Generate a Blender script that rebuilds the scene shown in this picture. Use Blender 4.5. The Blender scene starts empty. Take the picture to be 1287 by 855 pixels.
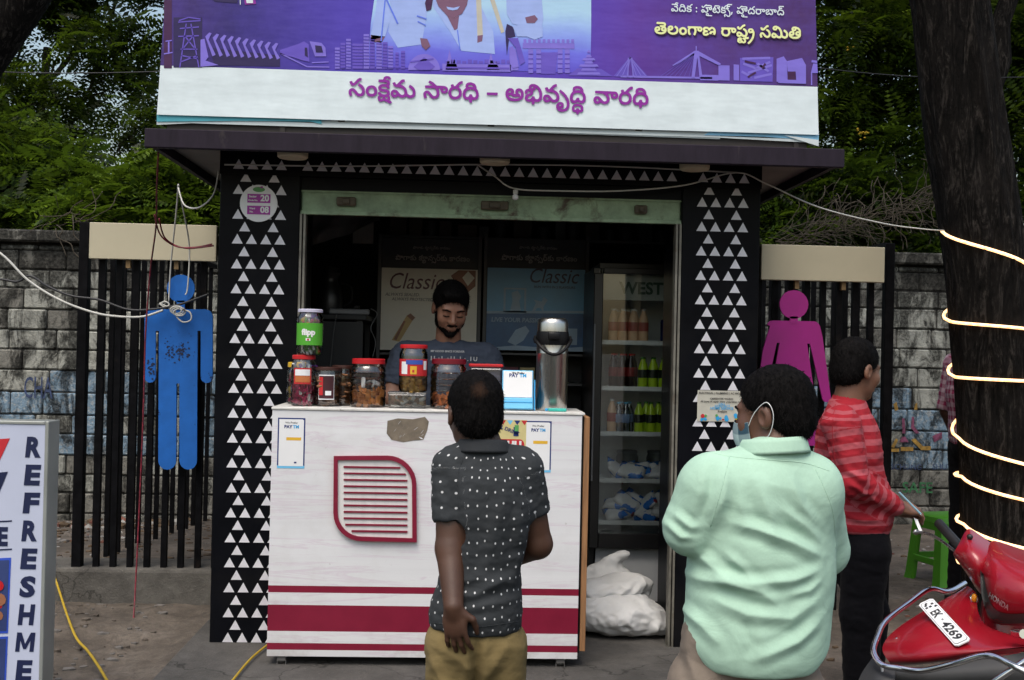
import bpy, bmesh, math, random
import numpy as np
from mathutils import Vector, Matrix, Euler, noise

scene = bpy.context.scene
C = scene.collection
R_ = math.radians

# ------------------------------------------------------------------ camera
F = 1400.0                                   # focal length in photograph pixels (1287 wide)
CAM = np.array([0.0, 0.0, 1.75])
_yaw, _pit, _rol = R_(2.5), R_(0.5), R_(1.25)
_f = np.array([math.sin(_yaw) * math.cos(_pit), math.cos(_yaw) * math.cos(_pit), math.sin(_pit)])
_r0 = np.array([math.cos(_yaw), -math.sin(_yaw), 0.0])
_u0 = np.cross(_r0, _f)
_R = _r0 * math.cos(_rol) + _u0 * math.sin(_rol)
_U = -_r0 * math.sin(_rol) + _u0 * math.cos(_rol)
cam_data = bpy.data.cameras.new('camera')
cam = bpy.data.objects.new('camera', cam_data)
C.objects.link(cam)
cam.matrix_world = Matrix(((_R[0], _U[0], -_f[0], CAM[0]), (_R[1], _U[1], -_f[1], CAM[1]),
                           (_R[2], _U[2], -_f[2], CAM[2]), (0, 0, 0, 1)))
cam_data.sensor_width = 36.0
cam_data.lens = F * 36.0 / 1287.0
cam_data.clip_end = 2000.0
scene.camera = cam

# ------------------------------------------------------------------ sky, sun, exposure (overcast)
SUN_EL, SUN_AZ = 62.0, -20.0                 # azimuth measured from behind the camera, negative = left
w = bpy.data.worlds.new('World')
scene.world = w
w.use_nodes = True
nt = w.node_tree
sky = nt.nodes.new('ShaderNodeTexSky')
sky.sky_type = 'NISHITA'
sky.sun_disc = False
sky.sun_elevation = R_(SUN_EL)
sky.sun_rotation = R_(180.0 - SUN_AZ)
sky.air_density = 1.6
sky.dust_density = 5.0
sky.ozone_density = 1.0
bg = nt.nodes['Background']
bg.inputs['Strength'].default_value = 0.15
nt.links.new(sky.outputs['Color'], bg.inputs['Color'])
sun_data = bpy.data.lights.new('sun', 'SUN')
sun_data.energy = 1.1
sun_data.angle = R_(35.0)
sun_data.color = (1.0, 0.99, 0.97)
sun = bpy.data.objects.new('sun', sun_data)
C.objects.link(sun)
_el, _az = R_(SUN_EL), R_(SUN_AZ)
_to_sun = Vector((math.sin(_az) * math.cos(_el), -math.cos(_az) * math.cos(_el), math.sin(_el)))
sun.rotation_euler = (-_to_sun).to_track_quat('-Z', 'Y').to_euler()
scene.view_settings.view_transform = 'Standard'
scene.view_settings.look = 'None'
scene.view_settings.gamma = 1.0
scene.view_settings.exposure = 0.4
scene.view_settings.use_curve_mapping = False
scene.cycles.use_denoising = True
scene.cycles.max_bounces = 10
scene.cycles.transparent_max_bounces = 24
scene.cycles.caustics_refractive = False
scene.cycles.caustics_reflective = False


def P(x, y, Y):
    """the point at depth Y seen at photograph pixel (x, y): used to measure sizes from the photograph"""
    d = _f + _R * (x - 643.5) / F + _U * (427.5 - y) / F
    return Vector(CAM + d * (Y / d[1]))


def Pz(x, y, z):
    d = _f + _R * (x - 643.5) / F + _U * (427.5 - y) / F
    return Vector(CAM + d * ((z - CAM[2]) / d[2]))


def Px(x, y, X):
    d = _f + _R * (x - 643.5) / F + _U * (427.5 - y) / F
    return Vector(CAM + d * ((X - CAM[0]) / d[0]))


# ------------------------------------------------------------------ materials
def srgb(r, g, b):
    f = lambda c: (c / 255.0 / 12.92) if c / 255.0 <= 0.04045 else ((c / 255.0 + 0.055) / 1.055) ** 2.4
    return (f(r), f(g), f(b))


class NT:
    """small wrapper round a node tree"""
    def __init__(self, m):
        self.t = m.node_tree
        self.x = 0

    def n(self, kind, **kw):
        nd = self.t.nodes.new('ShaderNode' + kind)
        for k, v in kw.items():
            if k.startswith('i_'):
                key = k[2:]
                key = int(key) if key.isdigit() else key.replace('_', ' ')
                if isinstance(v, bpy.types.NodeSocket):
                    self.t.links.new(v, nd.inputs[key])
                else:
                    nd.inputs[key].default_value = v
            else:
                setattr(nd, k, v)
        return nd

    def link(self, a, b):
        self.t.links.new(a, b)

    def math(self, op, a, b=None, c=None, clamp=False):
        nd = self.t.nodes.new('ShaderNodeMath')
        nd.operation = op
        nd.use_clamp = clamp
        for i, v in enumerate((a, b, c)):
            if v is None:
                continue
            if isinstance(v, bpy.types.NodeSocket):
                self.t.links.new(v, nd.inputs[i])
            else:
                nd.inputs[i].default_value = v
        return nd.outputs[0]

    def mix(self, fac, a, b, blend='MIX'):
        nd = self.t.nodes.new('ShaderNodeMix')
        nd.data_type = 'RGBA'
        nd.blend_type = blend
        for sock, v in ((nd.inputs[0], fac), (nd.inputs[6], a), (nd.inputs[7], b)):
            if isinstance(v, bpy.types.NodeSocket):
                self.t.links.new(v, sock)
            elif isinstance(v, (int, float)):
                sock.default_value = v
            else:
                sock.default_value = (v[0], v[1], v[2], 1.0)
        return nd.outputs[2]

    def ramp(self, fac, stops, interp='LINEAR'):
        nd = self.t.nodes.new('ShaderNodeValToRGB')
        cr = nd.color_ramp
        cr.interpolation = interp
        while len(cr.elements) < len(stops):
            cr.elements.new(0.5)
        for e, (p, c) in zip(cr.elements, stops):
            e.position = p
            e.color = (c, c, c, 1) if isinstance(c, (int, float)) else (c[0], c[1], c[2], 1)
        self.t.links.new(fac, nd.inputs[0])
        return nd.outputs[0]

    def coords(self, kind='Object', scale=(1, 1, 1), rot=(0, 0, 0), loc=(0, 0, 0)):
        tc = self.t.nodes.new('ShaderNodeTexCoord')
        mp = self.t.nodes.new('ShaderNodeMapping')
        mp.inputs['Scale'].default_value = scale
        mp.inputs['Rotation'].default_value = rot
        mp.inputs['Location'].default_value = loc
        self.t.links.new(tc.outputs[kind], mp.inputs['Vector'])
        return mp.outputs[0]

    def noise(self, vec, scale, detail=4.0, rough=0.6, dist=0.0):
        nd = self.n('TexNoise', i_Scale=scale, i_Detail=detail, i_Roughness=rough, i_Distortion=dist)
        self.link(vec, nd.inputs['Vector'])
        return nd.outputs['Fac']


def new_mat(name):
    m = bpy.data.materials.new(name)
    m.use_nodes = True
    k = NT(m)
    b = m.node_tree.nodes['Principled BSDF']
    return m, k, b


MATS = {}


def mat(name, col, rough=0.6, metal=0.0, var=0.15, vscale=6.0, col2=None, c2=(0.55, 0.7), bump=0.0, bscale=60.0,
        spec=0.5, stretch=(1, 1, 1), emit=0.0, sheen=0.0, coat=0.0, trans=0.0):
    """plain surface: a base colour that varies with noise, a second colour in patches, a fine bump"""
    if name in MATS:
        return MATS[name]
    m, k, b = new_mat(name)
    v = k.coords('Object', stretch)
    n1 = k.noise(v, vscale, 5, 0.65)
    lo = [c * (1 - var) for c in col]
    hi = [min(1, c * (1 + var)) for c in col]
    c = k.ramp(n1, [(0.3, lo), (0.7, hi)])
    if col2 is not None:
        n2 = k.noise(v, vscale * 0.6, 6, 0.7, 0.3)
        fac = k.ramp(n2, [(c2[0], 0.0), (c2[1], 1.0)])
        c = k.mix(fac, c, col2)
    k.link(c, b.inputs['Base Color'])
    b.inputs['Roughness'].default_value = rough
    b.inputs['Metallic'].default_value = metal
    b.inputs['Specular IOR Level'].default_value = spec
    b.inputs['Coat Weight'].default_value = coat
    b.inputs['Sheen Weight'].default_value = sheen
    if rough > 0.1:
        rr = k.math('MULTIPLY_ADD', n1, rough * 0.5, rough * 0.75, clamp=True)
        k.link(rr, b.inputs['Roughness'])
    if bump:
        n3 = k.noise(v, bscale, 4, 0.6)
        bp = k.n('Bump', i_Strength=bump, i_Distance=0.01)
        k.link(n3, bp.inputs['Height'])
        k.link(bp.outputs[0], b.inputs['Normal'])
    if emit:
        b.inputs['Emission Color'].default_value = (*col, 1)
        b.inputs['Emission Strength'].default_value = emit
    MATS[name] = m
    return m


def thin_glass(name, tint=(0.9, 0.95, 0.95), rough=0.02, clear=0.9):
    """a thin clear wall: mostly see-through, with its own reflection"""
    if name in MATS:
        return MATS[name]
    m, k, b = new_mat(name)
    out = m.node_tree.nodes['Material Output']
    tr = k.n('BsdfTransparent', i_Color=(*tint, 1))
    gl = k.n('BsdfGlossy', i_Roughness=rough, i_Color=(1, 1, 1, 1))
    fr = k.n('Fresnel', i_IOR=1.5)
    f = k.math('ADD', fr.outputs[0], 0.03 + (1 - clear) * 0.3, clamp=True)
    ms = k.n('MixShader')
    k.link(f, ms.inputs[0])
    k.link(tr.outputs[0], ms.inputs[1])
    k.link(gl.outputs[0], ms.inputs[2])
    k.link(ms.outputs[0], out.inputs['Surface'])
    MATS[name] = m
    return m


# ------------------------------------------------------------------ scene tree
ROOT = {}


def tag(o, label=None, cat=None, group=None, kind=None):
    if label:
        o['label'] = label
    if cat:
        o['category'] = cat
    if group:
        o['group'] = group
    if kind:
        o['kind'] = kind
    return o


def thing(name, label, cat, loc=(0, 0, 0), group=None):
    o = bpy.data.objects.new(name, None)
    o.empty_display_size = 0.1
    C.objects.link(o)
    o.location = loc
    ROOT[o.name] = Vector(loc)
    return tag(o, label, cat, group)


def copy_tree(o, parent=None):
    c = o.copy()
    C.objects.link(c)
    if parent is not None:
        c.parent = parent
    for ch in list(o.children):
        copy_tree(ch, c)
    return c


def link_mesh(me, name, mats, parent=None, smooth=False, local=False):
    o = bpy.data.objects.new(name, me)
    for m in (mats if isinstance(mats, (list, tuple)) else [mats]):
        me.materials.append(m)
    C.objects.link(o)
    if parent is not None:
        off = ROOT.get(parent.name, Vector((0, 0, 0)))
        if not local and off.length > 0:
            me.transform(Matrix.Translation(-off))
        o.parent = parent
        ROOT[o.name] = off
    if smooth:
        me.polygons.foreach_set('use_smooth', [True] * len(me.polygons))
        if smooth != True:
            try:
                me.set_sharp_from_angle(angle=R_(smooth))
            except Exception:
                pass
    me.update()
    return o


class MB:
    """collects shapes into ONE mesh"""
    def __init__(self):
        self.bm = bmesh.new()
        self.mi = 0

    def _paint(self, faces):
        for f in faces:
            f.material_index = self.mi

    def face(self, pts):
        vs = [self.bm.verts.new(p) for p in pts]
        f = self.bm.faces.new(vs)
        f.material_index = self.mi
        return f

    def box(self, c, s, rot=None, bevel=0.0, segs=1):
        M = Matrix.Translation(c)
        if rot is not None:
            M = M @ (rot if isinstance(rot, Matrix) else Euler(rot).to_matrix().to_4x4())
        M = M @ Matrix.Diagonal((s[0], s[1], s[2], 1))
        r = bmesh.ops.create_cube(self.bm, size=1.0, matrix=M)
        vs = r['verts']
        fs = set(f for v in vs for f in v.link_faces)
        self._paint(fs)
        if bevel > 0:
            es = list(set(e for v in vs for e in v.link_edges))
            rb = bmesh.ops.bevel(self.bm, geom=es, offset=bevel, segments=segs, affect='EDGES', profile=0.5)
            self._paint(rb['faces'])
        return self

    def span(self, a, b, bevel=0.0, segs=1):
        a, b = Vector(a), Vector(b)
        return self.box((a + b) / 2, [abs(b[i] - a[i]) for i in range(3)], bevel=bevel, segs=segs)

    def rings(self, rings, caps=(True, True), close=True):
        """loft through rings of equal point count"""
        vr = [[self.bm.verts.new(p) for p in r] for r in rings]
        n = len(vr[0])
        for a, b in zip(vr, vr[1:]):
            for i in range(n if close else n - 1):
                j = (i + 1) % n
                f = self.bm.faces.new((a[i], a[j], b[j], b[i]))
                f.material_index = self.mi
        if caps[0]:
            f = self.bm.faces.new(list(reversed(vr[0])))
            f.material_index = self.mi
        if caps[1]:
            f = self.bm.faces.new(vr[-1])
            f.material_index = self.mi
        return self

    def lathe(self, prof, c=(0, 0, 0), n=24, M=None, caps=(True, True)):
        """profile of (radius, height) turned about the z axis"""
        rs = []
        for r, z in prof:
            ring = []
            for i in range(n):
                a = 2 * math.pi * i / n
                p = Vector((r * math.cos(a), r * math.sin(a), z))
                if M is not None:
                    p = M @ p
                ring.append(p + Vector(c))
            rs.append(ring)
        return self.rings(rs, caps)

    def tube(self, pts, r, n=8, caps=True, closed=False):
        pts = [Vector(p) for p in pts]
        rad = r if isinstance(r, (list, tuple)) else [r] * len(pts)
        rs = []
        up = Vector((0.13, 0.21, 0.97)).normalized()
        prev = None
        for i, p in enumerate(pts):
            a = pts[max(i - 1, 0)]
            b = pts[min(i + 1, len(pts) - 1)]
            t = (b - a)
            if t.length < 1e-9:
                t = Vector((0, 0, 1))
            t.normalize()
            if prev is None:
                x = t.cross(up)
                if x.length < 1e-3:
                    x = t.cross(Vector((1, 0, 0)))
            else:
                x = prev - t * prev.dot(t)
            x.normalize()
            prev = x
            y = t.cross(x)
            rs.append([p + (x * math.cos(2 * math.pi * k / n) + y * math.sin(2 * math.pi * k / n)) * rad[i] for k in range(n)])
        return self.rings(rs, (caps, caps))

    def prism(self, pts, depth, M):
        """2D polygon (x, y) extruded by depth along local z, placed by matrix M"""
        a = [self.bm.verts.new(M @ Vector((p[0], p[1], 0))) for p in pts]
        b = [self.bm.verts.new(M @ Vector((p[0], p[1], depth))) for p in pts]
        n = len(pts)
        fs = [self.bm.faces.new(b), self.bm.faces.new(list(reversed(a)))]
        for i in range(n):
            j = (i + 1) % n
            fs.append(self.bm.faces.new((a[i], a[j], b[j], b[i])))
        self._paint(fs)
        return self

    def mesh2d(self, vf, M):
        """flat lettering or shapes: (verts2d, faces) placed by matrix M"""
        vs, fs = vf
        nv = [self.bm.verts.new(M @ Vector((p[0], p[1], 0))) for p in vs]
        for f in fs:
            try:
                q = self.bm.faces.new([nv[i] for i in f])
                q.material_index = self.mi
            except ValueError:
                pass
        return self

    def ball(self, c, r, seg=16, scale=(1, 1, 1), rot=None):
        M = Matrix.Translation(c)
        if rot is not None:
            M = M @ Euler(rot).to_matrix().to_4x4()
        M = M @ Matrix.Diagonal((r * scale[0], r * scale[1], r * scale[2], 1))
        q = bmesh.ops.create_uvsphere(self.bm, u_segments=seg, v_segments=max(6, seg // 2), radius=1.0, matrix=M)
        self._paint(set(f for v in q['verts'] for f in v.link_faces))
        return self

    def build(self, name, mats, parent=None, smooth=False, local=False, fix=True):
        if fix:
            bmesh.ops.recalc_face_normals(self.bm, faces=self.bm.faces)
        me = bpy.data.meshes.new(name)
        self.bm.to_mesh(me)
        self.bm.free()
        return link_mesh(me, name, mats, parent, smooth, local)


def np_mesh(name, verts, faces, mats, parent=None, smooth=False, local=False, mat_idx=None):
    me = bpy.data.meshes.new(name)
    verts = np.asarray(verts, dtype=np.float32)
    faces = np.asarray(faces, dtype=np.int32)
    k = faces.shape[1]
    me.vertices.add(len(verts))
    me.vertices.foreach_set('co', verts.ravel())
    me.loops.add(faces.size)
    me.loops.foreach_set('vertex_index', faces.ravel())
    me.polygons.add(len(faces))
    me.polygons.foreach_set('loop_start', np.arange(0, faces.size, k, dtype=np.int32))
    if mat_idx is not None:
        me.polygons.foreach_set('material_index', np.asarray(mat_idx, dtype=np.int32))
    me.update(calc_edges=True)
    return link_mesh(me, name, mats, parent, smooth, local)


def curve_mesh(splines=None, text=None, size=1.0, bold=0.0, align='CENTER', spacing=1.0):
    """2D filled outline (own polygons, or Blender's built-in font) -> (verts2d, faces)"""
    if text is not None:
        cu = bpy.data.curves.new('lettering', 'FONT')
        cu.body = text
        cu.size = size
        cu.align_x = align
        cu.space_character = spacing
        cu.resolution_u = 3
    else:
        cu = bpy.data.curves.new('lettering', 'CURVE')
        cu.dimensions = '2D'
        for pts in splines:
            sp = cu.splines.new('POLY')
            sp.points.add(len(pts) - 1)
            for q, p in zip(sp.points, pts):
                q.co = (p[0], p[1], 0, 1)
            sp.use_cyclic_u = True
    cu.fill_mode = 'FRONT' if text is not None else 'BOTH'
    cu.offset = bold
    ob = bpy.data.objects.new('lettering', cu)
    C.objects.link(ob)
    dg = bpy.context.evaluated_depsgraph_get()
    me = bpy.data.meshes.new_from_object(ob.evaluated_get(dg))
    vs = [(v.co.x, v.co.y) for v in me.vertices]
    fs = [tuple(p.vertices) for p in me.polygons]
    bpy.data.objects.remove(ob)
    bpy.data.curves.remove(cu)
    bpy.data.meshes.remove(me)
    return vs, fs


_TXT = {}


def text(s, size=1.0, bold=0.0, align='CENTER', spacing=1.0):
    key = (s, size, bold, align, spacing)
    if key not in _TXT:
        _TXT[key] = curve_mesh(text=s, size=size, bold=bold, align=align, spacing=spacing)
    return _TXT[key]


def frame(o, ux, uy):
    """matrix of a flat frame: origin o, x along ux, y along uy"""
    ux = Vector(ux).normalized()
    uy = Vector(uy)
    uy = (uy - ux * uy.dot(ux)).normalized()
    n = ux.cross(uy)
    o = Vector(o)
    return Matrix(((ux.x, uy.x, n.x, o.x), (ux.y, uy.y, n.y, o.y), (ux.z, uy.z, n.z, o.z), (0, 0, 0, 1)))


def front(x, z, Y):
    """frame on a plane facing the camera side (-Y)"""
    return Matrix(((1, 0, 0, x), (0, 0, -1, Y), (0, 1, 0, z), (0, 0, 0, 1)))


def fit_text(s, x0, x1, z, Y, bold=0.0, hscale=None):
    """lettering that spans x0..x1 with its baseline at z on the plane Y, facing the camera"""
    vs, fs = text(s, 1.0, bold)
    a = min(v[0] for v in vs)
    b = max(v[0] for v in vs)
    k = (x1 - x0) / (b - a)
    kz = k if hscale is None else hscale
    return [((v[0] - a) * k, v[1] * kz) for v in vs], fs, front(x0, z, Y)


def sag(a, b, drop, n=14):
    a, b = Vector(a), Vector(b)
    return [a.lerp(b, i / n) - Vector((0, 0, drop * 4 * (i / n) * (1 - i / n))) for i in range(n + 1)]


def spline(pts, n=8):
    """Catmull-Rom through points"""
    pts = [Vector(p) for p in pts]
    out = []
    for i in range(len(pts) - 1):
        p0 = pts[max(i - 1, 0)]
        p1, p2 = pts[i], pts[i + 1]
        p3 = pts[min(i + 2, len(pts) - 1)]
        for k in range(n):
            t = k / n
            out.append(0.5 * ((2 * p1) + (p2 - p0) * t + (2 * p0 - 5 * p1 + 4 * p2 - p3) * t * t + (3 * p1 - p0 - 3 * p2 + p3) * t ** 3))
    out.append(pts[-1])
    return out
rnd = random.Random(7)
Z0 = 0.365                                   # pavement level above the road

# ------------------------------------------------------------------ ground
def ground_mat(name, base, dark, light, scale=3.0, bump=0.5, crack=0):
    m, k, b = new_mat(name)
    v = k.coords('Object')
    n1 = k.noise(v, scale, 8, 0.7)
    n2 = k.noise(v, scale * 9, 6, 0.7)
    n3 = k.noise(v, scale * 45, 3, 0.6)
    c = k.ramp(n1, [(0.3, dark), (0.52, base), (0.75, light)])
    c = k.mix(k.ramp(n2, [(0.45, 0.0), (0.7, 0.55)]), c, dark)
    c = k.mix(k.ramp(n3, [(0.6, 0.0), (0.72, 0.5)]), c, light)
    if crack:
        wv = k.n('VectorMath', operation='ADD')
        k.link(v, wv.inputs[0])
        nz = k.n('TexNoise', i_Scale=2.5, i_Detail=5.0)
        k.link(v, nz.inputs['Vector'])
        k.link(nz.outputs['Color'], wv.inputs[1])
        vo = k.n('TexVoronoi', feature='DISTANCE_TO_EDGE', i_Scale=crack)
        k.link(wv.outputs[0], vo.inputs['Vector'])
        c = k.mix(k.ramp(vo.outputs['Distance'], [(0.0, 0.8), (0.010, 0.0)]), c, [q * 0.35 for q in dark])
        n5 = k.noise(v, 0.9, 4, 0.6, 0.5)
        c = k.mix(k.ramp(n5, [(0.5, 0.0), (0.62, 0.55)]), c, [q * 0.7 for q in dark])
    k.link(c, b.inputs['Base Color'])
    b.inputs['Roughness'].default_value = 0.92
    b.inputs['Specular IOR Level'].default_value = 0.25
    h = k.math('ADD', n2, k.math('MULTIPLY', n3, 0.5))
    bp = k.n('Bump', i_Strength=bump, i_Distance=0.02)
    k.link(h, bp.inputs['Height'])
    k.link(bp.outputs[0], b.inputs['Normal'])
    return m


M_dirt = ground_mat('dirt', (0.115, 0.096, 0.078), (0.05, 0.043, 0.036), (0.20, 0.172, 0.145))
M_conc = ground_mat('concrete', (0.135, 0.128, 0.115), (0.065, 0.061, 0.055), (0.22, 0.208, 0.19), 2.2, 0.45, 1.6)
M_pad = ground_mat('pad', (0.085, 0.081, 0.076), (0.048, 0.046, 0.043), (0.13, 0.123, 0.115), 1.6, 0.45, 1.1)
M_asph = ground_mat('asphalt', (0.05, 0.049, 0.047), (0.03, 0.03, 0.03), (0.09, 0.087, 0.083), 4.0, 0.4)

mb = MB()
mb.face([(-900, -900, -0.03), (900, -900, -0.03), (900, 900, -0.03), (-900, 900, -0.03)])
tag(mb.build('ground', M_dirt), kind='structure')
mb = MB()
mb.face([(-60, -14, 0), (60, -14, 0), (60, 4.2, 0), (-60, 4.2, 0)])
tag(mb.build('road', M_asph), kind='structure')
mb = MB()
mb.span((-60, 4.16, -0.02), (60, 4.36, Z0 - 0.012), bevel=0.015, segs=2)
tag(mb.build('kerb', M_conc), kind='structure')
mb = MB()
mb.span((1.14, 2.9, -0.02), (3.2, 4.158, 0.13), bevel=0.015, segs=2)
tag(mb.build('step', M_conc), kind='structure')


def land(x, y):
    """height of the trodden earth behind the kerb"""
    z = Z0 - 0.012
    if y > 6.0:
        z = Z0 - 0.02 - 0.02 * min(1, (y - 6.0) / 3)
    if x < -1.15 and y > 6.3:
        z = 0.515 - 0.075 * (y - 6.3)
        if x < -2.15:
            z -= min(0.03, (-2.15 - x) * 0.1)
    n = noise.fractal(Vector((x * 2.2, y * 2.2, 0.0)), 0.8, 2.1, 5) * 0.012 + noise.fractal(Vector((x * 11, y * 11, 4)), 0.8, 2, 3) * 0.006
    if y < 5.9 and x < -1.3:
        n = n * 1.8 + max(0, noise.noise(Vector((x * 6, y * 6, 2)))) * 0.03 - 0.012
    return z + n


nx, ny = 300, 170
xs = np.linspace(-5.5, 5.0, nx)
ys = np.linspace(4.355, 9.6, ny)
vv = [(x, y, land(x, y)) for y in ys for x in xs]
ff = [(j * nx + i, j * nx + i + 1, (j + 1) * nx + i + 1, (j + 1) * nx + i) for j in range(ny - 1) for i in range(nx - 1)]
tag(np_mesh('earth', vv, ff, M_dirt, smooth=True), kind='structure')
mb = MB()
mb.face([(-60, 4.3, Z0 - 0.05), (60, 4.3, Z0 - 0.05), (60, 9.6, Z0 - 0.12), (-60, 9.6, Z0 - 0.12)])
mb.face([(-60, 9.6, Z0 - 0.12), (60, 9.6, Z0 - 0.12), (60, 40, Z0), (-60, 40, Z0)])
tag(mb.build('soil', M_dirt), kind='structure')
mb = MB()
mb.span((-1.25, 4.40, 0.1), (1.55, 7.3, Z0 + 0.004), bevel=0.012)
tag(mb.build('floor_slab', M_pad), kind='structure')
mb = MB()
mb.span((-2.60, 6.08, 0.1), (-1.16, 6.40, 0.528), bevel=0.02, segs=2)
tag(mb.build('raised_kerb', M_conc), kind='structure')


def debris(n, region, sizes, mats, name, seed, flat=0.25, avoid=None):
    rr = random.Random(seed)
    mb = MB()
    for i in range(n):
        x = rr.uniform(region[0], region[1])
        y = rr.uniform(region[2], region[3])
        if avoid and avoid(x, y):
            continue
        s = rr.uniform(*sizes) * rr.choice((0.5, 0.7, 1, 1))
        mb.mi = rr.randrange(len(mats))
        z = land(x, y)
        a = rr.uniform(0, 6.28)
        k = rr.randint(5, 7)
        ring = []
        for q in range(k):
            t = 2 * math.pi * q / k
            r = s * rr.uniform(0.6, 1.1)
            ring.append(Vector((x + r * math.cos(t + a), y + 0.7 * r * math.sin(t + a), z + s * flat * rr.uniform(0.1, 0.9) + 0.004)))
        c = sum(ring, Vector()) / k + Vector((0, 0, s * flat * rr.uniform(0.2, 1.0)))
        vs = [mb.bm.verts.new(p) for p in ring]
        vc = mb.bm.verts.new(c)
        vb = [mb.bm.verts.new(Vector((p.x, p.y, z - 0.01))) for p in ring]
        for q in range(k):
            j = (q + 1) % k
            for f in ((vs[q], vs[j], vc), (vb[q], vb[j], vs[j], vs[q])):
                fc = mb.bm.faces.new(f)
                fc.material_index = mb.mi
    return tag(mb.build(name, mats), kind='stuff')


M_stone = mat('pebble', (0.13, 0.12, 0.11), 0.9, var=0.4, vscale=9)
M_dleaf = mat('dry_leaf', (0.085, 0.055, 0.03), 0.9, var=0.5, vscale=9)
M_paper = mat('litter_paper', (0.28, 0.27, 0.25), 0.8, var=0.3)
M_brick = mat('brick_bit', (0.13, 0.05, 0.035), 0.9, var=0.4)
debris(420, (-4.0, -1.45, 4.5, 6.05), (0.008, 0.035), [M_stone, M_stone, M_dirt], 'gravel', 3)
debris(420, (-3.9, -2.15, 6.4, 9.3), (0.010, 0.04), [M_dleaf, M_dleaf, M_dleaf, M_stone, M_stone, M_paper, M_brick], 'litter', 4, 0.3)
debris(160, (-2.2, -1.2, 6.45, 9.3), (0.01, 0.035), [M_dleaf, M_dleaf, M_stone], 'dry_leaves', 14, 0.2)
debris(330, (1.6, 4.4, 4.6, 9.3), (0.006, 0.03), [M_dleaf, M_dleaf, M_stone, M_stone, M_stone, M_brick, M_paper], 'rubble', 5, 0.3)
debris(70, (-3.6, -2.2, 8.7, 9.25), (0.03, 0.09), [M_dleaf, M_dleaf, M_paper, M_brick, M_stone], 'leaf_litter', 6, 0.6)

# ------------------------------------------------------------------ stone wall
def stain_wall(name, base, paint=None):
    m, k, b = new_mat(name)
    v = k.coords('Object')
    n1 = k.noise(v, 5.0, 6, 0.65)
    vs = k.coords('Object', (1.6, 1.6, 0.75))
    n2 = k.noise(vs, 3.4, 8, 0.72, 0.6)
    n3 = k.noise(v, 38, 5, 0.7)
    c = k.ramp(n1, [(0.3, [q * 0.72 for q in base]), (0.7, [min(1, q * 1.2) for q in base])])
    if paint is not None:
        pf = k.ramp(n3, [(0.36, 0.0), (0.5, 0.85)])
        c = k.mix(pf, c, paint)
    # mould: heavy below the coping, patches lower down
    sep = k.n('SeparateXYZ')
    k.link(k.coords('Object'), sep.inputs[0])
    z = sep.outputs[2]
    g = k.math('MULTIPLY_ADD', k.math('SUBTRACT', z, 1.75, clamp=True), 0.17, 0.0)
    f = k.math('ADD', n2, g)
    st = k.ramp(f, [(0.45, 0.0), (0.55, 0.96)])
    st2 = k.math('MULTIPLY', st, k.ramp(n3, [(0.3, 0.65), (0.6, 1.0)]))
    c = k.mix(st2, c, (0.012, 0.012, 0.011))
    c = k.mix(k.ramp(n3, [(0.56, 0.0), (0.72, 0.45)]), c, (0.03, 0.03, 0.028))
    k.link(c, b.inputs['Base Color'])
    b.inputs['Roughness'].default_value = 0.95
    b.inputs['Specular IOR Level'].default_value = 0.2
    bp = k.n('Bump', i_Strength=0.8, i_Distance=0.02)
    k.link(k.math('ADD', k.noise(v, 17, 5, 0.65), k.math('MULTIPLY', n3, 0.4)), bp.inputs['Height'])
    k.link(bp.outputs[0], b.inputs['Normal'])
    return m


M_wall = stain_wall('whitewashed_stone', (0.34, 0.345, 0.31))
M_wall2 = stain_wall('bare_stone', (0.19, 0.185, 0.165))
M_wallb = stain_wall('blue_painted_stone', (0.38, 0.40, 0.40), (0.15, 0.25, 0.35))
M_mortar = stain_wall('mortar', (0.075, 0.073, 0.068))
WY = 9.4
wall = thing('stone_wall', 'long mouldy whitewashed stone block wall running behind the kiosk', 'wall', (0, WY + 0.15, 0.2))
mb = MB()
mb.mi = 3
mb.span((-14, WY + 0.012, -0.1), (14, WY + 0.3, 2.55))
rr = random.Random(21)
z = 0.16
ci = 0
while z < 2.5:
    h = 0.168 + rr.uniform(-0.018, 0.02)
    if z + h > 2.52:
        h = 2.535 - z
    x = -8.0 + rr.uniform(0, 0.3)
    while x < 8.0:
        L = rr.uniform(0.24, 0.46)
        d = rr.uniform(-0.012, 0.012)
        if 0.78 < z < 1.45:
            mb.mi = rr.choice((2, 2, 2, 2, 0))
        elif z < 0.78:
            mb.mi = rr.choice((0, 1, 1, 1))
        else:
            mb.mi = rr.choice((0, 0, 0, 1))
        g = rr.uniform(0.006, 0.012)
        mb.box((x + L / 2, WY + 0.05 + d, z + h / 2), (L - g, 0.12, h - g), rot=(rr.uniform(-.02, .02), rr.uniform(-.012, .012), rr.uniform(-.02, .02)), bevel=0.011)
        x += L
    z += h
    ci += 1
mb.build('blocks', [M_wall, M_wall2, M_wallb, M_mortar], wall)
mb = MB()
xx = -14.0
while xx < 14:
    L = rr.uniform(0.9, 1.6)
    mb.box((xx + L / 2, WY + 0.12, 2.60 + rr.uniform(-.006, .006)), (L - 0.012, 0.40, 0.10), bevel=0.015)
    xx += L
mb.build('coping', M_wall2, wall)
# painted marks low on the right-hand stretch
mb = MB()
M_green = mat('faded_green_paint', (0.03, 0.12, 0.05), 0.95, var=0.6, vscale=30)
M_ochre = mat('faded_ochre_paint', (0.27, 0.16, 0.035), 0.95, var=0.5, vscale=30)
M_navy = mat('faded_navy_paint', (0.04, 0.06, 0.13), 0.95, var=0.6, vscale=30)
M_maroon = mat('faded_maroon_paint', (0.16, 0.045, 0.09), 0.95, var=0.6, vscale=30)


def wall_poly(pts, mi):
    mb.mi = mi
    mb.face([P(x, y, WY - 0.027) for x, y in pts])


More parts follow.
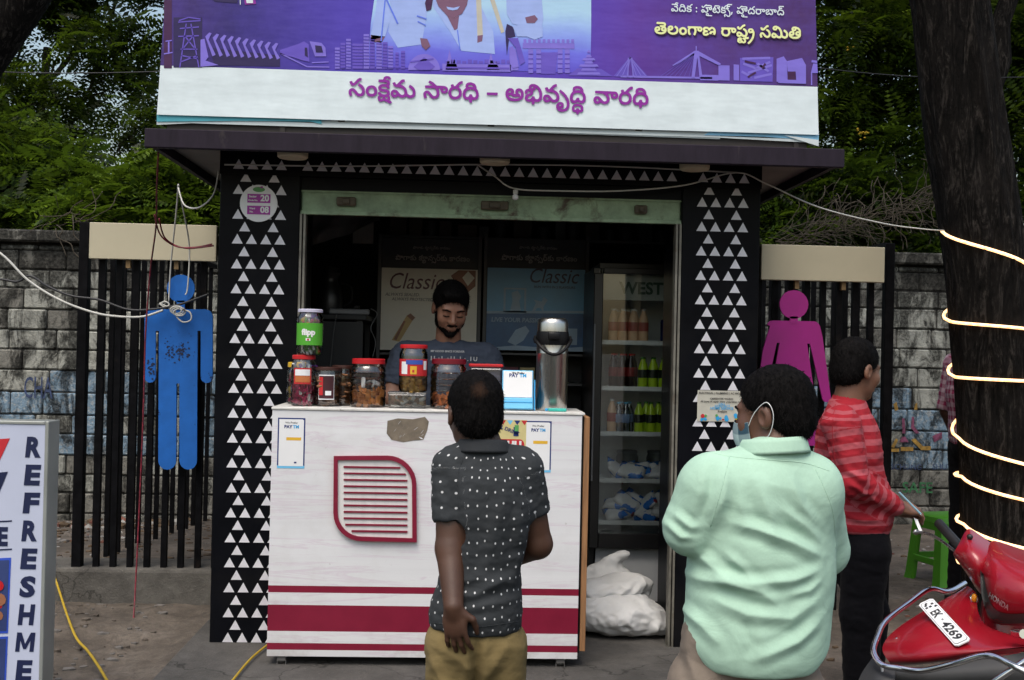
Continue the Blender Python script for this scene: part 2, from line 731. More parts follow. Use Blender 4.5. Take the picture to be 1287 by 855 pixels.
def wall_text(s, x0, x1, yb, mi, bold=0.02, hs=None):
    mb.mi = mi
    a, b = P(x0, yb, WY - 0.03), P(x1, yb, WY - 0.03)
    v, f, M = fit_text(s, a.x, b.x, a.z, WY - 0.03, bold, hs)
    mb.mesh2d((v, f), M)


wall_text('SAFE', 1134, 1172, 619, 0, 0.02)
wall_text('SCHUNG', 1120, 1158, 590, 2, 0.0)
wall_text('SHUT', 1172, 1196, 590, 2, 0.0)
for pts in ([(1115, 564), (1130, 564), (1130, 568), (1115, 568)], [(1120, 562), (1126, 551), (1129, 553), (1124, 563)],
            [(1132, 562), (1148, 562), (1148, 567), (1132, 567)], [(1145, 553), (1150, 551), (1160, 561), (1170, 561), (1170, 566), (1158, 566)],
            [(1123, 508), (1127, 505), (1129, 515), (1125, 517)], [(1150, 508), (1153, 506), (1153, 515), (1149, 515)]):
    wall_poly(pts, 1)
for pts in ([(1134, 526), (1137, 526), (1138, 545), (1134, 545)], [(1146, 524), (1149, 524), (1149, 536), (1156, 545), (1151, 545), (1145, 538)],
            [(1130, 556), (1142, 556), (1138, 549), (1134, 549)], [(1172, 548), (1184, 543), (1184, 551), (1174, 556)]):
    wall_poly(pts, 3)
wall_text('CHA', 30, 66, 500, 2, 0.01, 0.25)
mb.build('painted_marks', [M_green, M_ochre, M_navy, M_maroon], wall, fix=False)

# ------------------------------------------------------------------ barred screens with the two figures
M_bar = mat('black_bar_paint', (0.005, 0.005, 0.006), 0.5, var=0.5, vscale=14, col2=(0.02, 0.015, 0.012), c2=(0.62, 0.8), spec=0.05)
M_cream = mat('cream_board', (0.47, 0.43, 0.31), 0.6, var=0.06, vscale=2.2, col2=(0.44, 0.39, 0.27), c2=(0.6, 0.85))
M_edge = mat('board_edge', (0.35, 0.33, 0.26), 0.6)
FY = 6.12


def screen(name, label, x_out, x_in, side, zb):
    t = thing(name, label, 'fence', ((x_out + x_in) / 2, FY, zb))
    mb = MB()
    n = 0
    x = x_out + side * 0.1
    while (x_in - x) * side > 0.02:
        mb.span((x - 0.0155, FY, zb), (x + 0.0155, FY + 0.03, 2.36))
        x += side * 0.0905
    mb.span((min(x_out, x_in), FY + 0.036, 2.30), (max(x_out, x_in), FY + 0.062, 2.34))
    mb.build('grille', M_bar, t)
    mb = MB()
    y = FY + 0.30
    while y < 9.25:
        b = land(x_out, y) - 0.03
        mb.span((x_out - 0.014, y - 0.014, b), (x_out + 0.014, y + 0.014, 2.36))
        y += 0.21
    mb.span((x_out - 0.015, FY + 0.05, 2.363), (x_out + 0.015, 9.3, 2.40))
    mb.build('side_grille', M_bar, t)
    mb = MB()
    mb.span((x_out - 0.026, FY - 0.01, zb - 0.02), (x_out + 0.026, FY + 0.042, 2.39), bevel=0.003)
    mb.build('post', M_bar, t)
    return t


screen('bar_screen', 'black vertical bar screen behind the blue figure, left of the kiosk', -2.06, -1.15, 1, 0.515)
screen('bar_screen', 'black vertical bar screen behind the pink figure, right of the kiosk', 2.37, 1.41, -1, Z0 - 0.03)


def board(px, label):
    a, b, c, d = [P(x, y, FY - 0.05) for x, y in px]          # tl tr br bl
    cx = (a.x + b.x) / 2
    t = thing('sign_board', label, 'sign board', (cx, FY - 0.05, (a.z + d.z) / 2), 'blank cream boards over the screens')
    mb = MB()
    x0, x1 = (a.x + d.x) / 2, (b.x + c.x) / 2
    z1, z0 = (a.z + b.z) / 2, (c.z + d.z) / 2
    mb.span((x0, FY - 0.05, z0), (x1, FY - 0.012, z1), bevel=0.003)
    mb.build('panel', M_cream, t)
    for fx in (0.3, 0.68):
        mb = MB()
        mb.span((x0 + fx * (x1 - x0) - 0.012, FY - 0.03, z0 - 0.045), (x0 + fx * (x1 - x0) + 0.012, FY + 0.0, z0 - 0.001))
        mb.build('bracket', mat('rusty_bracket', (0.2, 0.13, 0.06), 0.8), t)
    return t


board([(112, 280), (272, 283), (272, 328), (112, 326)], 'blank cream board hung with cables over the blue figure')
board([(957, 305), (1112, 313), (1112, 356), (957, 351)], 'blank cream board over the pink figure')

M_blue = mat('chalky_blue_paint', (0.014, 0.125, 0.47), 0.6, var=0.15, vscale=9, col2=(0.008, 0.02, 0.07), c2=(0.61, 0.64), spec=0.25)
M_pink = mat('magenta_paint', (0.36, 0.008, 0.22), 0.55, var=0.12, vscale=5, col2=(0.42, 0.07, 0.28), c2=(0.62, 0.75))


def arc(cx, cy, r, a0, a1, n=8):
    return [(cx + r * math.cos(R_(a0 + (a1 - a0) * i / n)), cy + r * math.sin(R_(a0 + (a1 - a0) * i / n))) for i in range(n + 1)]


def plate(name, label, polys, m, Y):
    mb = MB()
    allp = []
    for poly in polys:
        q = [P(x, y, Y) for x, y in poly]
        q = [Vector((p.x, p.z, 0)) for p in q]
        allp += q
        area = sum(q[i].x * q[(i + 1) % len(q)].y - q[(i + 1) % len(q)].x * q[i].y for i in range(len(q)))
        if area < 0:
            q.reverse()
        M = Matrix(((1, 0, 0, 0), (0, 0, -1, Y), (0, 1, 0, 0), (0, 0, 0, 1)))
        mb.prism([(p.x, p.y) for p in q], 0.014, M)
    return mb, allp


# blue man: head, then body with arms and legs cut by slots
man_body = (arc(193, 399, 10, 180, 270) + arc(258, 399, 10, 270, 360) + [(268, 400)] + arc(260.5, 474, 7.5, 0, 180) + [(253, 416), (249, 416)] +
            arc(237.3, 579, 11, 0, 180) + [(226.3, 482), (222.6, 482)] + arc(211, 579, 11.2, 0, 180) + [(200.5, 416), (196.5, 416)] +
            arc(189.5, 474, 7, 0, 180) + [(182.5, 400)])
t = tag(None or thing('figure_sign', 'flat blue male figure sign with scratched chest', 'sign', (-1.53, FY - 0.06, 1.06)))
mb, _ = plate('', '', [arc(228, 363, 17.5, 0, 345, 22), [(223, 378), (233, 378), (233, 390), (223, 390)]], M_blue, FY - 0.062)
mb.build('head', M_blue, t)
mb, _ = plate('', '', [man_body], M_blue, FY - 0.06)
mb.build('body', M_blue, t)
mb = MB()
rs_ = random.Random(31)
for i in range(120):
    if i % 4:
        x, y = rs_.gauss(224, 10), rs_.gauss(441, 7) - 0.02 * rs_.random()
    else:
        x, y = rs_.gauss(189.5, 3), rs_.gauss(463, 6)
    if 203 < x < 246 or 184.5 < x < 194:
        s = rs_.uniform(0.4, 1.7)
        mb.face([P(x + s * math.cos(a) * rs_.uniform(.5, 1.3), y + s * math.sin(a) * rs_.uniform(.5, 1.2), FY - 0.0755 - i * 0.000004) for a in (0, 1.1, 2.2, 3.3, 4.3, 5.3)])
mb.build('scratch_marks', mat('dark_scuff', (0.008, 0.016, 0.05), 0.8), t, fix=False)
wom_body = ([(967, 410)] + arc(971, 411, 8, 200, 270) + arc(1021, 413, 9, 270, 350) + [(1033, 425), (1043, 498)] + arc(1038, 500, 5.5, 0, 170) +
            [(1017, 432), (1013.5, 432), (1032, 560), (1010, 560), (1009, 618), (997.5, 618), (997, 562), (993.5, 562), (992, 618), (980, 618),
             (979, 560), (956, 560), (979, 431), (975.5, 431)] + arc(955.5, 498, 5.5, 10, 180) + [(958, 440)])
t = thing('figure_sign', 'flat magenta female figure sign beyond the two men', 'sign', (1.83, FY - 0.06, 1.0))
mb, _ = plate('', '', [arc(997, 383, 18, 0, 345, 22), [(992, 398), (1002, 398), (1002, 407), (992, 407)]], M_pink, FY - 0.062)
mb.build('head', M_pink, t)
mb, _ = plate('', '', [wom_body], M_pink, FY - 0.06)
mb.build('body', M_pink, t)

# ------------------------------------------------------------------ kiosk
KY = 5.21
kiosk = thing('kiosk', 'black open-fronted snack kiosk clad in white triangles', 'kiosk', (0.12, KY, Z0))
M_acp = mat('black_cladding', (0.0045, 0.005, 0.007), 0.32, var=0.35, vscale=3.0, col2=(0.010, 0.010, 0.011), c2=(0.5, 0.75), spec=0.06)
M_tri = mat('white_vinyl', (0.66, 0.66, 0.70), 0.55, var=0.1, vscale=18, col2=(0.42, 0.42, 0.45), c2=(0.62, 0.75))
M_fascia = mat('purple_brown_fascia', (0.021, 0.016, 0.025), 0.6, var=0.25, vscale=7, col2=(0.06, 0.053, 0.05), c2=(0.62, 0.8), stretch=(3, 1, 0.6), spec=0.12)
M_soffit = mat('grey_soffit', (0.27, 0.255, 0.235), 0.8, var=0.2, vscale=3)
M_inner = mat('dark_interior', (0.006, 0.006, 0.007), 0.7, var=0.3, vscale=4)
M_rail = mat('galvanised_rail', (0.20, 0.19, 0.16), 0.55, metal=0.4, var=0.4, vscale=12, col2=(0.10, 0.06, 0.03), c2=(0.58, 0.7))
M_gbar = mat('green_painted_steel', (0.27, 0.38, 0.24), 0.6, var=0.35, vscale=9, col2=(0.07, 0.05, 0.03), c2=(0.54, 0.66), bump=0.2, bscale=30)
TW, TH, SP, PAIR = 0.0505, 0.0455, 0.0655, 0.1152


def tri(mb, cx, zb, Y):
    mb.face([(cx - TW / 2, Y, zb), (cx + TW / 2, Y, zb), (cx, Y, zb + TH)])


def pillar(x0, x1, first):
    mb = MB()
    mb.mi = 0
    mb.span((x0, KY, Z0), (x1, KY + 0.45, 2.6445), bevel=0.004)
    mb.mi = 1
    for k in range(20):
        zb = Z0 + 0.006 + k * PAIR
        for i in range(4):
            if k < 19:
                tri(mb, first + i * SP, zb, KY - 0.002)
            else:
                tri(mb, first + i * SP, zb, KY - 0.010)
        if k < 19:
            for i in (0.5, 2.5):
                tri(mb, first + i * SP, zb + 0.0575, KY - 0.002)
    return mb.build('pillar', [M_acp, M_tri], kiosk, fix=False)


LF = P(287.9, 735, KY).x
RF = P(882.4, 256, KY).x
pillar(-1.141, -0.772, LF)
pillar(1.018, 1.391, RF)
# header across the front, with its own rows of triangles
mb = MB()
mb.span((-1.143, KY - 0.008, 2.535), (1.393, KY + 0.10, 2.6445))
mb.mi = 1
zb = Z0 + 0.006 + 19 * PAIR
x = LF + 4.85 * SP
while x < RF - 1.3 * SP:
    tri(mb, x, zb, KY - 0.010)
    x += SP
x = LF + 0.5 * SP
i = 0
while x < RF + 3 * SP:
    if zb + 0.0575 + TH < 2.644:
        tri(mb, x, zb + 0.0575, KY - 0.010)
    x += 2 * SP * (1 if i else 1)
    i += 1
mb.build('header_beam', [M_acp, M_tri], kiosk, fix=False)
mb = MB()
mb.span((-0.771, KY + 0.02, 2.476), (1.017, KY + 0.09, 2.534))
mb.build('header_panel', M_acp, kiosk)
# shutter box and rails
mb = MB()
mb.span((-0.771, KY + 0.03, 2.375), (1.017, KY + 0.16, 2.474), bevel=0.006)
mb.span((-0.771, KY + 0.022, 2.466), (1.017, KY + 0.05, 2.4745))
mb.span((-0.771, KY + 0.015, 2.362), (1.017, KY + 0.05, 2.378))
sb = mb.build('shutter_bar', M_gbar, kiosk)
for cx, wd in ((P(622, 255, KY).x, 0.13), (P(435, 250, KY).x, 0.09), (P(806, 262, KY).x, 0.06)):
    mb = MB()
    mb.span((cx - wd / 2, KY + 0.0, 2.405), (cx + wd / 2, KY + 0.028, 2.445), bevel=0.005)
    mb.span((cx - wd / 5, KY - 0.014, 2.412), (cx + wd / 5, KY + 0.0, 2.437), bevel=0.004)
    mb.build('latch', mat('rusty_latch', (0.09, 0.075, 0.05), 0.7, var=0.5, vscale=25), sb)
for x0 in (-0.771, 0.990):
    mb = MB()
    mb.span((x0, KY - 0.002, Z0), (x0 + 0.010, KY + 0.05, 2.36))
    mb.span((x0 + 0.017, KY - 0.002, Z0), (x0 + 0.027, KY + 0.05, 2.36))
    mb.span((x0, KY + 0.05, Z0), (x0 + 0.027, KY + 0.055, 2.36))
    mb.build('shutter_rail', M_rail, kiosk)
# room
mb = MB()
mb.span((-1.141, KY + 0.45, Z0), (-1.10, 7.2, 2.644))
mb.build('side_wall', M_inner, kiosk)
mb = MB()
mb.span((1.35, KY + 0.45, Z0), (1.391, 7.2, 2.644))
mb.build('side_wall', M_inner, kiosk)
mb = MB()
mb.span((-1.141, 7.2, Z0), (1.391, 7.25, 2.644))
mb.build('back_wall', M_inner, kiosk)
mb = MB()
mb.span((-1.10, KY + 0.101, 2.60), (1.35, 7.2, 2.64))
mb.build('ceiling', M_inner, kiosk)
# roof
mb = MB()
mb.span((-1.38, 4.861, 2.645), (1.655, 7.6, 2.668))
roof = mb.build('roof', M_soffit, kiosk)
mb = MB()
mb.span((-1.385, 4.83, 2.583), (1.66, 4.86, 2.666), bevel=0.004)
mb.span((-1.385, 4.861, 2.60), (-1.36, 7.6, 2.644))
mb.span((1.635, 4.861, 2.60), (1.66, 7.6, 2.644))
mb.build('fascia', M_fascia, roof)
M_lampc = mat('cream_lamp', (0.66, 0.58, 0.42), 0.5, var=0.1)
for px, py in ((368, 193), (622, 200), (873, 208)):
    p = P(px, py, 5.03)
    mb = MB()
    mb.lathe([(0.062, p.z - 0.022), (0.068, p.z - 0.016), (0.069, p.z + 0.012), (0.064, 2.6445)], (p.x, 5.03, 0), 24)
    mb.build('ceiling_lamp', M_lampc, kiosk, smooth=40)
# ------------------------------------------------------------------ smooth bodies: distance fields -> one continuous surface
class SDF:
    """adds rounded cones and ellipsoids into one field with soft joins, then skins it"""
    def __init__(self, lo, hi, h):
        self.h = h
        self.lo = np.array(lo, float)
        self.n = np.ceil((np.array(hi, float) - self.lo) / h).astype(int) + 1
        self.f = np.full(self.n, 1.0, dtype=np.float32)

    def _sub(self, a, b, pad):
        i0 = np.maximum(np.floor((np.minimum(a, b) - pad - self.lo) / self.h).astype(int), 0)
        i1 = np.minimum(np.ceil((np.maximum(a, b) + pad - self.lo) / self.h).astype(int) + 1, self.n)
        if np.any(i1 <= i0):
            return None, None
        ax = [self.lo[k] + self.h * np.arange(i0[k], i1[k]) for k in range(3)]
        G = np.stack(np.meshgrid(*ax, indexing='ij'), -1)
        return tuple(slice(i0[k], i1[k]) for k in range(3)), G

    def _join(self, sl, d, k, op):
        o = self.f[sl]
        if op == 'add':
            if k > 0:
                h = np.clip(0.5 + 0.5 * (o - d) / k, 0, 1)
                r = o * (1 - h) + d * h - k * h * (1 - h)
            else:
                r = np.minimum(o, d)
        else:
            d = -d
            if k > 0:
                h = np.clip(0.5 - 0.5 * (o - d) / k, 0, 1)
                r = o * (1 - h) + d * h + k * h * (1 - h)
            else:
                r = np.maximum(o, d)
        self.f[sl] = r

    def cone(self, a, b, r1, r2, k=0.02, flat=None, op='add'):
        """rounded cone a->b; flat=(direction, factor) squeezes it along a direction"""
        a, b = np.array(a, float), np.array(b, float)
        sl, G = self._sub(a, b, max(r1, r2) * (max(1, flat[1]) if flat else 1) + k + 2 * self.h)
        if sl is None:
            return self
        p = G - a
        ba = b - a
        t = np.clip((p @ ba) / max(ba @ ba, 1e-12), 0, 1)
        q = p - t[..., None] * ba
        if flat:
            dv = np.array(flat[0], float)
            dv /= np.linalg.norm(dv)
            q = q + (q @ dv)[..., None] * dv * (1.0 / flat[1] - 1.0)
        d = np.sqrt((q * q).sum(-1)) - (r1 + (r2 - r1) * t)
        self._join(sl, d, k, op)
        return self

    def ell(self, c, r, rot=None, k=0.02, op='add'):
        c, r = np.array(c, float), np.array(r, float)
        m = r.max()
        sl, G = self._sub(c, c, m + k + 2 * self.h)
        if sl is None:
            return self
        p = G - c
        if rot is not None:
            Mx = np.array(rot.to_3x3() if isinstance(rot, Matrix) else Euler(rot).to_matrix())
            p = p @ Mx
        k0 = np.sqrt(((p / r) ** 2).sum(-1))
        k1 = np.sqrt(((p / (r * r)) ** 2).sum(-1)) + 1e-9
        d = k0 * (k0 - 1.0) / k1
        self._join(sl, d, k, op)
        return self

    def cut(self, point, normal, k=0.0):
        """remove everything on the normal's side of a plane"""
        ax = [self.lo[i] + self.h * np.arange(self.n[i]) for i in range(3)]
        nn = np.array(normal, float)
        nn /= np.linalg.norm(nn)
        d = (ax[0][:, None, None] - point[0]) * nn[0] + (ax[1][None, :, None] - point[1]) * nn[1] + (ax[2][None, None, :] - point[2]) * nn[2]
        if k > 0:
            h = np.clip(0.5 - 0.5 * (self.f - d) / k, 0, 1)
            self.f = (self.f * (1 - h) + d * h + k * h * (1 - h)).astype(np.float32)
        else:
            self.f = np.maximum(self.f, d).astype(np.float32)
        return self

    def mesh(self):
        f = self.f
        s = f < 0
        sx, sy, sz = s.shape
        cnt = np.zeros((sx - 1, sy - 1, sz - 1), np.uint8)
        for a in (0, 1):
            for b in (0, 1):
                for c in (0, 1):
                    cnt += s[a:sx - 1 + a, b:sy - 1 + b, c:sz - 1 + c]
        act = np.argwhere((cnt > 0) & (cnt < 8))
        idx = np.full(cnt.shape, -1, np.int32)
        idx[act[:, 0], act[:, 1], act[:, 2]] = np.arange(len(act))
        P_ = np.zeros((len(act), 3))
        W_ = np.zeros(len(act))
        cs = [(a, b, c) for a in (0, 1) for b in (0, 1) for c in (0, 1)]
        val = {c: f[act[:, 0] + c[0], act[:, 1] + c[1], act[:, 2] + c[2]] for c in cs}
        for c in cs:
            for ax in range(3):
                if c[ax] == 0:
                    e = list(c)
                    e[ax] = 1
                    va, vb = val[c], val[tuple(e)]
                    m = (va < 0) != (vb < 0)
                    t = np.where(m, va / np.where(np.abs(va - vb) < 1e-12, 1, va - vb), 0)
                    p = np.array(c, float)[None] + np.zeros((len(act), 3))
                    p[:, ax] += t
                    P_ += p * m[:, None]
                    W_ += m
        V = self.lo + self.h * (act + P_ / W_[:, None])
        Fs = []
        for ax in range(3):
            sl0 = [slice(None)] * 3
            sl1 = [slice(None)] * 3
            sl0[ax] = slice(0, -1)
            sl1[ax] = slice(1, None)
            e = np.argwhere(s[tuple(sl0)] != s[tuple(sl1)])
            u, v = (ax + 1) % 3, (ax + 2) % 3
            e = e[(e[:, u] > 0) & (e[:, v] > 0) & (e[:, u] < s.shape[u] - 1) & (e[:, v] < s.shape[v] - 1)]
            if not len(e):
                continue
            inside = s[e[:, 0], e[:, 1], e[:, 2]]
            q = []
            for du, dv in ((-1, -1), (0, -1), (0, 0), (-1, 0)):
                g = e.copy()
                g[:, u] += du
                g[:, v] += dv
                q.append(idx[g[:, 0], g[:, 1], g[:, 2]])
            q = np.stack(q, 1)
            q[~inside] = q[~inside][:, ::-1]
            Fs.append(q)
        Fa = np.concatenate(Fs)
        Fa = Fa[(Fa >= 0).all(1)]
        return V, Fa


def vnormals(V, Fa):
    n = np.cross(V[Fa[:, 2]] - V[Fa[:, 0]], V[Fa[:, 3]] - V[Fa[:, 1]])
    N = np.zeros_like(V)
    for k in range(4):
        np.add.at(N, Fa[:, k], n)
    return N / (np.linalg.norm(N, axis=1)[:, None] + 1e-12)


def relax(V, Fa, it=1, w=0.5):
    for _ in range(it):
        S = np.zeros_like(V)
        c = np.zeros(len(V))
        for a in range(4):
            for b in ((a + 1) % 4, (a + 3) % 4):
                np.add.at(S, Fa[:, a], V[Fa[:, b]])
                np.add.at(c, Fa[:, a], 1)
        V = V + w * (S / np.maximum(c, 1)[:, None] - V)
    return V


def seg_dist(V, pts):
    """distance and position along a polyline for every vertex"""
    best = np.full(len(V), 1e9)
    par = np.zeros(len(V))
    L = 0.0
    pts = [np.array(p, float) for p in pts]
    tot = sum(np.linalg.norm(b - a) for a, b in zip(pts, pts[1:]))
    for a, b in zip(pts, pts[1:]):
        ba = b - a
        l = np.linalg.norm(ba)
        t = np.clip((V - a) @ ba / (l * l), 0, 1)
        d = np.linalg.norm(V - a - t[:, None] * ba, axis=1)
        m = d < best
        best[m] = d[m]
        par[m] = (L + t[m] * l) / tot
        L += l
    return best, par


def folds(V, N, strokes, seen=False):
    """raised folds: each stroke = (polyline, width, height); a soft ridge with a hollow beside it"""
    D = np.zeros(len(V))
    for pts, wd, amp in strokes:
        if seen:
            d, t = seg_dist(V * np.array([1.0, 0, 1.0]), [(p[0], 0, p[2]) for p in pts])
            d = d + np.where(N[:, 1] < 0.15, 0, 9)
        else:
            d, t = seg_dist(V, pts)
        env = np.sin(np.pi * np.clip(t, 0.02, 0.98)) ** 0.6
        x = d / wd
        D += amp * env * (np.exp(-np.abs(x) ** 1.35 * 1.1) - 0.45 * np.exp(-((x - 1.7) ** 2) / 0.8))
    return V + N * D[:, None]


def vnoise(V, scale, seed=0, detail=3):
    o = Vector((seed * 13.7, seed * 5.1, seed * 3.3))
    return np.array([noise.fractal(Vector((v[0] * scale[0], v[1] * scale[1], v[2] * scale[2])) + o, 0.8, 2.0, detail) for v in V])


def skin_mesh(name, V, Fa, mats, parent, attr=None, mat_idx=None):
    o = np_mesh(name, V, Fa, mats, parent, smooth=True, mat_idx=mat_idx)
    if attr is not None:
        a = o.data.attributes.new('pat', 'FLOAT_VECTOR', 'POINT')
        a.data.foreach_set('vector', np.asarray(attr, np.float32).ravel())
    return o
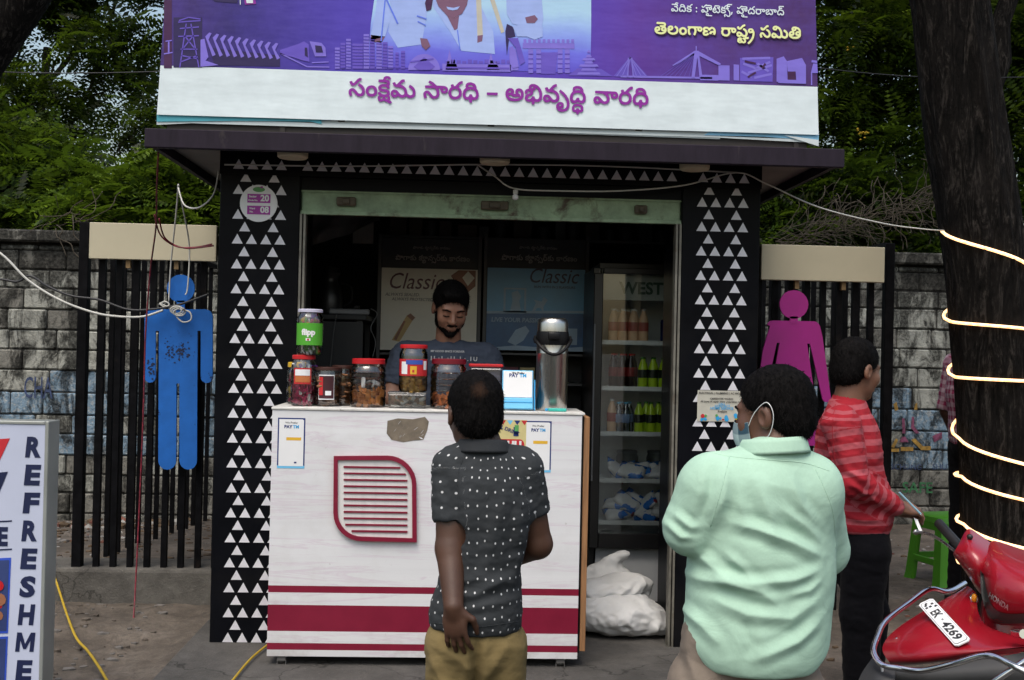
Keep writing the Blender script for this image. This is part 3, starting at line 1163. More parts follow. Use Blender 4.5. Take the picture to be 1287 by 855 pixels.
# outlines of the Telugu lettering: one polygon per line, first point then steps
TELUGU = {
    'slogan': '''306 170 -10 -4 -7 -6 -5 -18 -38 -2 -2 -16 2 -4 4 -2 60 0 7 -4 -1 -6 -6 -3 -32 -1 -18 -6 -12 -12 -4 -10 0 -8 3 -10 11 -11 18 -5 34 -4 7 -4 1 -8 -4 -4 -8 -3 -22 0 -12 5 -10 15 -20 -6 -1 -3 3 -10 5 -8 9 -8 -15 -2 -2 -4 0 -16 7 -16 14 -8 16 0 16 9 8 -7 8 -3 10 0 10 -10 18 -3 10 4 2 4 -6 15 -13 1 5 22 -3 12 -12 2 6 6 6 14 -1 12 -3 10 -15 12 -14 4 -32 3 -9 5 2 8 11 4 24 -2 6 -4 8 -11 18 4 3 3 -3 10 -5 8 8 16 0 12 -3 8 -10 11 -20 5 -1 2 3 5 8 1 6 -2 4 -6 4 -1 16 5 1 4 -4 8 -9 9 -12 4
90 148 -16 -8 -24 -28 -8 -7 -6 1 -8 16 -20 -5 -1 -7 6 -14 11 -11 6 -2 14 -1 13 6 33 35 17 5 1 4 -2 16
444 148 -15 -8 -31 -34 -6 -1 -2 2 -5 13 -3 3 -18 -5 -3 -6 7 -16 10 -10 10 -4 34 -2 14 -4 10 -6 8 -10 5 -10 1 -16 -4 -10 -8 -5 -14 1 -8 6 -18 22 -10 8 -12 5 -14 0 -13 -7 -9 -12 -3 -18 6 -16 9 -9 18 -5 14 3 16 12 12 -10 20 -5 20 5 14 10 14 -10 14 -4 16 0 16 6 13 15 4 14 -1 24 -8 20 -8 10 -14 12 -16 9 -4 -2 -7 -19 17 -11 11 -11 5 -12 1 -16 -2 -8 -9 -7 -14 0 -14 9 -5 6 -3 22 -9 20 -19 17 -26 11 16 18 16 5 3 3 -3 18
924 148 -18 -10 -23 -28 -7 -5 -6 2 -8 15 -20 -6 -1 -6 6 -14 -11 -10 -9 -14 -3 -12 -1 -20 8 -22 7 -8 12 -9 16 -5 26 0 20 7 8 7 8 10 7 22 -2 24 -9 18 -19 16 19 23 17 5 1 6 -2 13 -4 3
1706 148 -18 -10 -23 -28 -7 -5 -6 2 -5 13 -5 3 -18 -7 -1 -4 6 -16 11 -11 10 -3 40 -3 10 -4 10 -7 10 -18 2 -10 -3 -14 -9 -7 -14 1 -10 8 -14 17 -12 11 -12 5 -16 -1 -8 -3 -8 -7 -7 -16 0 -12 4 -12 13 -12 10 -3 14 0 10 4 12 10 16 -12 8 -2 18 1 14 5 12 13 5 14 1 20 -9 24 -12 14 -9 7 -26 11 16 19 17 5 1 6 -2 13 -4 3
2342 149 -10 -4 -10 -8 -28 -31 -6 0 -10 17 -16 -5 -5 -4 6 -18 -14 -14 -4 -8 -5 -18 0 -14 4 -16 4 -8 18 -17 20 -6 22 1 14 4 10 6 13 14 7 22 0 14 -4 14 -10 18 -17 12 19 22 16 5 3 3 -2 18
666 146 -8 -14 0 -6 33 -20 -59 -2 -3 -4 0 -14 5 -4 78 0 8 -14 5 -14 1 -16 -1 -10 -9 -9 -14 0 -8 5 -20 24 -12 11 -14 3 -12 -2 -14 -10 -6 -14 2 -22 5 -14 5 -5 20 7 -8 24 1 10 5 3 8 -4 26 -31 12 -7 8 -2 16 0 20 9 9 10 5 18 0 20 -8 30 16 0 -1 -14 3 -10 8 -11 8 -4 16 -2 10 2 10 7 5 6 3 10 0 12 -6 14 -8 7 -22 6 -58 1 -30 26
1514 144 -14 -6 -6 -6 -6 -14 2 -12 -22 -8 -10 -12 -2 -8 1 -12 3 -6 4 -2 17 6 -1 12 4 5 14 1 5 -2 1 -6 -4 -6 -24 -11 -12 -9 -6 -14 -1 -12 5 -12 10 -10 22 -6 20 5 2 -25 20 -1 3 1 1 4 0 21 12 -4 18 1 14 6 8 8 6 10 4 14 1 30 -6 24 -7 14 -11 16 -10 10 -11 8 -16 7 -10 2
990 140 -14 -6 -11 -12 -2 -16 4 -12 -14 -14 -6 -10 -5 -20 0 -18 5 -18 10 -12 15 -7 14 0 10 3 1 -24 19 -2 4 2 1 2 1 22 10 -3 16 1 12 5 7 7 7 16 2 22 -8 28 -12 16 -1 16 -9 18 -10 9 -12 5 -16 4
1882 140 -18 -8 -7 -8 -3 -18 4 -12 -12 -12 -10 -18 -4 -16 0 -16 6 -18 10 -12 14 -7 14 0 10 3 14 10 10 -9 10 -3 16 -1 10 3 8 6 9 12 3 14 1 18 -7 24 -14 18 0 12 -3 12 -13 16 -10 6 -12 4
2408 140 -18 -8 -7 -8 -3 -18 4 -12 -12 -12 -9 -14 -4 -14 -1 -22 6 -18 10 -12 14 -7 14 0 10 3 2 -24 20 -1 3 1 1 4 0 20 10 -3 16 1 16 8 7 8 5 18 0 22 -6 20 -14 18 -1 18 -9 16 -12 10 -10 5 -16 3
1515 122 11 1 0 -11 -6 -3 -6 1 -3 6
998 118 10 0 10 -2 6 -4 6 -8 -26 1 -16 -2 -1 9 5 5
1888 118 20 -2 7 -4 6 -8 -25 1 -16 -2 -2 3 0 6 4 4
2414 118 20 -2 7 -4 6 -8 -25 1 -16 -2 -2 3 0 6 4 4
1549 112 5 -2 10 -12 12 -26 3 -30 -5 -16 -8 -7 -14 0 -9 7 -5 15 -16 1 -5 -2 -3 -10 -6 -8 -6 -3 -16 0 -5 7 3 8 36 20 8 16 -2 18 14 6 5 6
88 105 -5 -5 -6 -14 3 -5 18 -11 10 -12 4 -14 -1 -14 -3 -6 -6 -5 -16 1 -8 6 -20 24 -10 8 -14 4 -12 -2 -13 -8 -8 -16 1 -16 10 -24 6 -1 15 7 1 2 -6 12 -3 12 2 8 5 3 8 -5 24 -28 14 -9 8 -2 18 1 14 5 11 11 5 12 2 12 -1 18 -5 14 -8 12 -10 11
1330 104 -14 -5 -13 -13 -6 -16 -1 -12 1 -16 5 -14 16 -19 14 -8 20 -5 38 0 28 8 12 8 8 8 8 16 4 26 -6 20 -14 17 -18 6 -10 -1 -14 -5 -6 -7 -5 -10 0 -14 5 -10 -18 -1 4 13 0 10 -6 14 -12 9
1752 105 -5 -5 -6 -14 26 -20 26 -30 13 -30 2 -12 0 -20 -6 -18 -12 -10 -14 -4 -20 2 0 2 14 3 9 7 6 14 0 10 -4 10 -9 8 -12 4 -14 -1 -10 -4 -12 -13 -4 -12 0 -16 6 -16 14 -13 12 -5 14 -2 18 1 22 8 17 17 7 18 2 12 -1 28 -8 26 -17 28 -24 26
2046 105 -4 -5 2 -16 58 -2 6 -1 16 -9 8 -6 7 -12 2 -8 -2 -20 -7 -6 -10 -2 -12 6 -18 21 -16 13 -16 3 -16 -4 -13 -15 -2 -20 9 -18 8 -6 8 -3 14 0 8 2 16 12 12 -10 12 -4 18 1 18 8 11 16 3 12 0 16 -5 16 -11 18 25 0 -1 -14 3 -12 7 -8 14 -6 14 0 12 4 9 8 4 12 0 12 -6 14 -11 9 -14 3
184 90 -18 -5 -15 -13 -8 -18 0 -22 6 -16 15 -15 14 -5 20 -1 18 6 10 9 9 14 3 20 -4 18 -10 16 -14 9 -14 3
1008 82 22 -3 10 -7 7 -8 4 -12 1 -16 -2 -8 -6 -8 -8 -2 -8 4 -5 6 -3 11 -6 3 -12 0 -4 -2 -3 -12 -9 -9 -12 1 -5 4 -3 20 2 12 6 12 14 11
1332 82 6 1 5 -3 1 -4 -1 -6 -7 -4 -14 2 2 8
1899 82 15 -1 12 -5 13 -14 3 -14 0 -14 -3 -10 -5 -5 -10 0 -6 3 -5 6 -2 12 -5 2 -16 -1 -6 -15 -8 -7 -10 0 -7 7 -2 24 6 16 8 8 9 5
2425 82 15 -1 12 -5 13 -14 3 -14 0 -14 -3 -10 -5 -5 -10 0 -6 3 -5 6 -2 12 -5 2 -16 -1 -6 -15 -8 -7 -10 0 -7 7 -2 24 6 16 8 8 9 5
781 80 7 2 8 -4 2 -10 -2 -4 -10 -2 -4 2 -2 6
865 80 25 1 9 -5 7 -8 4 -12 0 -12 -3 -12 -11 -10 -14 -4 -14 2 -8 3 -9 9 -3 12 0 14 8 16
1403 80 11 1 9 -9 2 -10 -1 -14 -4 -11 -2 17 -12 7 -4 5 -2 10
2199 80 7 1 7 -3 2 -8 -3 -6 -10 -1 -4 2 -2 5
2282 80 26 0 10 -6 6 -8 3 -10 -1 -16 -4 -10 -10 -9 -12 -3 -16 2 -8 3 -9 11 -3 10 2 18 6 12
182 66 12 1 8 -2 10 -13 0 -20 -4 -7 -8 -5 -20 0 -8 5 -4 7 -2 8 2 12 4 8
1142 62 -1 -18 1 -3 4 -1 80 0 6 4 0 14 -2 5
1347 46 1 0 2 -10 4 -2 64 0 -6 -6 -14 -7 -24 -3 -20 2 -20 8 -7 6 -6 10
376 38 10 -1 8 -9 -6 -9 -10 -1 -6 4 -1 12
1638 38 6 0 10 -8 2 -4 -6 -7 -10 -1 -6 4 -1 10
2058 38 6 0 10 -8 2 -4 -6 -7 -10 -1 -6 4 -1 10
263 0 21 -6 -6 -13 -4 -2 -8 1 -3 6
318 -2 5 0 -1 -14 -4 -5 -6 0 -6 5 -4 10
1890 -8 -18 -5 -15 -13 -6 -14 0 -18 4 -10 9 -9 12 -3 12 1 2 -16 16 -1 5 4 -1 12 20 1 6 3 7 6 5 14 1 12 -4 14 -15 15 -22 7
1749 -20 11 0 2 -4 -1 -6 -5 -3 -14 1 1 6
1886 -30 20 2 10 -3 9 -9 1 -14 -4 -5 -6 0 -8 12 -14 1 -4 -2 -6 -11 -8 1 -3 4 0 12 5 8''',
    'party': '''544 75 -11 -5 -16 -17 -3 1 -4 8 -9 -3 -2 -3 5 -10 9 -5 5 0 7 3 15 16 10 4 -1 10
685 75 -10 -5 -16 -17 -3 1 -4 7 -10 -2 -1 -3 4 -9 4 -4 6 -2 7 1 6 3 15 16 9 3 -1 9
728 72 -5 -2 -6 -6 -1 -7 2 -7 6 -5 11 -1 7 3 4 9 2 0 7 -7 6 -10 3 -11 0 -10 -3 -7 -8 -1 -19 18 -9 3 -6 -1 -7 -5 -3 -6 0 -10 5 -8 11 -4 8 2 7 5 7 -5 9 -2 9 2 8 5 8 -5 9 -2 10 2 7 5 4 9 0 14 -5 11 -7 8 -12 6 -5 -8 1 -3 12 -9 3 -6 1 -6 -3 -9 -4 -1 -7 1 -8 6 -2 21 -4 10 -7 10 -6 6 -10 6 -10 3
16 71 -3 -3 0 -7 3 -2 41 -1 1 -4 -3 -1 -20 -1 -2 -2 0 -6 3 -3 9 -1 -5 -8 1 -6 2 -5 5 -4 10 -3 -7 -3 -9 -1 -15 1 -8 3 13 5 4 5 1 7 -2 7 -4 4 -7 3 -5 0 -10 -4 -6 -7 -2 -12 4 -11 9 -9 15 -4 21 0 15 6 7 7 4 12 -3 14 -7 8 5 9 -1 6 -3 6 -4 3 -9 2
844 71 -8 -3 -4 -7 -1 -6 4 -10 -11 -3 -7 -8 -3 -12 3 -8 7 -9 7 -4 10 -3 21 0 12 3 11 9 4 9 0 22 -2 9 -5 9 -10 8 -13 4
730 61 4 0 0 -5 -3 -1 -3 1
846 60 3 0 1 -3 -1 -3 -4 0 -2 4
862 58 9 -5 5 -8 -9 0 -8 -4 -4 -6 -1 -8 3 -6 3 -3 8 -3 4 0 0 -1 -16 -4 -11 0 -12 4 0 1 9 2 6 5 2 5 0 7 -4 8 11 4 3 4
95 52 -5 -2 -6 -5 -5 -12 1 -14 5 -11 12 -8 16 -3 14 2 10 5 7 9 3 12 -2 10 -4 8 -9 7 -6 2 -5 -9 12 -11 1 -7 -1 -6 -8 -7 -7 -2 -11 0 -10 4 -5 8 9 0 8 3 5 7 1 8 -2 6 -4 4 -5 2
202 52 -1 -8 4 -4 -3 -9 0 -13 4 -13 5 -7 11 5 -7 14 -1 11 2 7 6 5 12 0 4 -2 3 -4 2 -8 -1 -8 -6 -15 9 -5 2 0 3 5 5 14 1 9 -3 15 7 -1 0 -7 2 -6 4 -4 5 -2 8 -1 6 3 6 8 0 9 -2 5 -4 4 -7 3
307 52 -9 -4 -3 -4 -2 -6 1 -7 4 -6 -4 -5 -2 -7 2 -8 4 -4 7 -3 12 0 10 5 5 6 7 -9 7 -3 13 2 7 5 6 11 0 14 -4 12 -6 7 -8 4 -7 1 -8 -3 -6 -4 -12 6
405 52 -1 -8 4 -4 -4 -13 2 -14 8 -10 11 -5 15 0 8 3 6 5 6 14 0 9 -3 12 7 0 2 -13 3 -4 7 -4 6 0 7 2 5 5 2 6 0 6 -3 7 -10 6
540 52 -5 -9 11 -8 5 -8 1 -10 -2 -6 -5 -1 -6 1 -14 15 -12 5 -11 -4 -5 -8 1 -12 7 -8 8 -2 5 1 10 6 7 -5 11 -2 1 -4 -9 3 -5 -7 1 -2 8 -5 2 -3 0 -7 -3 -1 -4 1 -2 5 -6 1 2 4 1 6 -3 5 -3 2 -10 1 -10 -6 -3 -8 0 -9 4 -8 9 -5 9 1 5 3 10 -4 10 2 4 4 3 7 -1 7 -3 7 11 -1 7 3 3 3 -5 8 -6 -2 -4 1 0 3 3 5 3 8 1 8 -3 9 -10 14
578 52 -6 -3 -4 -5 -2 -5 1 -8 4 -5 9 -4 14 2 0 -11 -2 -11 -6 -14 -8 -11 -13 -13 7 -9 15 13 8 11 8 16 4 18 -1 18 -6 13 -8 7
681 52 -5 -9 10 -7 5 -7 2 -6 -2 -11 -3 -2 -6 0 -5 3 -15 16 -7 3 -7 -2 -6 -4 -4 -9 1 -9 5 -11 11 4 -4 14 0 3 3 1 15 -16 9 -5 6 -1 10 2 8 7 4 11 0 7 -3 10 -9 12
168 45 -9 -4 -7 -7 -2 -8 0 -11 4 -8 7 -7 9 -3 10 1 7 3 7 7 3 8 0 11 -4 9 -5 5 -9 4
99 41 3 -1 0 -5 -2 -1 -7 0 0 4
581 41 6 -1 4 -4 -5 -2 -6 0 -2 4
272 40 7 -1 1 -5 -2 -2 -6 1
309 40 10 0 5 -3 4 -7 8 0 2 1 6 8 6 1 6 -3 3 -9 -9 1 -12 -4 -4 -6 -2 -10 -9 7 -8 -6 -7 0 -3 2 1 5 15 2 3 3 -2 8 -15 3 -1 3
426 40 14 -1 6 -6 1 -13 -3 -6 -4 -3 -6 -1 -9 1 -7 7 -1 4 1 10 3 5
477 40 7 -1 0 -4 -1 -3 -6 0
18 33 5 0 1 -2 0 -3 -4 -1 -6 0 0 3
54 33 6 0 3 -3 -3 -3 -5 0 -2 2
171 33 8 -1 5 -6 0 -10 -6 -6 -10 0 -5 7 1 11
831 33 6 0 1 -2 -1 -3 -4 -2 -6 2
868 33 6 0 3 -3 -3 -3 -5 0 -3 2
510 18 6 0 4 -4 -1 -2 -3 -2 -5 0 -2 2
722 18 5 0 5 -5 -4 -3 -5 0 -2 2
348 17 7 -1 3 -2 -1 -2 -5 -3 -5 0 -1 3
518 -14 3 -1 -4 -1 -1 1
514 -26 10 0 -1 -2 -4 -2''',
    'venue': '''52 85 -11 -3 -3 -5 -2 -7 -29 0 -2 -8 2 -2 45 -1 1 -4 -2 -3 -22 0 -1 -8 2 -2 11 -1 11 -7 5 -10 -1 -11 -5 -4 -6 0 -21 19 -12 1 -8 -5 -3 -8 2 -9 6 -7 13 -1 10 7 10 -7 12 0 7 3 5 7 2 10 -1 9 -5 10 -5 5 5 6 1 11 -5 7 -11 5 3 4 5 -1 4 -4 7 2 2 2 -6 7
524 85 -8 -4 -4 -7 -12 -4 -16 -18 -5 1 -4 8 -9 -3 2 -9 -6 -5 -2 -6 1 -7 5 -7 7 -2 20 -2 4 -5 -1 -3 -3 -2 -14 -1 -6 2 -4 7 -3 0 -8 -3 4 -8 4 -4 9 -4 9 -1 12 2 7 4 3 4 2 7 -3 8 -8 6 -24 4 -2 5 5 3 11 0 6 -2 4 -6 8 2 2 2 -4 7 -7 6 10 12 9 3 2 -2 -3 -5 0 -6 -3 -1 -4 -8 13 -10 13 -16 6 -15 1 -17 -4 -8 -7 -1 -17 14 -6 2 -7 0 -5 -4 -3 -7 1 -8 4 -8 8 3 -3 10 2 5 5 -1 12 -13 9 -3 13 3 5 5 3 7 1 12 -5 21 -8 14 -12 13 9 2 1 7 -10 2 -2 3 3 3 18 1 1 8 -1 1 -18 1 -3 1 0 3 4 3 34 0 1 8 -2 2
1007 85 -8 -3 -3 -5 -1 -6 4 -8 -3 -7 1 -8 -9 -8 -4 -9 -2 -8 2 -12 3 -7 8 -5 11 0 9 6 10 -6 10 -1 9 6 3 8 1 13 -3 10 -7 9 -8 5 -23 4 0 4 2 1 19 1 1 7 -2 2 -18 1 -3 1 0 3 4 2 34 1 1 8 -2 2
193 74 -10 -5 -17 -17 -3 1 -4 8 -10 -4 3 -8 -6 -6 -2 -6 3 -10 10 -5 20 -3 3 -3 0 -4 -3 -2 -11 -2 -10 4 -4 6 -9 -2 -1 -2 3 -6 7 -6 7 -3 14 -1 10 3 6 5 3 11 -5 9 -10 4 -20 3 -3 4 6 4 10 1 6 -2 5 -7 9 3 -3 8 -7 6 9 11 10 4 -1 8
325 74 -10 -4 -17 -18 -4 1 -3 8 -9 -3 3 -10 6 -5 8 -1 5 2 19 19 3 -3 39 0 2 -6 -5 -2 -41 -1 -3 -9 12 -9 4 -9 0 -10 -5 -5 -9 1 -15 16 -6 3 -5 1 -9 -3 -5 -6 -2 -9 4 -8 5 -5 13 0 9 7 8 -6 8 -2 13 4 6 9 2 9 -2 9 -7 13 13 0 0 -12 4 -5 5 -3 11 0 8 6 2 12 -4 7 2 11 -5 9 -11 3 -31 0 -2 4
653 74 -10 -5 -15 -17 -5 1 -4 8 -8 -3 -1 -2 3 -7 6 -6 8 -1 7 3 17 17 3 -2 38 0 3 -2 1 -4 -5 -2 -41 -1 -4 -8 12 -10 5 -11 -1 -9 -5 -4 -10 2 -14 15 -5 3 -6 1 -7 -2 -5 -4 -3 -8 2 -10 6 -6 13 -1 9 6 8 -5 9 -2 12 4 6 8 2 12 -3 10 -6 10 14 -1 0 -11 3 -5 6 -3 10 0 8 6 2 11 -4 8 2 11 -3 8 -6 3 -7 1 -30 0 -3 4
769 74 -10 -5 -15 -17 -5 1 -4 8 -9 -3 2 -9 -10 -8 -5 -9 -2 -8 1 -12 7 -11 6 -3 9 1 10 6 5 -4 10 -3 8 2 6 6 4 11 -3 17 -6 9 -12 8 9 10 10 4 -1 8
101 70 -10 -3 -6 -7 -1 -6 2 -7 -11 -15 -2 -8 1 -13 4 -7 8 -5 11 0 9 6 8 -6 12 0 6 3 5 8 2 10 -2 12 -8 13 -1 8 -6 10 -8 5
405 70 -2 -2 1 -8 -6 -2 0 -10 -9 -6 -5 -10 -1 -14 3 -9 6 -7 8 -4 10 1 10 6 10 -6 9 -1 7 3 6 6 3 11 -2 13 -7 12 5 4 3 6 -2 10 -8 6
98 59 13 0 7 -8 -23 0 -1 5
408 59 31 1 4 -2 -1 -5 -17 -1 -2 -2 1 -8 8 -1 10 -12 2 -11 -3 -8 -5 -2 -6 2 -7 10 -8 0 -3 -8 -5 -3 -6 0 -6 4 -2 9 16 -1 7 4 3 6 -2 12 -8 6
783 51 -1 -8 6 -2 -6 -11 2 -16 6 -9 13 -7 17 2 12 9 4 8 1 11 -5 14 11 0 1 -13 8 -7 7 -1 7 2 6 10 0 7 -3 6 -9 5
887 51 -5 -2 -5 -5 -2 -8 2 -6 9 2 0 7 3 2 8 0 2 -5 -3 -3 -15 -8 -4 -5 -1 -7 3 -9 9 -6 12 1 10 7 7 -6 9 -2 12 4 6 9 2 13 -3 8 -6 10 13 0 1 -13 9 -7 12 1 7 8 -1 12 -8 7 -58 2 -1 -9 11 -3 10 -10 2 -7 0 -10 -4 -4 -7 0 -5 3 -3 8 -8 0 -7 -10 -10 -1 -3 2 0 5 18 10 4 6 1 6 -3 8 -4 4
233 47 -4 -3 -1 -7 4 -5 6 0 4 4 0 6 -3 4
99 41 14 0 6 -2 5 -5 4 -13 -3 -11 -4 -2 -5 2 -7 10 -7 0 -6 -10 -5 -2 -5 3 -2 7 2 13 4 6
361 41 5 0 3 -2 -1 -8 -8 1
689 41 4 1 5 -3 0 -5 -2 -3 -7 1
736 41 15 0 10 -5 5 -12 0 -9 -3 -5 -4 -2 -6 2 -6 10 -8 0 -2 -7 -5 -4 -5 0 -3 2 -2 10 2 10 5 7
804 41 13 -1 7 -7 1 -14 -2 -5 -6 -4 -15 0 -7 6 -2 9 1 7 4 6
854 41 7 -1 1 -6 -1 -3 -8 1
961 41 5 0 3 -2 -1 -8 -8 1
1008 41 14 0 11 -6 5 -12 -1 -7 -3 -6 -9 0 -7 10 -7 0 -2 -7 -4 -4 -5 -1 -5 3 -2 7 2 12 5 7
402 39 6 -1 1 -3 -2 -4 -7 -1 -5 2
14 19 7 -1 4 -4 -1 -2 -3 -3 -7 0 -2 4
291 19 6 0 5 -6 -4 -4 -6 0 -3 4
619 19 8 -1 4 -4 -3 -4 -4 -2 -5 2 -2 4
234 14 -5 -3 -1 -5 2 -6 5 -2 5 2 2 5 -1 6
559 13 -6 -25 2 -2 7 2 8 22 -2 4
332 -5 -6 -3 -4 -7 1 -9 6 -6 9 -2 41 0 2 1 -1 8 -30 1 0 7 -3 7 -7 3
660 -5 -7 -4 -3 -7 1 -7 5 -6 11 -3 40 0 2 1 -1 8 -30 1 0 8 -2 5 -7 4
333 -14 7 -1 0 -7 -8 1
662 -14 6 -1 0 -7 -7 1 -1 5''',
    'warn': '''566 86 -9 -3 -5 -7 4 -13 -4 -7 2 -10 -7 -11 -2 -14 3 -11 8 -8 10 -4 13 0 11 4 6 6 4 10 0 13 -4 10 -7 7 -24 6 1 3 20 1 0 10 -21 2 -1 3 37 2 2 9 -2 2
243 74 -8 -4 -16 -17 -3 0 -5 8 -10 -3 2 -8 -7 -10 1 -11 7 -6 24 -4 4 -4 -3 -5 -11 -1 -9 3 -5 7 -10 -3 2 -8 7 -7 10 -3 12 0 16 6 11 -6 9 0 9 3 6 6 3 13 -3 12 -10 14 -11 6 -6 -9 16 -16 1 -11 -5 -6 -13 3 -6 11 -7 5 -27 6 1 4 5 2 12 -1 7 -7 10 2 -3 9 -7 6 8 10 10 4 -1 10
358 74 -9 -5 -15 -16 -3 0 -4 8 -10 -3 1 -9 -8 -10 1 -9 6 -6 26 -5 4 -3 -1 -4 -17 -2 -10 9 -10 -3 0 -2 5 -10 11 -5 16 -1 10 2 8 11 -3 14 -9 5 -22 3 -3 4 4 3 14 0 9 -8 9 3 0 6 5 0 -1 -10 3 -8 27 -27 4 -12 -2 -7 -5 -4 -20 0 0 4 15 9 2 9 -2 6 -6 4 -14 0 -6 -3 -3 -7 2 -8 8 0 -7 -6 -1 -11 4 -6 8 -3 22 1 14 10 3 18 -7 15 -25 23 -1 10 5 3 10 -2 2 -8 -2 -7 8 -5 5 8 10 -6 13 2 6 8 0 10 -6 8 -9 3 -64 0 -4 -2 7 10 10 4 0 10
482 74 -8 -4 -16 -17 -8 8 -10 -4 3 -8 6 -6 21 -3 12 -5 6 -10 0 -12 -4 -3 -8 0 -19 19 -13 1 -6 -4 -4 -8 0 -8 5 -12 11 4 -4 12 2 5 4 -1 13 -15 11 -5 14 1 8 8 3 15 -4 13 -9 10 -14 7 8 9 8 3 0 10
652 74 -9 -5 -15 -16 -3 0 -5 8 -10 -3 2 -8 -7 -11 2 -11 6 -5 24 -4 5 -4 -3 -4 -12 -2 -8 3 -5 7 -10 -2 1 -8 8 -8 22 -3 15 6 9 -6 11 0 9 3 6 7 3 15 -4 12 -8 10 -11 7 -3 -1 -4 -8 16 -15 1 -13 -5 -5 -7 0 -7 4 -6 11 -6 4 -27 6 1 4 5 2 12 -1 7 -7 10 2 -2 8 -7 7 8 11 9 3 0 9
857 74 -9 -5 -15 -16 -3 0 -5 8 -9 -3 2 -10 -8 -9 -4 -16 5 -15 8 -7 9 -3 13 0 11 5 7 8 3 10 -2 14 -4 8 -9 7 8 10 10 4 -1 10
27 73 -4 -10 16 -10 -4 -3 -10 5 -13 -2 -7 -9 1 -11 2 -2 9 3 -1 7 3 3 8 -2 4 -7 8 -1 5 8 4 2 7 -13 1 -15 -2 -5 -9 -1 -20 19 -15 0 -7 -6 -3 -7 3 -11 6 -6 12 -1 11 6 13 -6 16 3 6 8 2 10 -5 25 7 -1 1 -12 6 -6 12 -1 9 6 2 13 -6 9 -10 3 -30 1
105 52 -1 -8 4 -3 -4 -13 0 -11 5 -13 5 -6 10 5 -6 12 -2 13 3 7 6 5 12 0 7 -6 1 -16 -7 -15 10 -5 9 19 1 10 -4 14 9 0 1 -13 10 -7 13 2 7 9 -3 13 -9 6
504 52 -5 -9 17 -14 11 -15 5 -15 0 -16 -3 -6 -5 -1 -19 15 -10 2 -10 -6 -1 -13 4 -9 9 2 -2 13 3 2 17 -15 15 -1 10 6 3 7 0 26 -13 26
721 52 -1 -18 3 -8 8 -4 21 -3 4 -3 -2 -5 -12 -2 -8 3 -5 7 -11 -3 6 -12 13 -6 15 0 9 3 5 5 3 10 -2 6 -6 6 -26 5 -3 2 1 4 17 1 8 -8 9 3 0 6 7 0 2 -14 11 -7 11 3 6 9 -2 13 -9 6
881 52 -11 -5 -4 -9 5 -13 -6 -10 1 -7 4 -6 8 -4 11 0 15 10 -8 8 -10 -7 -8 2 2 7 16 3 -1 9 -16 4 0 4 5 3 10 -1 9 -10 8 1 6 9 9 -1 6 -12 -13 1 -8 -3 -5 -9 1 -10 5 -6 10 -3 9 2 8 6 5 11 0 13 -3 11 -6 8 -16 4 -14 -7 -10 6
968 45 -10 -4 -6 -6 -4 -18 9 -15 9 -4 11 0 14 9 5 18 -9 15
82 43 8 -1 -1 -7 -6 0
174 40 8 -1 -1 -7 -6 0
414 40 7 -1 -1 -7 -6 0
566 40 13 0 7 -5 2 -15 -7 -9 -14 -1 -8 7 -1 14
785 40 8 -1 -1 -7 -6 0
827 40 13 0 8 -7 1 -14 -7 -8 -13 -1 -9 7 -1 14
968 33 9 0 5 -6 0 -12 -6 -5 -9 0 -6 6 0 11
15 19 9 -5 -3 -4 -8 1
920 17 7 0 3 -5 -4 -3 -6 0 -2 3
368 -5 5 0 1 -3 -8 -4''',
}
# ------------------------------------------------------------------ printed banner on the roof edge
YB = 4.845
banner = thing('banner', 'large purple and white printed cloth banner with Telugu slogan on the kiosk roof', 'banner', (0.1, YB, 2.70))


def sv(r, g, b, k=0.86):
    """print colour measured under the photograph's light"""
    return tuple(min(0.85, c / k) for c in srgb(r, g, b))


def print_mat(name, col, var=0.06, c2=None):
    m, k, b = new_mat(name)
    v = k.coords('Object')
    n = k.noise(v, 9.0, 5, 0.6)
    c = k.ramp(n, [(0.3, [q * (1 - var) for q in col]), (0.7, [min(1, q * (1 + var)) for q in col])])
    k.link(c, b.inputs['Base Color'])
    b.inputs['Roughness'].default_value = 0.5
    b.inputs['Specular IOR Level'].default_value = 0.35
    vs = k.coords('Object', (1.0, 1.0, 3.2), (0, R_(12), 0))
    bp = k.n('Bump', i_Strength=0.15, i_Distance=0.03)
    k.link(k.math('ADD', k.noise(vs, 3.0, 3, 0.5), k.math('MULTIPLY', k.noise(v, 14, 3, 0.5), 0.12)), bp.inputs['Height'])
    k.link(bp.outputs[0], b.inputs['Normal'])
    return m


def print_gradient():
    """the printed violet ground: navy at the left, blue-violet towards the middle, plum at the right"""
    m = print_mat('printed_violet', (0.1, 0.1, 0.4))
    k = NT(m)
    b = m.node_tree.nodes['Principled BSDF']
    sep = k.n('SeparateXYZ')
    k.link(k.coords('Object'), sep.inputs[0])
    x = k.math('MULTIPLY_ADD', sep.outputs[0], 1 / 2.9, 0.5, clamp=True)
    c = k.ramp(x, [(0.0, sv(46, 22, 78)), (0.12, sv(40, 28, 105)), (0.28, sv(66, 50, 160)), (0.62, sv(78, 52, 165)), (0.72, sv(82, 44, 140)),
                   (0.86, sv(70, 38, 108)), (1.0, sv(64, 34, 92))])
    n = k.noise(k.coords('Object'), 4.0, 6, 0.7)
    c = k.mix(k.ramp(n, [(0.4, 0.0), (0.75, 0.35)]), c, sv(92, 74, 190))
    k.link(c, b.inputs['Base Color'])
    return m


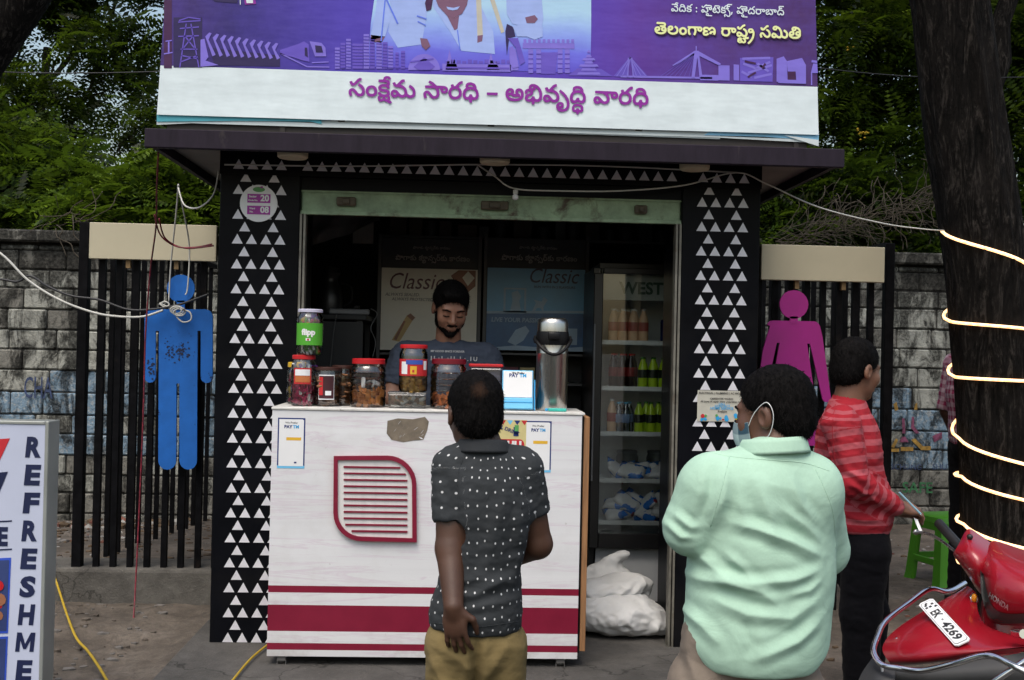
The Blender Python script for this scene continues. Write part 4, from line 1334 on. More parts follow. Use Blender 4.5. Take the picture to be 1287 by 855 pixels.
def print_glow():
    """the printed pale blue panel fading to violet at its foot"""
    m = print_mat('printed_pale_blue', (0.3, 0.4, 0.7))
    k = NT(m)
    b = m.node_tree.nodes['Principled BSDF']
    sep = k.n('SeparateXYZ')
    k.link(k.coords('Object'), sep.inputs[0])
    n = k.noise(k.coords('Object'), 5.0, 4, 0.6)
    z = k.math('ADD', k.math('MULTIPLY_ADD', sep.outputs[2], 3.0, -0.86), k.math('MULTIPLY', n, 0.35))
    c = k.ramp(z, [(0.05, sv(84, 66, 186)), (0.35, sv(98, 100, 208)), (0.6, sv(128, 150, 224)), (0.95, sv(160, 196, 226))])
    k.link(c, b.inputs['Base Color'])
    return m


PR = [print_gradient(), print_mat('printed_white', sv(200, 212, 216)), print_glow(), print_mat('printed_lilac', sv(116, 102, 196)),
      print_mat('printed_magenta', sv(128, 30, 140)), print_mat('printed_cream', sv(216, 222, 158)), print_mat('printed_navy', sv(34, 22, 74)),
      print_mat('printed_skin', sv(112, 78, 104)), print_mat('printed_shirt', sv(146, 166, 220)), print_mat('printed_blue', sv(88, 112, 214)),
      print_mat('printed_dark_lilac', sv(92, 74, 176)), print_mat('printed_ochre', sv(176, 172, 160)), print_mat('printed_plum', sv(58, 20, 66))]
GRAD, WHI, GLOW, LIL, MAG, CRM, NAV, SKN, SHI, BLU, DLI, OCH, PLU = range(13)
# cloth: violet part and white foot (the foot hangs a little forward of the sticks at its corners)
zt = 4.35
bl, br_ = P(197, 146, YB), P(1029, 168, YB)
sl, sr = P(202, 86, YB), P(1029.5, 106, YB)
xt0, xt1 = bl.x + 0.075, br_.x - 0.07
mb = MB()


def bx(z, side):
    t = (z - bl.z) / (zt - bl.z)
    return (bl.x + (xt0 - bl.x) * t) if side < 0 else (br_.x + (xt1 - br_.x) * t)


NXB = 40
zsplit = (sl.z + sr.z) / 2
zlow = (bl.z + br_.z) / 2
for (za, zb_, mi, nz) in ((zlow, zsplit, 1, 6), (zsplit, zt, 0, 1)):
    for j in range(nz):
        z0_, z1_ = za + (zb_ - za) * j / nz, za + (zb_ - za) * (j + 1) / nz
        mb.mi = mi
        for i in range(NXB):
            def q(ii, z):
                x = bx(z, -1) + (bx(z, 1) - bx(z, -1)) * ii / NXB
                k = max(0.0, (zsplit - z) / (zsplit - zlow))
                y = YB - 0.004 * k * k * (0.5 + noise.noise(Vector((x * 3.0, 7.7, z)))) if mi == 1 else YB
                return (x, y, z)
            mb.face([q(i, z0_), q(i + 1, z0_), q(i + 1, z1_), q(i, z1_)])
bmesh.ops.remove_doubles(mb.bm, verts=mb.bm.verts, dist=1e-5)
cloth = mb.build('cloth', PR, banner, smooth=True, fix=False)
# backing frame of square steel tube
mb = MB()
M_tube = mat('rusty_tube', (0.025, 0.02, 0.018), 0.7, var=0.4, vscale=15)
for x in (-1.2, -0.55, 0.1, 0.75, 1.42):
    mb.span((x - 0.015, YB + 0.012, 2.723), (x + 0.015, YB + 0.042, 4.3))
for z in (2.80, 3.5, 4.25):
    mb.span((-1.24, YB + 0.043, z), (1.46, YB + 0.068, z + 0.025))
for x in (-0.9, 1.1):
    mb.tube([(x, YB + 0.06, 4.2), (x, YB + 1.1, 2.70)], 0.012)
mb.span((-1.3, YB + 0.022, 2.669), (1.5, YB + 0.05, 2.722))  # dark rail added to keep the gap under the cloth dark
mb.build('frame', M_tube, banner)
# older sheets showing below the new one
mb = MB()


def strip(pts, mi, d):
    mb.mi = mi
    mb.face([P(x, y, YB + d) for x, y in pts])


strip([(197, 143), (300, 144), (404, 146), (404, 156), (390, 153), (300, 152), (197, 153)], 0, 0.006)
strip([(197, 152), (330, 152), (400, 155), (560, 160), (760, 166), (1029, 176), (1029, 180), (900, 173), (640, 165), (400, 160), (240, 155), (197, 157)], 1, 0.010)
strip([(404, 146), (700, 152), (905, 160), (905, 175), (700, 168), (404, 157)], 1, 0.014)
strip([(904, 158), (1029, 165), (1029, 177), (960, 172), (885, 170)], 2, 0.009)
strip([(985, 170), (1029, 176), (1029, 184), (1010, 178)], 1, 0.004)
mb.build('old_sheets', [print_mat('old_teal', sv(70, 150, 165)), print_mat('old_white', sv(186, 196, 198)), print_mat('old_blue', sv(122, 176, 206))], banner, fix=False)

# printed picture
mb = MB()


def art(pts, mi, lay=1):
    mb.mi = mi
    mb.face([P(x, y, YB - 0.0012 * lay) for x, y in pts])


def rect(x0, y0, x1, y1, mi, lay=1, dy=0.0):
    art([(x0, y0), (x0, y1), (x1, y1 + dy), (x1, y0 + dy)], mi, lay)


def bar_(x0, y0, x1, y1, wd, mi, lay=2):
    d = math.hypot(x1 - x0, y1 - y0) + 1e-6
    nx_, ny_ = -(y1 - y0) / d * wd / 2, (x1 - x0) / d * wd / 2
    art([(x0 + nx_, y0 + ny_), (x1 + nx_, y1 + ny_), (x1 - nx_, y1 - ny_), (x0 - nx_, y0 - ny_)], mi, lay)


# pale panel with soft stepped edge
art([(472, -12), (466, 30), (462, 84), (742, 92), (743, 40), (743, -12)], GLOW, 1)
rect(206, 0, 216, 86, PLU, 1)
# pylon
for a in ((234, 30, 226, 85), (240, 30, 250, 85), (227, 62, 248, 62), (228, 70, 249, 74), (227, 78, 248, 70), (224, 28, 252, 26), (226, 36, 250, 34),
          (225, 26, 237, 22), (237, 22, 252, 24), (224, 46, 250, 45), (232, 45, 244, 60), (243, 45, 231, 60)):
    bar_(a[0], a[1], a[2], a[3], 1.5, DLI, 2)
rect(218, 22, 254, 85, NAV, 1)
bar_(208, 52, 216, 51, 1.5, LIL, 2)
bar_(212, 52, 212, 66, 2, LIL, 2)
bar_(206, 68, 217, 66, 1.5, LIL, 2)
# dam sluices
for i in range(10):
    x = 258 + i * 9.3
    y = 46 + i * 1.45
    art([(x, y), (x + 5, y - 5), (x + 8, y - 4), (x + 4, y + 4), (x + 13 - i * 0.3, y + 23 - i), (x + 9 - i * 0.3, y + 25 - i)], LIL, 2)
art([(252, 50), (257, 49), (262, 72), (252, 84)], LIL, 2)
art([(252, 74), (275, 82), (252, 84)], LIL, 3)
art([(262, 60), (352, 70), (352, 84), (270, 82)], NAV, 1)
# train
art([(352, 63), (376, 55), (382, 52), (388, 56), (389, 78), (380, 76), (368, 72), (352, 68)], DLI, 2)
art([(389, 52), (404, 54), (409, 60), (410, 71), (396, 71)], LIL, 2)
art([(396, 57), (404, 58), (406, 66), (397, 66)], NAV, 3)
art([(383, 60), (386, 60), (387, 72), (383, 70)], NAV, 3)
bar_(352, 67, 386, 84, 1.6, LIL, 2)
bar_(386, 84, 414, 84.5, 1.6, LIL, 2)
bar_(392, 79, 413, 78, 1.4, LIL, 2)
# towers
for x, y0, x1, m_ in ((421, 60, 427, LIL), (428, 54, 434, DLI), (435, 49, 441, LIL), (443, 55, 456, DLI), (457, 43, 464, LIL), (465, 47, 471, DLI),
                      (473, 52, 480, LIL), (481, 53, 487, DLI), (488, 58, 494, LIL), (497, 66, 501, DLI), (504, 64, 509, DLI)):
    rect(x, y0, x1, 86.5, m_, 2)
    for yy in range(int(y0) + 3, 86, 4):
        bar_(x, yy, x1, yy + 0.3, 1.0, GRAD, 3)
# dome, temples and lakeside
art(arc(533, 88, 20, 180, 360, 14), LIL, 2)
art([(520, 84), (533, 72), (547, 84), (541, 88), (526, 88)], DLI, 3)
bar_(515, 78, 545, 74, 2.0, DLI, 3)
for x, h in ((565, 26), (571, 14), (617, 22), (623, 12)):
    art([(x - 5, 88), (x, 88 - h), (x + 5, 88)], LIL, 2)
rect(556, 80, 642, 89, LIL, 2, 1.5)
for x in range(560, 640, 7):
    rect(x, 75 + (x % 3), x + 5, 80, DLI, 2)
rect(560, 84, 640, 86, DLI, 3, 1)
art([(640, 60), (645, 58), (652, 88), (641, 89)], LIL, 2)
for x in (664, 674, 701, 710):
    rect(x, 62, x + 6, 92, LIL, 2)
    for yy in (68, 74, 80, 86):
        bar_(x, yy, x + 6, yy, 1.0, GRAD, 3)
rect(657, 54, 722, 61, LIL, 2, 0.5)
for x in range(658, 722, 6):
    rect(x, 49.5, x + 3.5, 54, LIL, 2)
art([(676, 66), (701, 66), (698, 93), (680, 93)], DLI, 1.5)
for i, (wd, y) in enumerate(((5, 63), (8, 69), (17, 73), (12, 77), (25, 81), (20, 86), (30, 91))):
    art([(740 - wd / 2, y + 3), (740 - wd / 2 + 2, y), (740 + wd / 2 - 2, y), (740 + wd / 2, y + 3)], LIL, 2)
    bar_(740 - wd / 3, y + 3.5, 740 + wd / 3, y + 3.5, 1.2, DLI, 2)
art([(714, 95), (726, 86), (756, 87), (770, 96)], DLI, 1.5)
# two cable bridges and the halls
for ex in (775, 782, 788, 800, 806, 812):
    bar_(792, 72, ex, 96, 1.0, LIL, 2)
art([(771, 96), (792, 71), (815, 97), (797, 97), (792, 78), (787, 97)], DLI, 1.5)
bar_(790, 73, 789, 97, 1.6, LIL, 3)
bar_(794, 73, 796, 97, 1.6, LIL, 3)
bar_(875, 58, 875, 64, 1.4, LIL, 3)
art([(873, 64), (878, 64), (883, 97), (879, 97), (876.5, 72), (873, 98), (869, 98)], LIL, 3)
art([(873, 64), (845, 82), (846, 83), (874, 69)], LIL, 2)
art([(877, 64), (906, 80), (905, 83), (876, 69)], LIL, 2)
for ex in range(830, 873, 6):
    bar_(874, 66, ex, 96, 0.5, DLI, 2)
rect(780, 95, 895, 97.5, LIL, 2, 2)
rect(903, 82, 917, 101, LIL, 2, 0.5)
rect(922, 81, 929, 101, LIL, 2, 0.5)
rect(880, 94, 903, 101, LIL, 2, 0.5)
art([(930, 73), (972, 72), (971, 103), (930, 102)], DLI, 1.5)
for a in ((933, 74, 968, 73), (934, 80, 950, 86), (950, 86, 968, 78), (940, 92, 970, 82), (932, 90, 945, 97), (948, 98, 970, 93), (952, 80, 966, 90)):
    bar_(*a, 3.0, LIL, 2)
for a in ((936, 77, 950, 80), (940, 97, 950, 91), (958, 86, 962, 80)):
    bar_(*a, 2.4, PLU, 3)
art([(976, 74), (985, 71), (989, 77), (990, 104), (976, 103)], LIL, 2)
art([(989, 77), (1008, 73), (1013, 82), (1013, 105), (1001, 104), (1000, 90), (990, 90)], LIL, 2)
rect(990, 90, 1000, 101, PLU, 2)
rect(978, 100, 1013, 104.5, LIL, 3, 1)
bar_(1020, 77, 1027, 78, 3, LIL, 2)
art([(1022, 80), (1027, 80), (1028, 92), (1019, 92)], LIL, 2)
bar_(1020, 92, 1020, 107, 1.6, LIL, 2)
# printed people, cut off by the top of the picture
art([(475, -12), (486, -12), (492, 20), (484, 46), (470, 50), (466, 44), (472, 16)], SHI, 2)
art([(466, 44), (484, 46), (479, 54), (466, 52)], SKN, 2)
art([(486, -12), (540, -12), (536, 20), (530, 56), (500, 60), (488, 40), (492, 10)], SHI, 1.6)
bar_(485, -2, 500, 30, 2.0, BLU, 3)
bar_(484, 0, 479, 52, 1.6, BLU, 3)
bar_(524, 20, 536, 24, 1.6, BLU, 3)
bar_(525, 27, 535, 32, 1.4, BLU, 3)
art([(528, 48), (537, 49), (541, 58), (535, 63), (530, 58)], SKN, 3)
art([(536, -12), (595, -12), (620, 40), (622, 68), (580, 64), (566, 40), (545, 10)], SHI, 1.7)
art([(543, -12), (590, -12), (587, 6), (581, 17), (571, 23), (562, 20), (551, 8)], SKN, 3)
art([(561, 8.5), (570, 10), (578, 8), (575, 12), (569, 13.2), (563, 12)], SHI, 4)
art([(562, 20), (571, 23), (577, 20), (575, 36), (571, 38), (566, 28)], SKN, 2.5)
art([(540, -12), (546, -12), (542, 12), (536, 14), (534, 4)], PLU, 3)
bar_(575, 38, 578, 62, 1.2, BLU, 3)
art([(598, -12), (604, -12), (607, 44), (600, 45)], OCH, 2)
art([(612, -12), (618, -12), (634, 40), (630, 42)], OCH, 2)
art([(600, 45), (607, 44), (606, 52), (600, 54)], SKN, 2)
art([(636, -12), (680, -12), (683, 24), (680, 38), (660, 34), (644, 30), (637, 18)], SHI, 2)
art([(644, 33), (660, 30), (682, 34), (682, 46), (672, 50), (662, 46), (650, 46)], SHI, 2.5)
art([(660, 22), (672, 19), (676, 24), (672, 29), (662, 29)], SKN, 3)
art([(637, 30), (645, 34), (648, 46), (640, 48), (637, 70), (635, 40)], NAV, 2)
art([(638, 48), (651, 48), (660, 78), (654, 82), (648, 60)], DLI, 3)
art([(640, 60), (648, 62), (652, 84), (645, 86), (641, 80)], LIL, 3)
art([(306, -4), (320, -4), (322, 5), (308, 6)], MAG, 2)
art([(309, -1), (318, 0), (318, 4), (310, 4)], WHI, 3)
bar_(302, -2, 302, 6, 1.0, WHI, 3)
art([(262, -6), (300, -6), (298, 4), (270, 2)], NAV, 1.5)
mb.build('printed_picture', PR, cloth, fix=False)


def telugu_mesh(key):
    sp = []
    for line in TELUGU[key].split('\n'):
        v = np.array([float(t) for t in line.split()]).reshape(-1, 2).cumsum(0)
        sp.append([(p[0], p[1]) for p in v])
    return curve_mesh(splines=sp)


def telugu(key, x0, x1, yb, mi, lay, dx=0.0, dz=0.0):
    vs, fs = telugu_mesh(key)
    a, b = P(x0, yb, YB), P(x1, yb, YB)
    u0 = min(v[0] for v in vs)
    u1 = max(v[0] for v in vs)
    k = (b.x - a.x) / (u1 - u0)
    mb.mi = mi
    mb.mesh2d(([((v[0] - u0) * k, v[1] * k) for v in vs], fs), front(a.x + dx, a.z + dz, YB - 0.0012 * lay))


mb = MB()
telugu('slogan', 438, 815, 120.5, MAG, 4.6)
telugu('party', 822, 1006, 43.0, CRM, 6)
telugu('party', 822, 1006, 43.0, PLU, 5, 0.005, -0.005)
telugu('venue', 843, 985, 15.0, WHI, 6)
for o in mb.bm.faces:
    o.normal_update()
mb.build('lettering', PR, cloth, fix=False)
for px, py in ((355, 154), (1000, 183)):
    p = P(px, py, YB + 0.02)
    mb = MB()
    mb.span((p.x - 0.01, YB + 0.0155, 2.67), (p.x + 0.012, YB + 0.0215, p.z + 0.03))
    mb.build('clip', M_tube, banner)
# ------------------------------------------------------------------ trees and growth behind the wall
def leaf_mat(name, col, spread=0.5, flower=None):
    m, k, b = new_mat(name)
    out = m.node_tree.nodes['Material Output']
    geo = k.n('NewGeometry')
    r = geo.outputs['Random Per Island']
    c = k.ramp(r, [(0.0, [q * (1 - spread) for q in col]), (0.5, col), (0.95, [min(1, col[0] * (1 + spread) + 0.01), min(1, col[1] * (1 + spread)), col[2]])])
    k.link(c, b.inputs['Base Color'])
    b.inputs['Roughness'].default_value = 0.45
    b.inputs['Specular IOR Level'].default_value = 0.2
    tl = k.n('BsdfTranslucent')
    k.link(k.mix(0.6, c, (0.12, 0.20, 0.012)), tl.inputs['Color'])
    ms = k.n('MixShader')
    ms.inputs[0].default_value = 0.4
    k.link(b.outputs[0], ms.inputs[1])
    k.link(tl.outputs[0], ms.inputs[2])
    k.link(ms.outputs[0], out.inputs['Surface'])
    return m


M_leafd = leaf_mat('dark_leaves', (0.010, 0.021, 0.006))
M_leafm = leaf_mat('mid_leaves', (0.045, 0.086, 0.013))
M_leafl = leaf_mat('bright_leaves', (0.12, 0.19, 0.02))
M_flower = mat('yellow_blossom', (0.55, 0.36, 0.02), 0.7, var=0.2)
M_bark = mat('dark_bark', (0.045, 0.038, 0.032), 0.95, var=0.4, vscale=9, bump=0.6, bscale=30)


def spray(n_pairs, L, lw, ll):
    """a feathery leaf: pairs of leaflets along a stalk (local x), each a bent quad"""
    vs, fs = [], []
    for i in range(n_pairs):
        x = L * (0.12 + 0.88 * (i + 0.5) / n_pairs)
        k = math.sin(math.pi * (0.18 + 0.72 * (i + 0.5) / n_pairs))
        dz = -0.35 * L * (x / L) ** 2
        for s in (-1, 1):
            b = len(vs)
            l, h = ll * k, lw * (0.5 + 0.5 * k)
            vs += [(x, s * 0.004, dz), (x + h * 0.5, s * l * 0.5, dz + 0.003 - l * 0.1), (x + h * 0.25, s * l, dz - l * 0.3), (x - h * 0.5, s * l * 0.55, dz - l * 0.12)]
            fs.append((b, b + 1, b + 2, b + 3))
    return np.array(vs, dtype=np.float32), np.array(fs, dtype=np.int32)


def rand_rot(rs, n, droop=0.4):
    """random frames whose x axis points outward and a little down"""
    az = rs.uniform(0, 2 * np.pi, n)
    el = rs.normal(-droop * 0.4, 0.5, n)
    x = np.stack([np.cos(az) * np.cos(el), np.sin(az) * np.cos(el), np.sin(el)], 1)
    up = np.stack([rs.normal(0, 0.45, n), rs.normal(0, 0.45, n), np.ones(n)], 1)
    y = np.cross(up, x)
    y /= np.linalg.norm(y, axis=1)[:, None] + 1e-9
    z = np.cross(x, y)
    return np.stack([x, y, z], 2)


def crown(name, clumps, n, seed, mats, parent, kind=(8, 0.38, 0.036, 0.095), mix=(0.5, 0.4, 0.1), shell=0.55):
    """leaf sprays through clumps of (centre, radii): denser towards each clump's outside"""
    rs = np.random.RandomState(seed)
    tv, tf = spray(*kind)
    vol = np.array([c[1][0] * c[1][1] * c[1][2] for c in clumps]) ** 0.7
    idx = rs.choice(len(clumps), n, p=vol / vol.sum())
    d = rs.normal(size=(n, 3))
    d /= np.linalg.norm(d, axis=1)[:, None]
    rr = (shell + (1 - shell) * rs.uniform(0, 1, n)) * rs.uniform(0.75, 1.08, n)
    cen = np.array([c[0] for c in clumps])[idx]
    rad = np.array([c[1] for c in clumps])[idx]
    pos = cen + d * rr[:, None] * rad
    Rm = rand_rot(rs, n)
    sc = rs.uniform(0.65, 1.25, n)
    V = np.einsum('nij,vj->nvi', Rm, tv) * sc[:, None, None] + pos[:, None, :]
    k = len(tv)
    Fc = (tf[None] + (np.arange(n) * k)[:, None, None]).reshape(-1, 4)
    tone = rs.uniform(0.8, 1.2, len(clumps))
    mi = rs.choice(len(mats), n, p=mix)
    return np_mesh(name, V.reshape(-1, 3), Fc, mats, parent, mat_idx=np.repeat(mi, len(tf)))


def limb(mb, a, b, r0, r1, wob, seed, n=8):
    rs = random.Random(seed)
    a, b = Vector(a), Vector(b)
    pts = [a.lerp(b, i / n) + Vector((rs.uniform(-wob, wob), rs.uniform(-wob, wob), rs.uniform(-wob, wob) * 0.5)) * (1 if 0 < i < n else 0) for i in range(n + 1)]
    mb.tube(pts, [r0 + (r1 - r0) * i / n for i in range(n + 1)], 9)
    return pts


def tree(name, label, base, top, r, clumps, n, seed, mats, mix, kind=(8, 0.38, 0.036, 0.095), group='trees behind the stone wall', shell=0.5):
    t = thing(name, label, 'tree', base, group)
    mb = MB()
    tp = limb(mb, base, top, r, r * 0.55, 0.06, seed, 10)
    for i, c in enumerate(clumps):
        s = tp[random.Random(seed + i).randint(4, 9)]
        limb(mb, s, c[0], r * 0.36, r * 0.07, 0.14, seed * 31 + i, 7)
        rs = random.Random(seed * 7 + i)
        for j in range(4):
            q = Vector(c[0]) + Vector([rs.uniform(-0.8, 0.8) * c[1][k] for k in range(3)])
            limb(mb, c[0], q, r * 0.09, r * 0.025, 0.06, seed * 13 + i * 9 + j, 4)
    mb.build('trunk', M_bark, t, smooth=True)
    crown('crown', clumps, n, seed, mats, t, kind, mix, shell)
    return t


def cl(px, py, Y, rx, ry, rz):
    p = P(px, py, Y)
    return ((p.x, p.y, p.z), (rx, ry, rz))


LM = [M_leafd, M_leafm, M_leafl]
# left of the kiosk: a tall dark tree with sky gaps, and lower brighter growth
tree('tree', 'tall dark feathery tree filling the upper left behind the banner', (-4.9, 12.6, 0.3), (-4.7, 12.6, 5.0), 0.08,
     [cl(40, 130, 12.2, 0.75, 0.8, 0.5), cl(150, 60, 12.2, 0.7, 0.8, 0.45), cl(20, -40, 12.4, 0.9, 0.9, 0.6), cl(190, 150, 12.0, 0.6, 0.7, 0.45), cl(160, -60, 12.2, 1.0, 0.9, 0.5),
      cl(85, 10, 12.6, 0.5, 0.6, 0.35), cl(-80, 60, 12.4, 1.0, 0.9, 0.8), cl(-40, -150, 12.5, 1.3, 1.2, 0.9), cl(240, -160, 12.5, 1.5, 1.2, 0.9)],
     6000, 11, LM, (0.75, 0.22, 0.03))
tree('tree', 'broad mid green tree rising behind the wall at far left', (-5.6, 11.0, 0.3), (-4.6, 11.0, 3.0), 0.10,
     [cl(60, 225, 10.9, 0.75, 0.6, 0.35), cl(0, 190, 11.1, 0.8, 0.6, 0.4), cl(-90, 230, 11.1, 0.8, 0.7, 0.6), cl(130, 255, 10.6, 0.5, 0.5, 0.25), cl(30, 268, 10.4, 0.7, 0.5, 0.2)],
     4600, 12, LM, (0.35, 0.43, 0.22))
tree('shrub', 'bright leafy shrub above the wall beside the kiosk roof', (-3.1, 10.3, 0.3), (-2.8, 10.3, 2.9), 0.05,
     [cl(225, 215, 10.2, 0.42, 0.45, 0.26), cl(170, 245, 10.1, 0.42, 0.45, 0.24), cl(262, 250, 10.2, 0.35, 0.4, 0.28), cl(120, 268, 10.0, 0.4, 0.4, 0.16), cl(215, 275, 10.0, 0.5, 0.4, 0.2)],
     3600, 13, LM, (0.12, 0.43, 0.45), (7, 0.27, 0.036, 0.085))
# right of the kiosk
tree('tree', 'leafy green tree with feathery sprays between banner and dark trunk', (3.9, 11.6, 0.3), (4.0, 11.6, 4.6), 0.12,
     [cl(1090, 40, 11.2, 0.65, 0.7, 0.45), cl(1150, 100, 11.3, 0.6, 0.7, 0.4), cl(1065, 130, 11.4, 0.55, 0.6, 0.4), cl(1130, 185, 11.2, 0.55, 0.6, 0.35), cl(1060, -60, 11.5, 1.0, 1.0, 0.6),
      cl(1180, 10, 11.4, 0.7, 0.8, 0.5), cl(930, 170, 11.6, 0.8, 0.7, 0.6), cl(800, 240, 11.6, 0.8, 0.7, 0.6), cl(900, 40, 11.8, 0.9, 0.8, 0.7), cl(1200, -120, 11.4, 1.2, 1.1, 0.8)],
     7600, 15, LM, (0.22, 0.43, 0.35))
tree('tree', 'bright bushy tree showing past the right edge of the trunk', (6.0, 12.0, 0.3), (5.8, 12.0, 4.4), 0.13,
     [cl(1270, 40, 11.6, 0.7, 0.8, 0.6), cl(1300, 140, 11.6, 0.7, 0.8, 0.5), cl(1360, 20, 11.8, 1.0, 1.0, 0.8), cl(1340, 240, 11.6, 0.8, 0.8, 0.5), cl(1280, -90, 11.8, 1.1, 1.0, 0.7)],
     4500, 16, LM, (0.25, 0.5, 0.25))
tree('shrub', 'low dim shrub behind the dry creeper on the wall, right of kiosk', (3.6, 10.6, 0.3), (3.6, 10.6, 2.6), 0.05,
     [cl(1075, 235, 10.4, 0.45, 0.45, 0.25), cl(1140, 255, 10.4, 0.45, 0.45, 0.22), cl(1190, 230, 10.6, 0.4, 0.4, 0.3), cl(1050, 285, 10.3, 0.4, 0.4, 0.15), cl(985, 262, 10.4, 0.5, 0.4, 0.3), cl(1020, 225, 10.5, 0.45, 0.4, 0.3), cl(970, 300, 10.2, 0.4, 0.3, 0.12), cl(1150, 305, 10.3, 0.5, 0.4, 0.12)],
     4200, 17, LM, (0.6, 0.33, 0.07), (7, 0.27, 0.036, 0.085))
# yellow blossom sprigs
t = thing('blossom', 'small yellow blossom clusters hanging among leaves right of the banner', 'blossom', P(1083, 170, 10.8))
mb = MB()
rs_ = random.Random(5)
for cx, cy, n in ((1083, 168, 12), (1078, 214, 9), (1064, 63, 4)):
    for i in range(n):
        p = P(cx + rs_.gauss(0, 4), cy + rs_.gauss(0, 3.5), 10.75 + rs_.uniform(-0.1, 0.1))
        mb.ball(p, 0.013, 6, (1, 1, 0.7))
mb.build('blossoms', M_flower, t)
# the wood farther off, one mass
rs_ = random.Random(77)
far = [((rs_.uniform(-16, 16), rs_.uniform(19, 26), rs_.uniform(0.8, 3.4)), (rs_.uniform(1.2, 2.2), 1.2, rs_.uniform(0.9, 1.6))) for _ in range(46)]
far += [((x_, 20 + rs_.uniform(-1, 1), z_ + rs_.uniform(-.4, .4)), (1.6, 1.0, 1.0)) for x_ in np.arange(-15, 16, 2.4) for z_ in (1.0, 2.6)]
o = crown('far_wood', far, 7000, 91, LM, None, (6, 0.5, 0.07, 0.15), (0.7, 0.25, 0.05), 0.3)
tag(o, kind='stuff')

# dry creeper stems on top of the wall
M_vine = mat('dry_vine', (0.055, 0.044, 0.03), 0.9, var=0.3)


def creeper(label, x0, x1, y0, y1, n, seed, hang):
    a = P((x0 + x1) / 2, (y0 + y1) / 2, 9.5)
    t = thing('dry_creeper', label, 'creeper', a, 'dry creepers on the wall')
    mb = MB()
    rs = random.Random(seed)
    for i in range(n):
        px = rs.uniform(x0, x1)
        py = y0 + (y1 - y0) * (px - x0) / (x1 - x0) + rs.uniform(-12, 14)
        pts = []
        ang = rs.uniform(-0.7, 0.35)
        Y = rs.uniform(9.25, 9.75)
        for j in range(7):
            pts.append(P(px, py, Y))
            st = rs.uniform(6, 17)
            px += math.cos(ang) * st
            py += math.sin(ang) * st
            ang += rs.uniform(-0.8, 0.8)
            Y += rs.uniform(-0.06, 0.06)
        mb.tube(spline(pts, 3), rs.uniform(0.002, 0.0048), 5)
    for i in range(hang):
        px = rs.uniform(x0 + 40, x1 + 20)
        py = y1 + rs.uniform(-8, 10)
        pts = [P(px, py, 9.3)]
        for j in range(5):
            px += rs.uniform(-4, 9)
            py += rs.uniform(4, 14)
            pts.append(P(px, py, 9.22))
        mb.tube(spline(pts, 3), 0.0045, 5)
    mb.build('stems', M_vine, t, smooth=True)


creeper('tangle of dry brown creeper stems on the wall right of the kiosk', 960, 1165, 305, 250, 120, 3, 9)
creeper('few dry creeper stems trailing over the wall top at left', 20, 120, 285, 278, 12, 8, 4)

# ------------------------------------------------------------------ the near trunks
def bark_mat(name):
    m, k, b = new_mat(name)
    v = k.coords('Object', (1, 1, 0.16), (0, R_(-6), 0))
    n1 = k.noise(v, 26, 8, 0.75, 1.2)
    n2 = k.noise(k.coords('Object'), 6, 5, 0.6)
    n3 = k.noise(k.coords('Object', (1, 1, 0.4)), 70, 4, 0.7)
    c = k.ramp(k.math('ADD', k.math('MULTIPLY', n1, 0.75), k.math('MULTIPLY', n3, 0.25)), [(0.40, (0.003, 0.003, 0.003)), (0.52, (0.012, 0.0105, 0.0095)), (0.64, (0.07, 0.061, 0.054))])
    c = k.mix(k.ramp(n2, [(0.45, 0.0), (0.7, 0.5)]), c, (0.02, 0.017, 0.015))
    k.link(c, b.inputs['Base Color'])
    b.inputs['Roughness'].default_value = 0.95
    b.inputs['Specular IOR Level'].default_value = 0.08
    bp = k.n('Bump', i_Strength=1.0, i_Distance=0.04)
    k.link(k.math('ADD', n1, k.math('MULTIPLY', n3, 0.25)), bp.inputs['Height'])
    k.link(bp.outputs[0], b.inputs['Normal'])
    return m


M_trunk = bark_mat('furrowed_bark')
TY = 5.5


def trunk_axis(z):
    """centre x and radius of the near tree at height z (measured at Y = TY)"""
    tab = [(-0.1, 2.86, 0.36), (0.37, 2.83, 0.27), (0.8, 2.78, 0.235), (1.2, 2.74, 0.218), (1.75, 2.675, 0.202), (2.3, 2.61, 0.196), (2.9, 2.51, 0.194), (3.5, 2.42, 0.192), (4.6, 2.22, 0.19), (6.2, 1.95, 0.17), (7.5, 1.8, 0.15)]
    for a, b in zip(tab, tab[1:]):
        if z <= b[0]:
            t = (z - a[0]) / (b[0] - a[0])
            return a[1] + (b[1] - a[1]) * t, a[2] + (b[2] - a[2]) * t
    return tab[-1][1:]


near_tree = thing('tree', 'thick dark furrowed trunk wrapped in glowing rope light', 'tree', (2.8, TY, Z0))
mb = MB()
rings = []
nseg = 72
z = -0.1
while z < 7.5:
    cx, r = trunk_axis(z)
    ring = []
    for i in range(nseg):
        a = 2 * math.pi * i / nseg
        u = Vector((math.cos(a) * 2.6 + 0.5 * z * 0.3, math.sin(a) * 2.6, z * 0.55))
        d = noise.fractal(u * 1.4, 0.9, 2.0, 4) * 0.016 + abs(noise.noise(Vector((math.cos(a) * 8 + 0.6 * z, math.sin(a) * 8, z * 1.1)))) * 0.016
        ring.append(Vector((cx + (r + d - 0.006) * math.cos(a), TY + (r + d - 0.006) * math.sin(a), z)))
    rings.append(ring)
    z += 0.06
mb.rings(rings)
limb(mb, (1.95, TY, 6.2), (0.2, TY - 0.8, 8.6), 0.12, 0.03, 0.1, 5)
limb(mb, (1.8, TY, 7.3), (2.9, TY + 0.5, 9.4), 0.12, 0.03, 0.1, 6)
mb.build('trunk', M_trunk, near_tree, smooth=True)
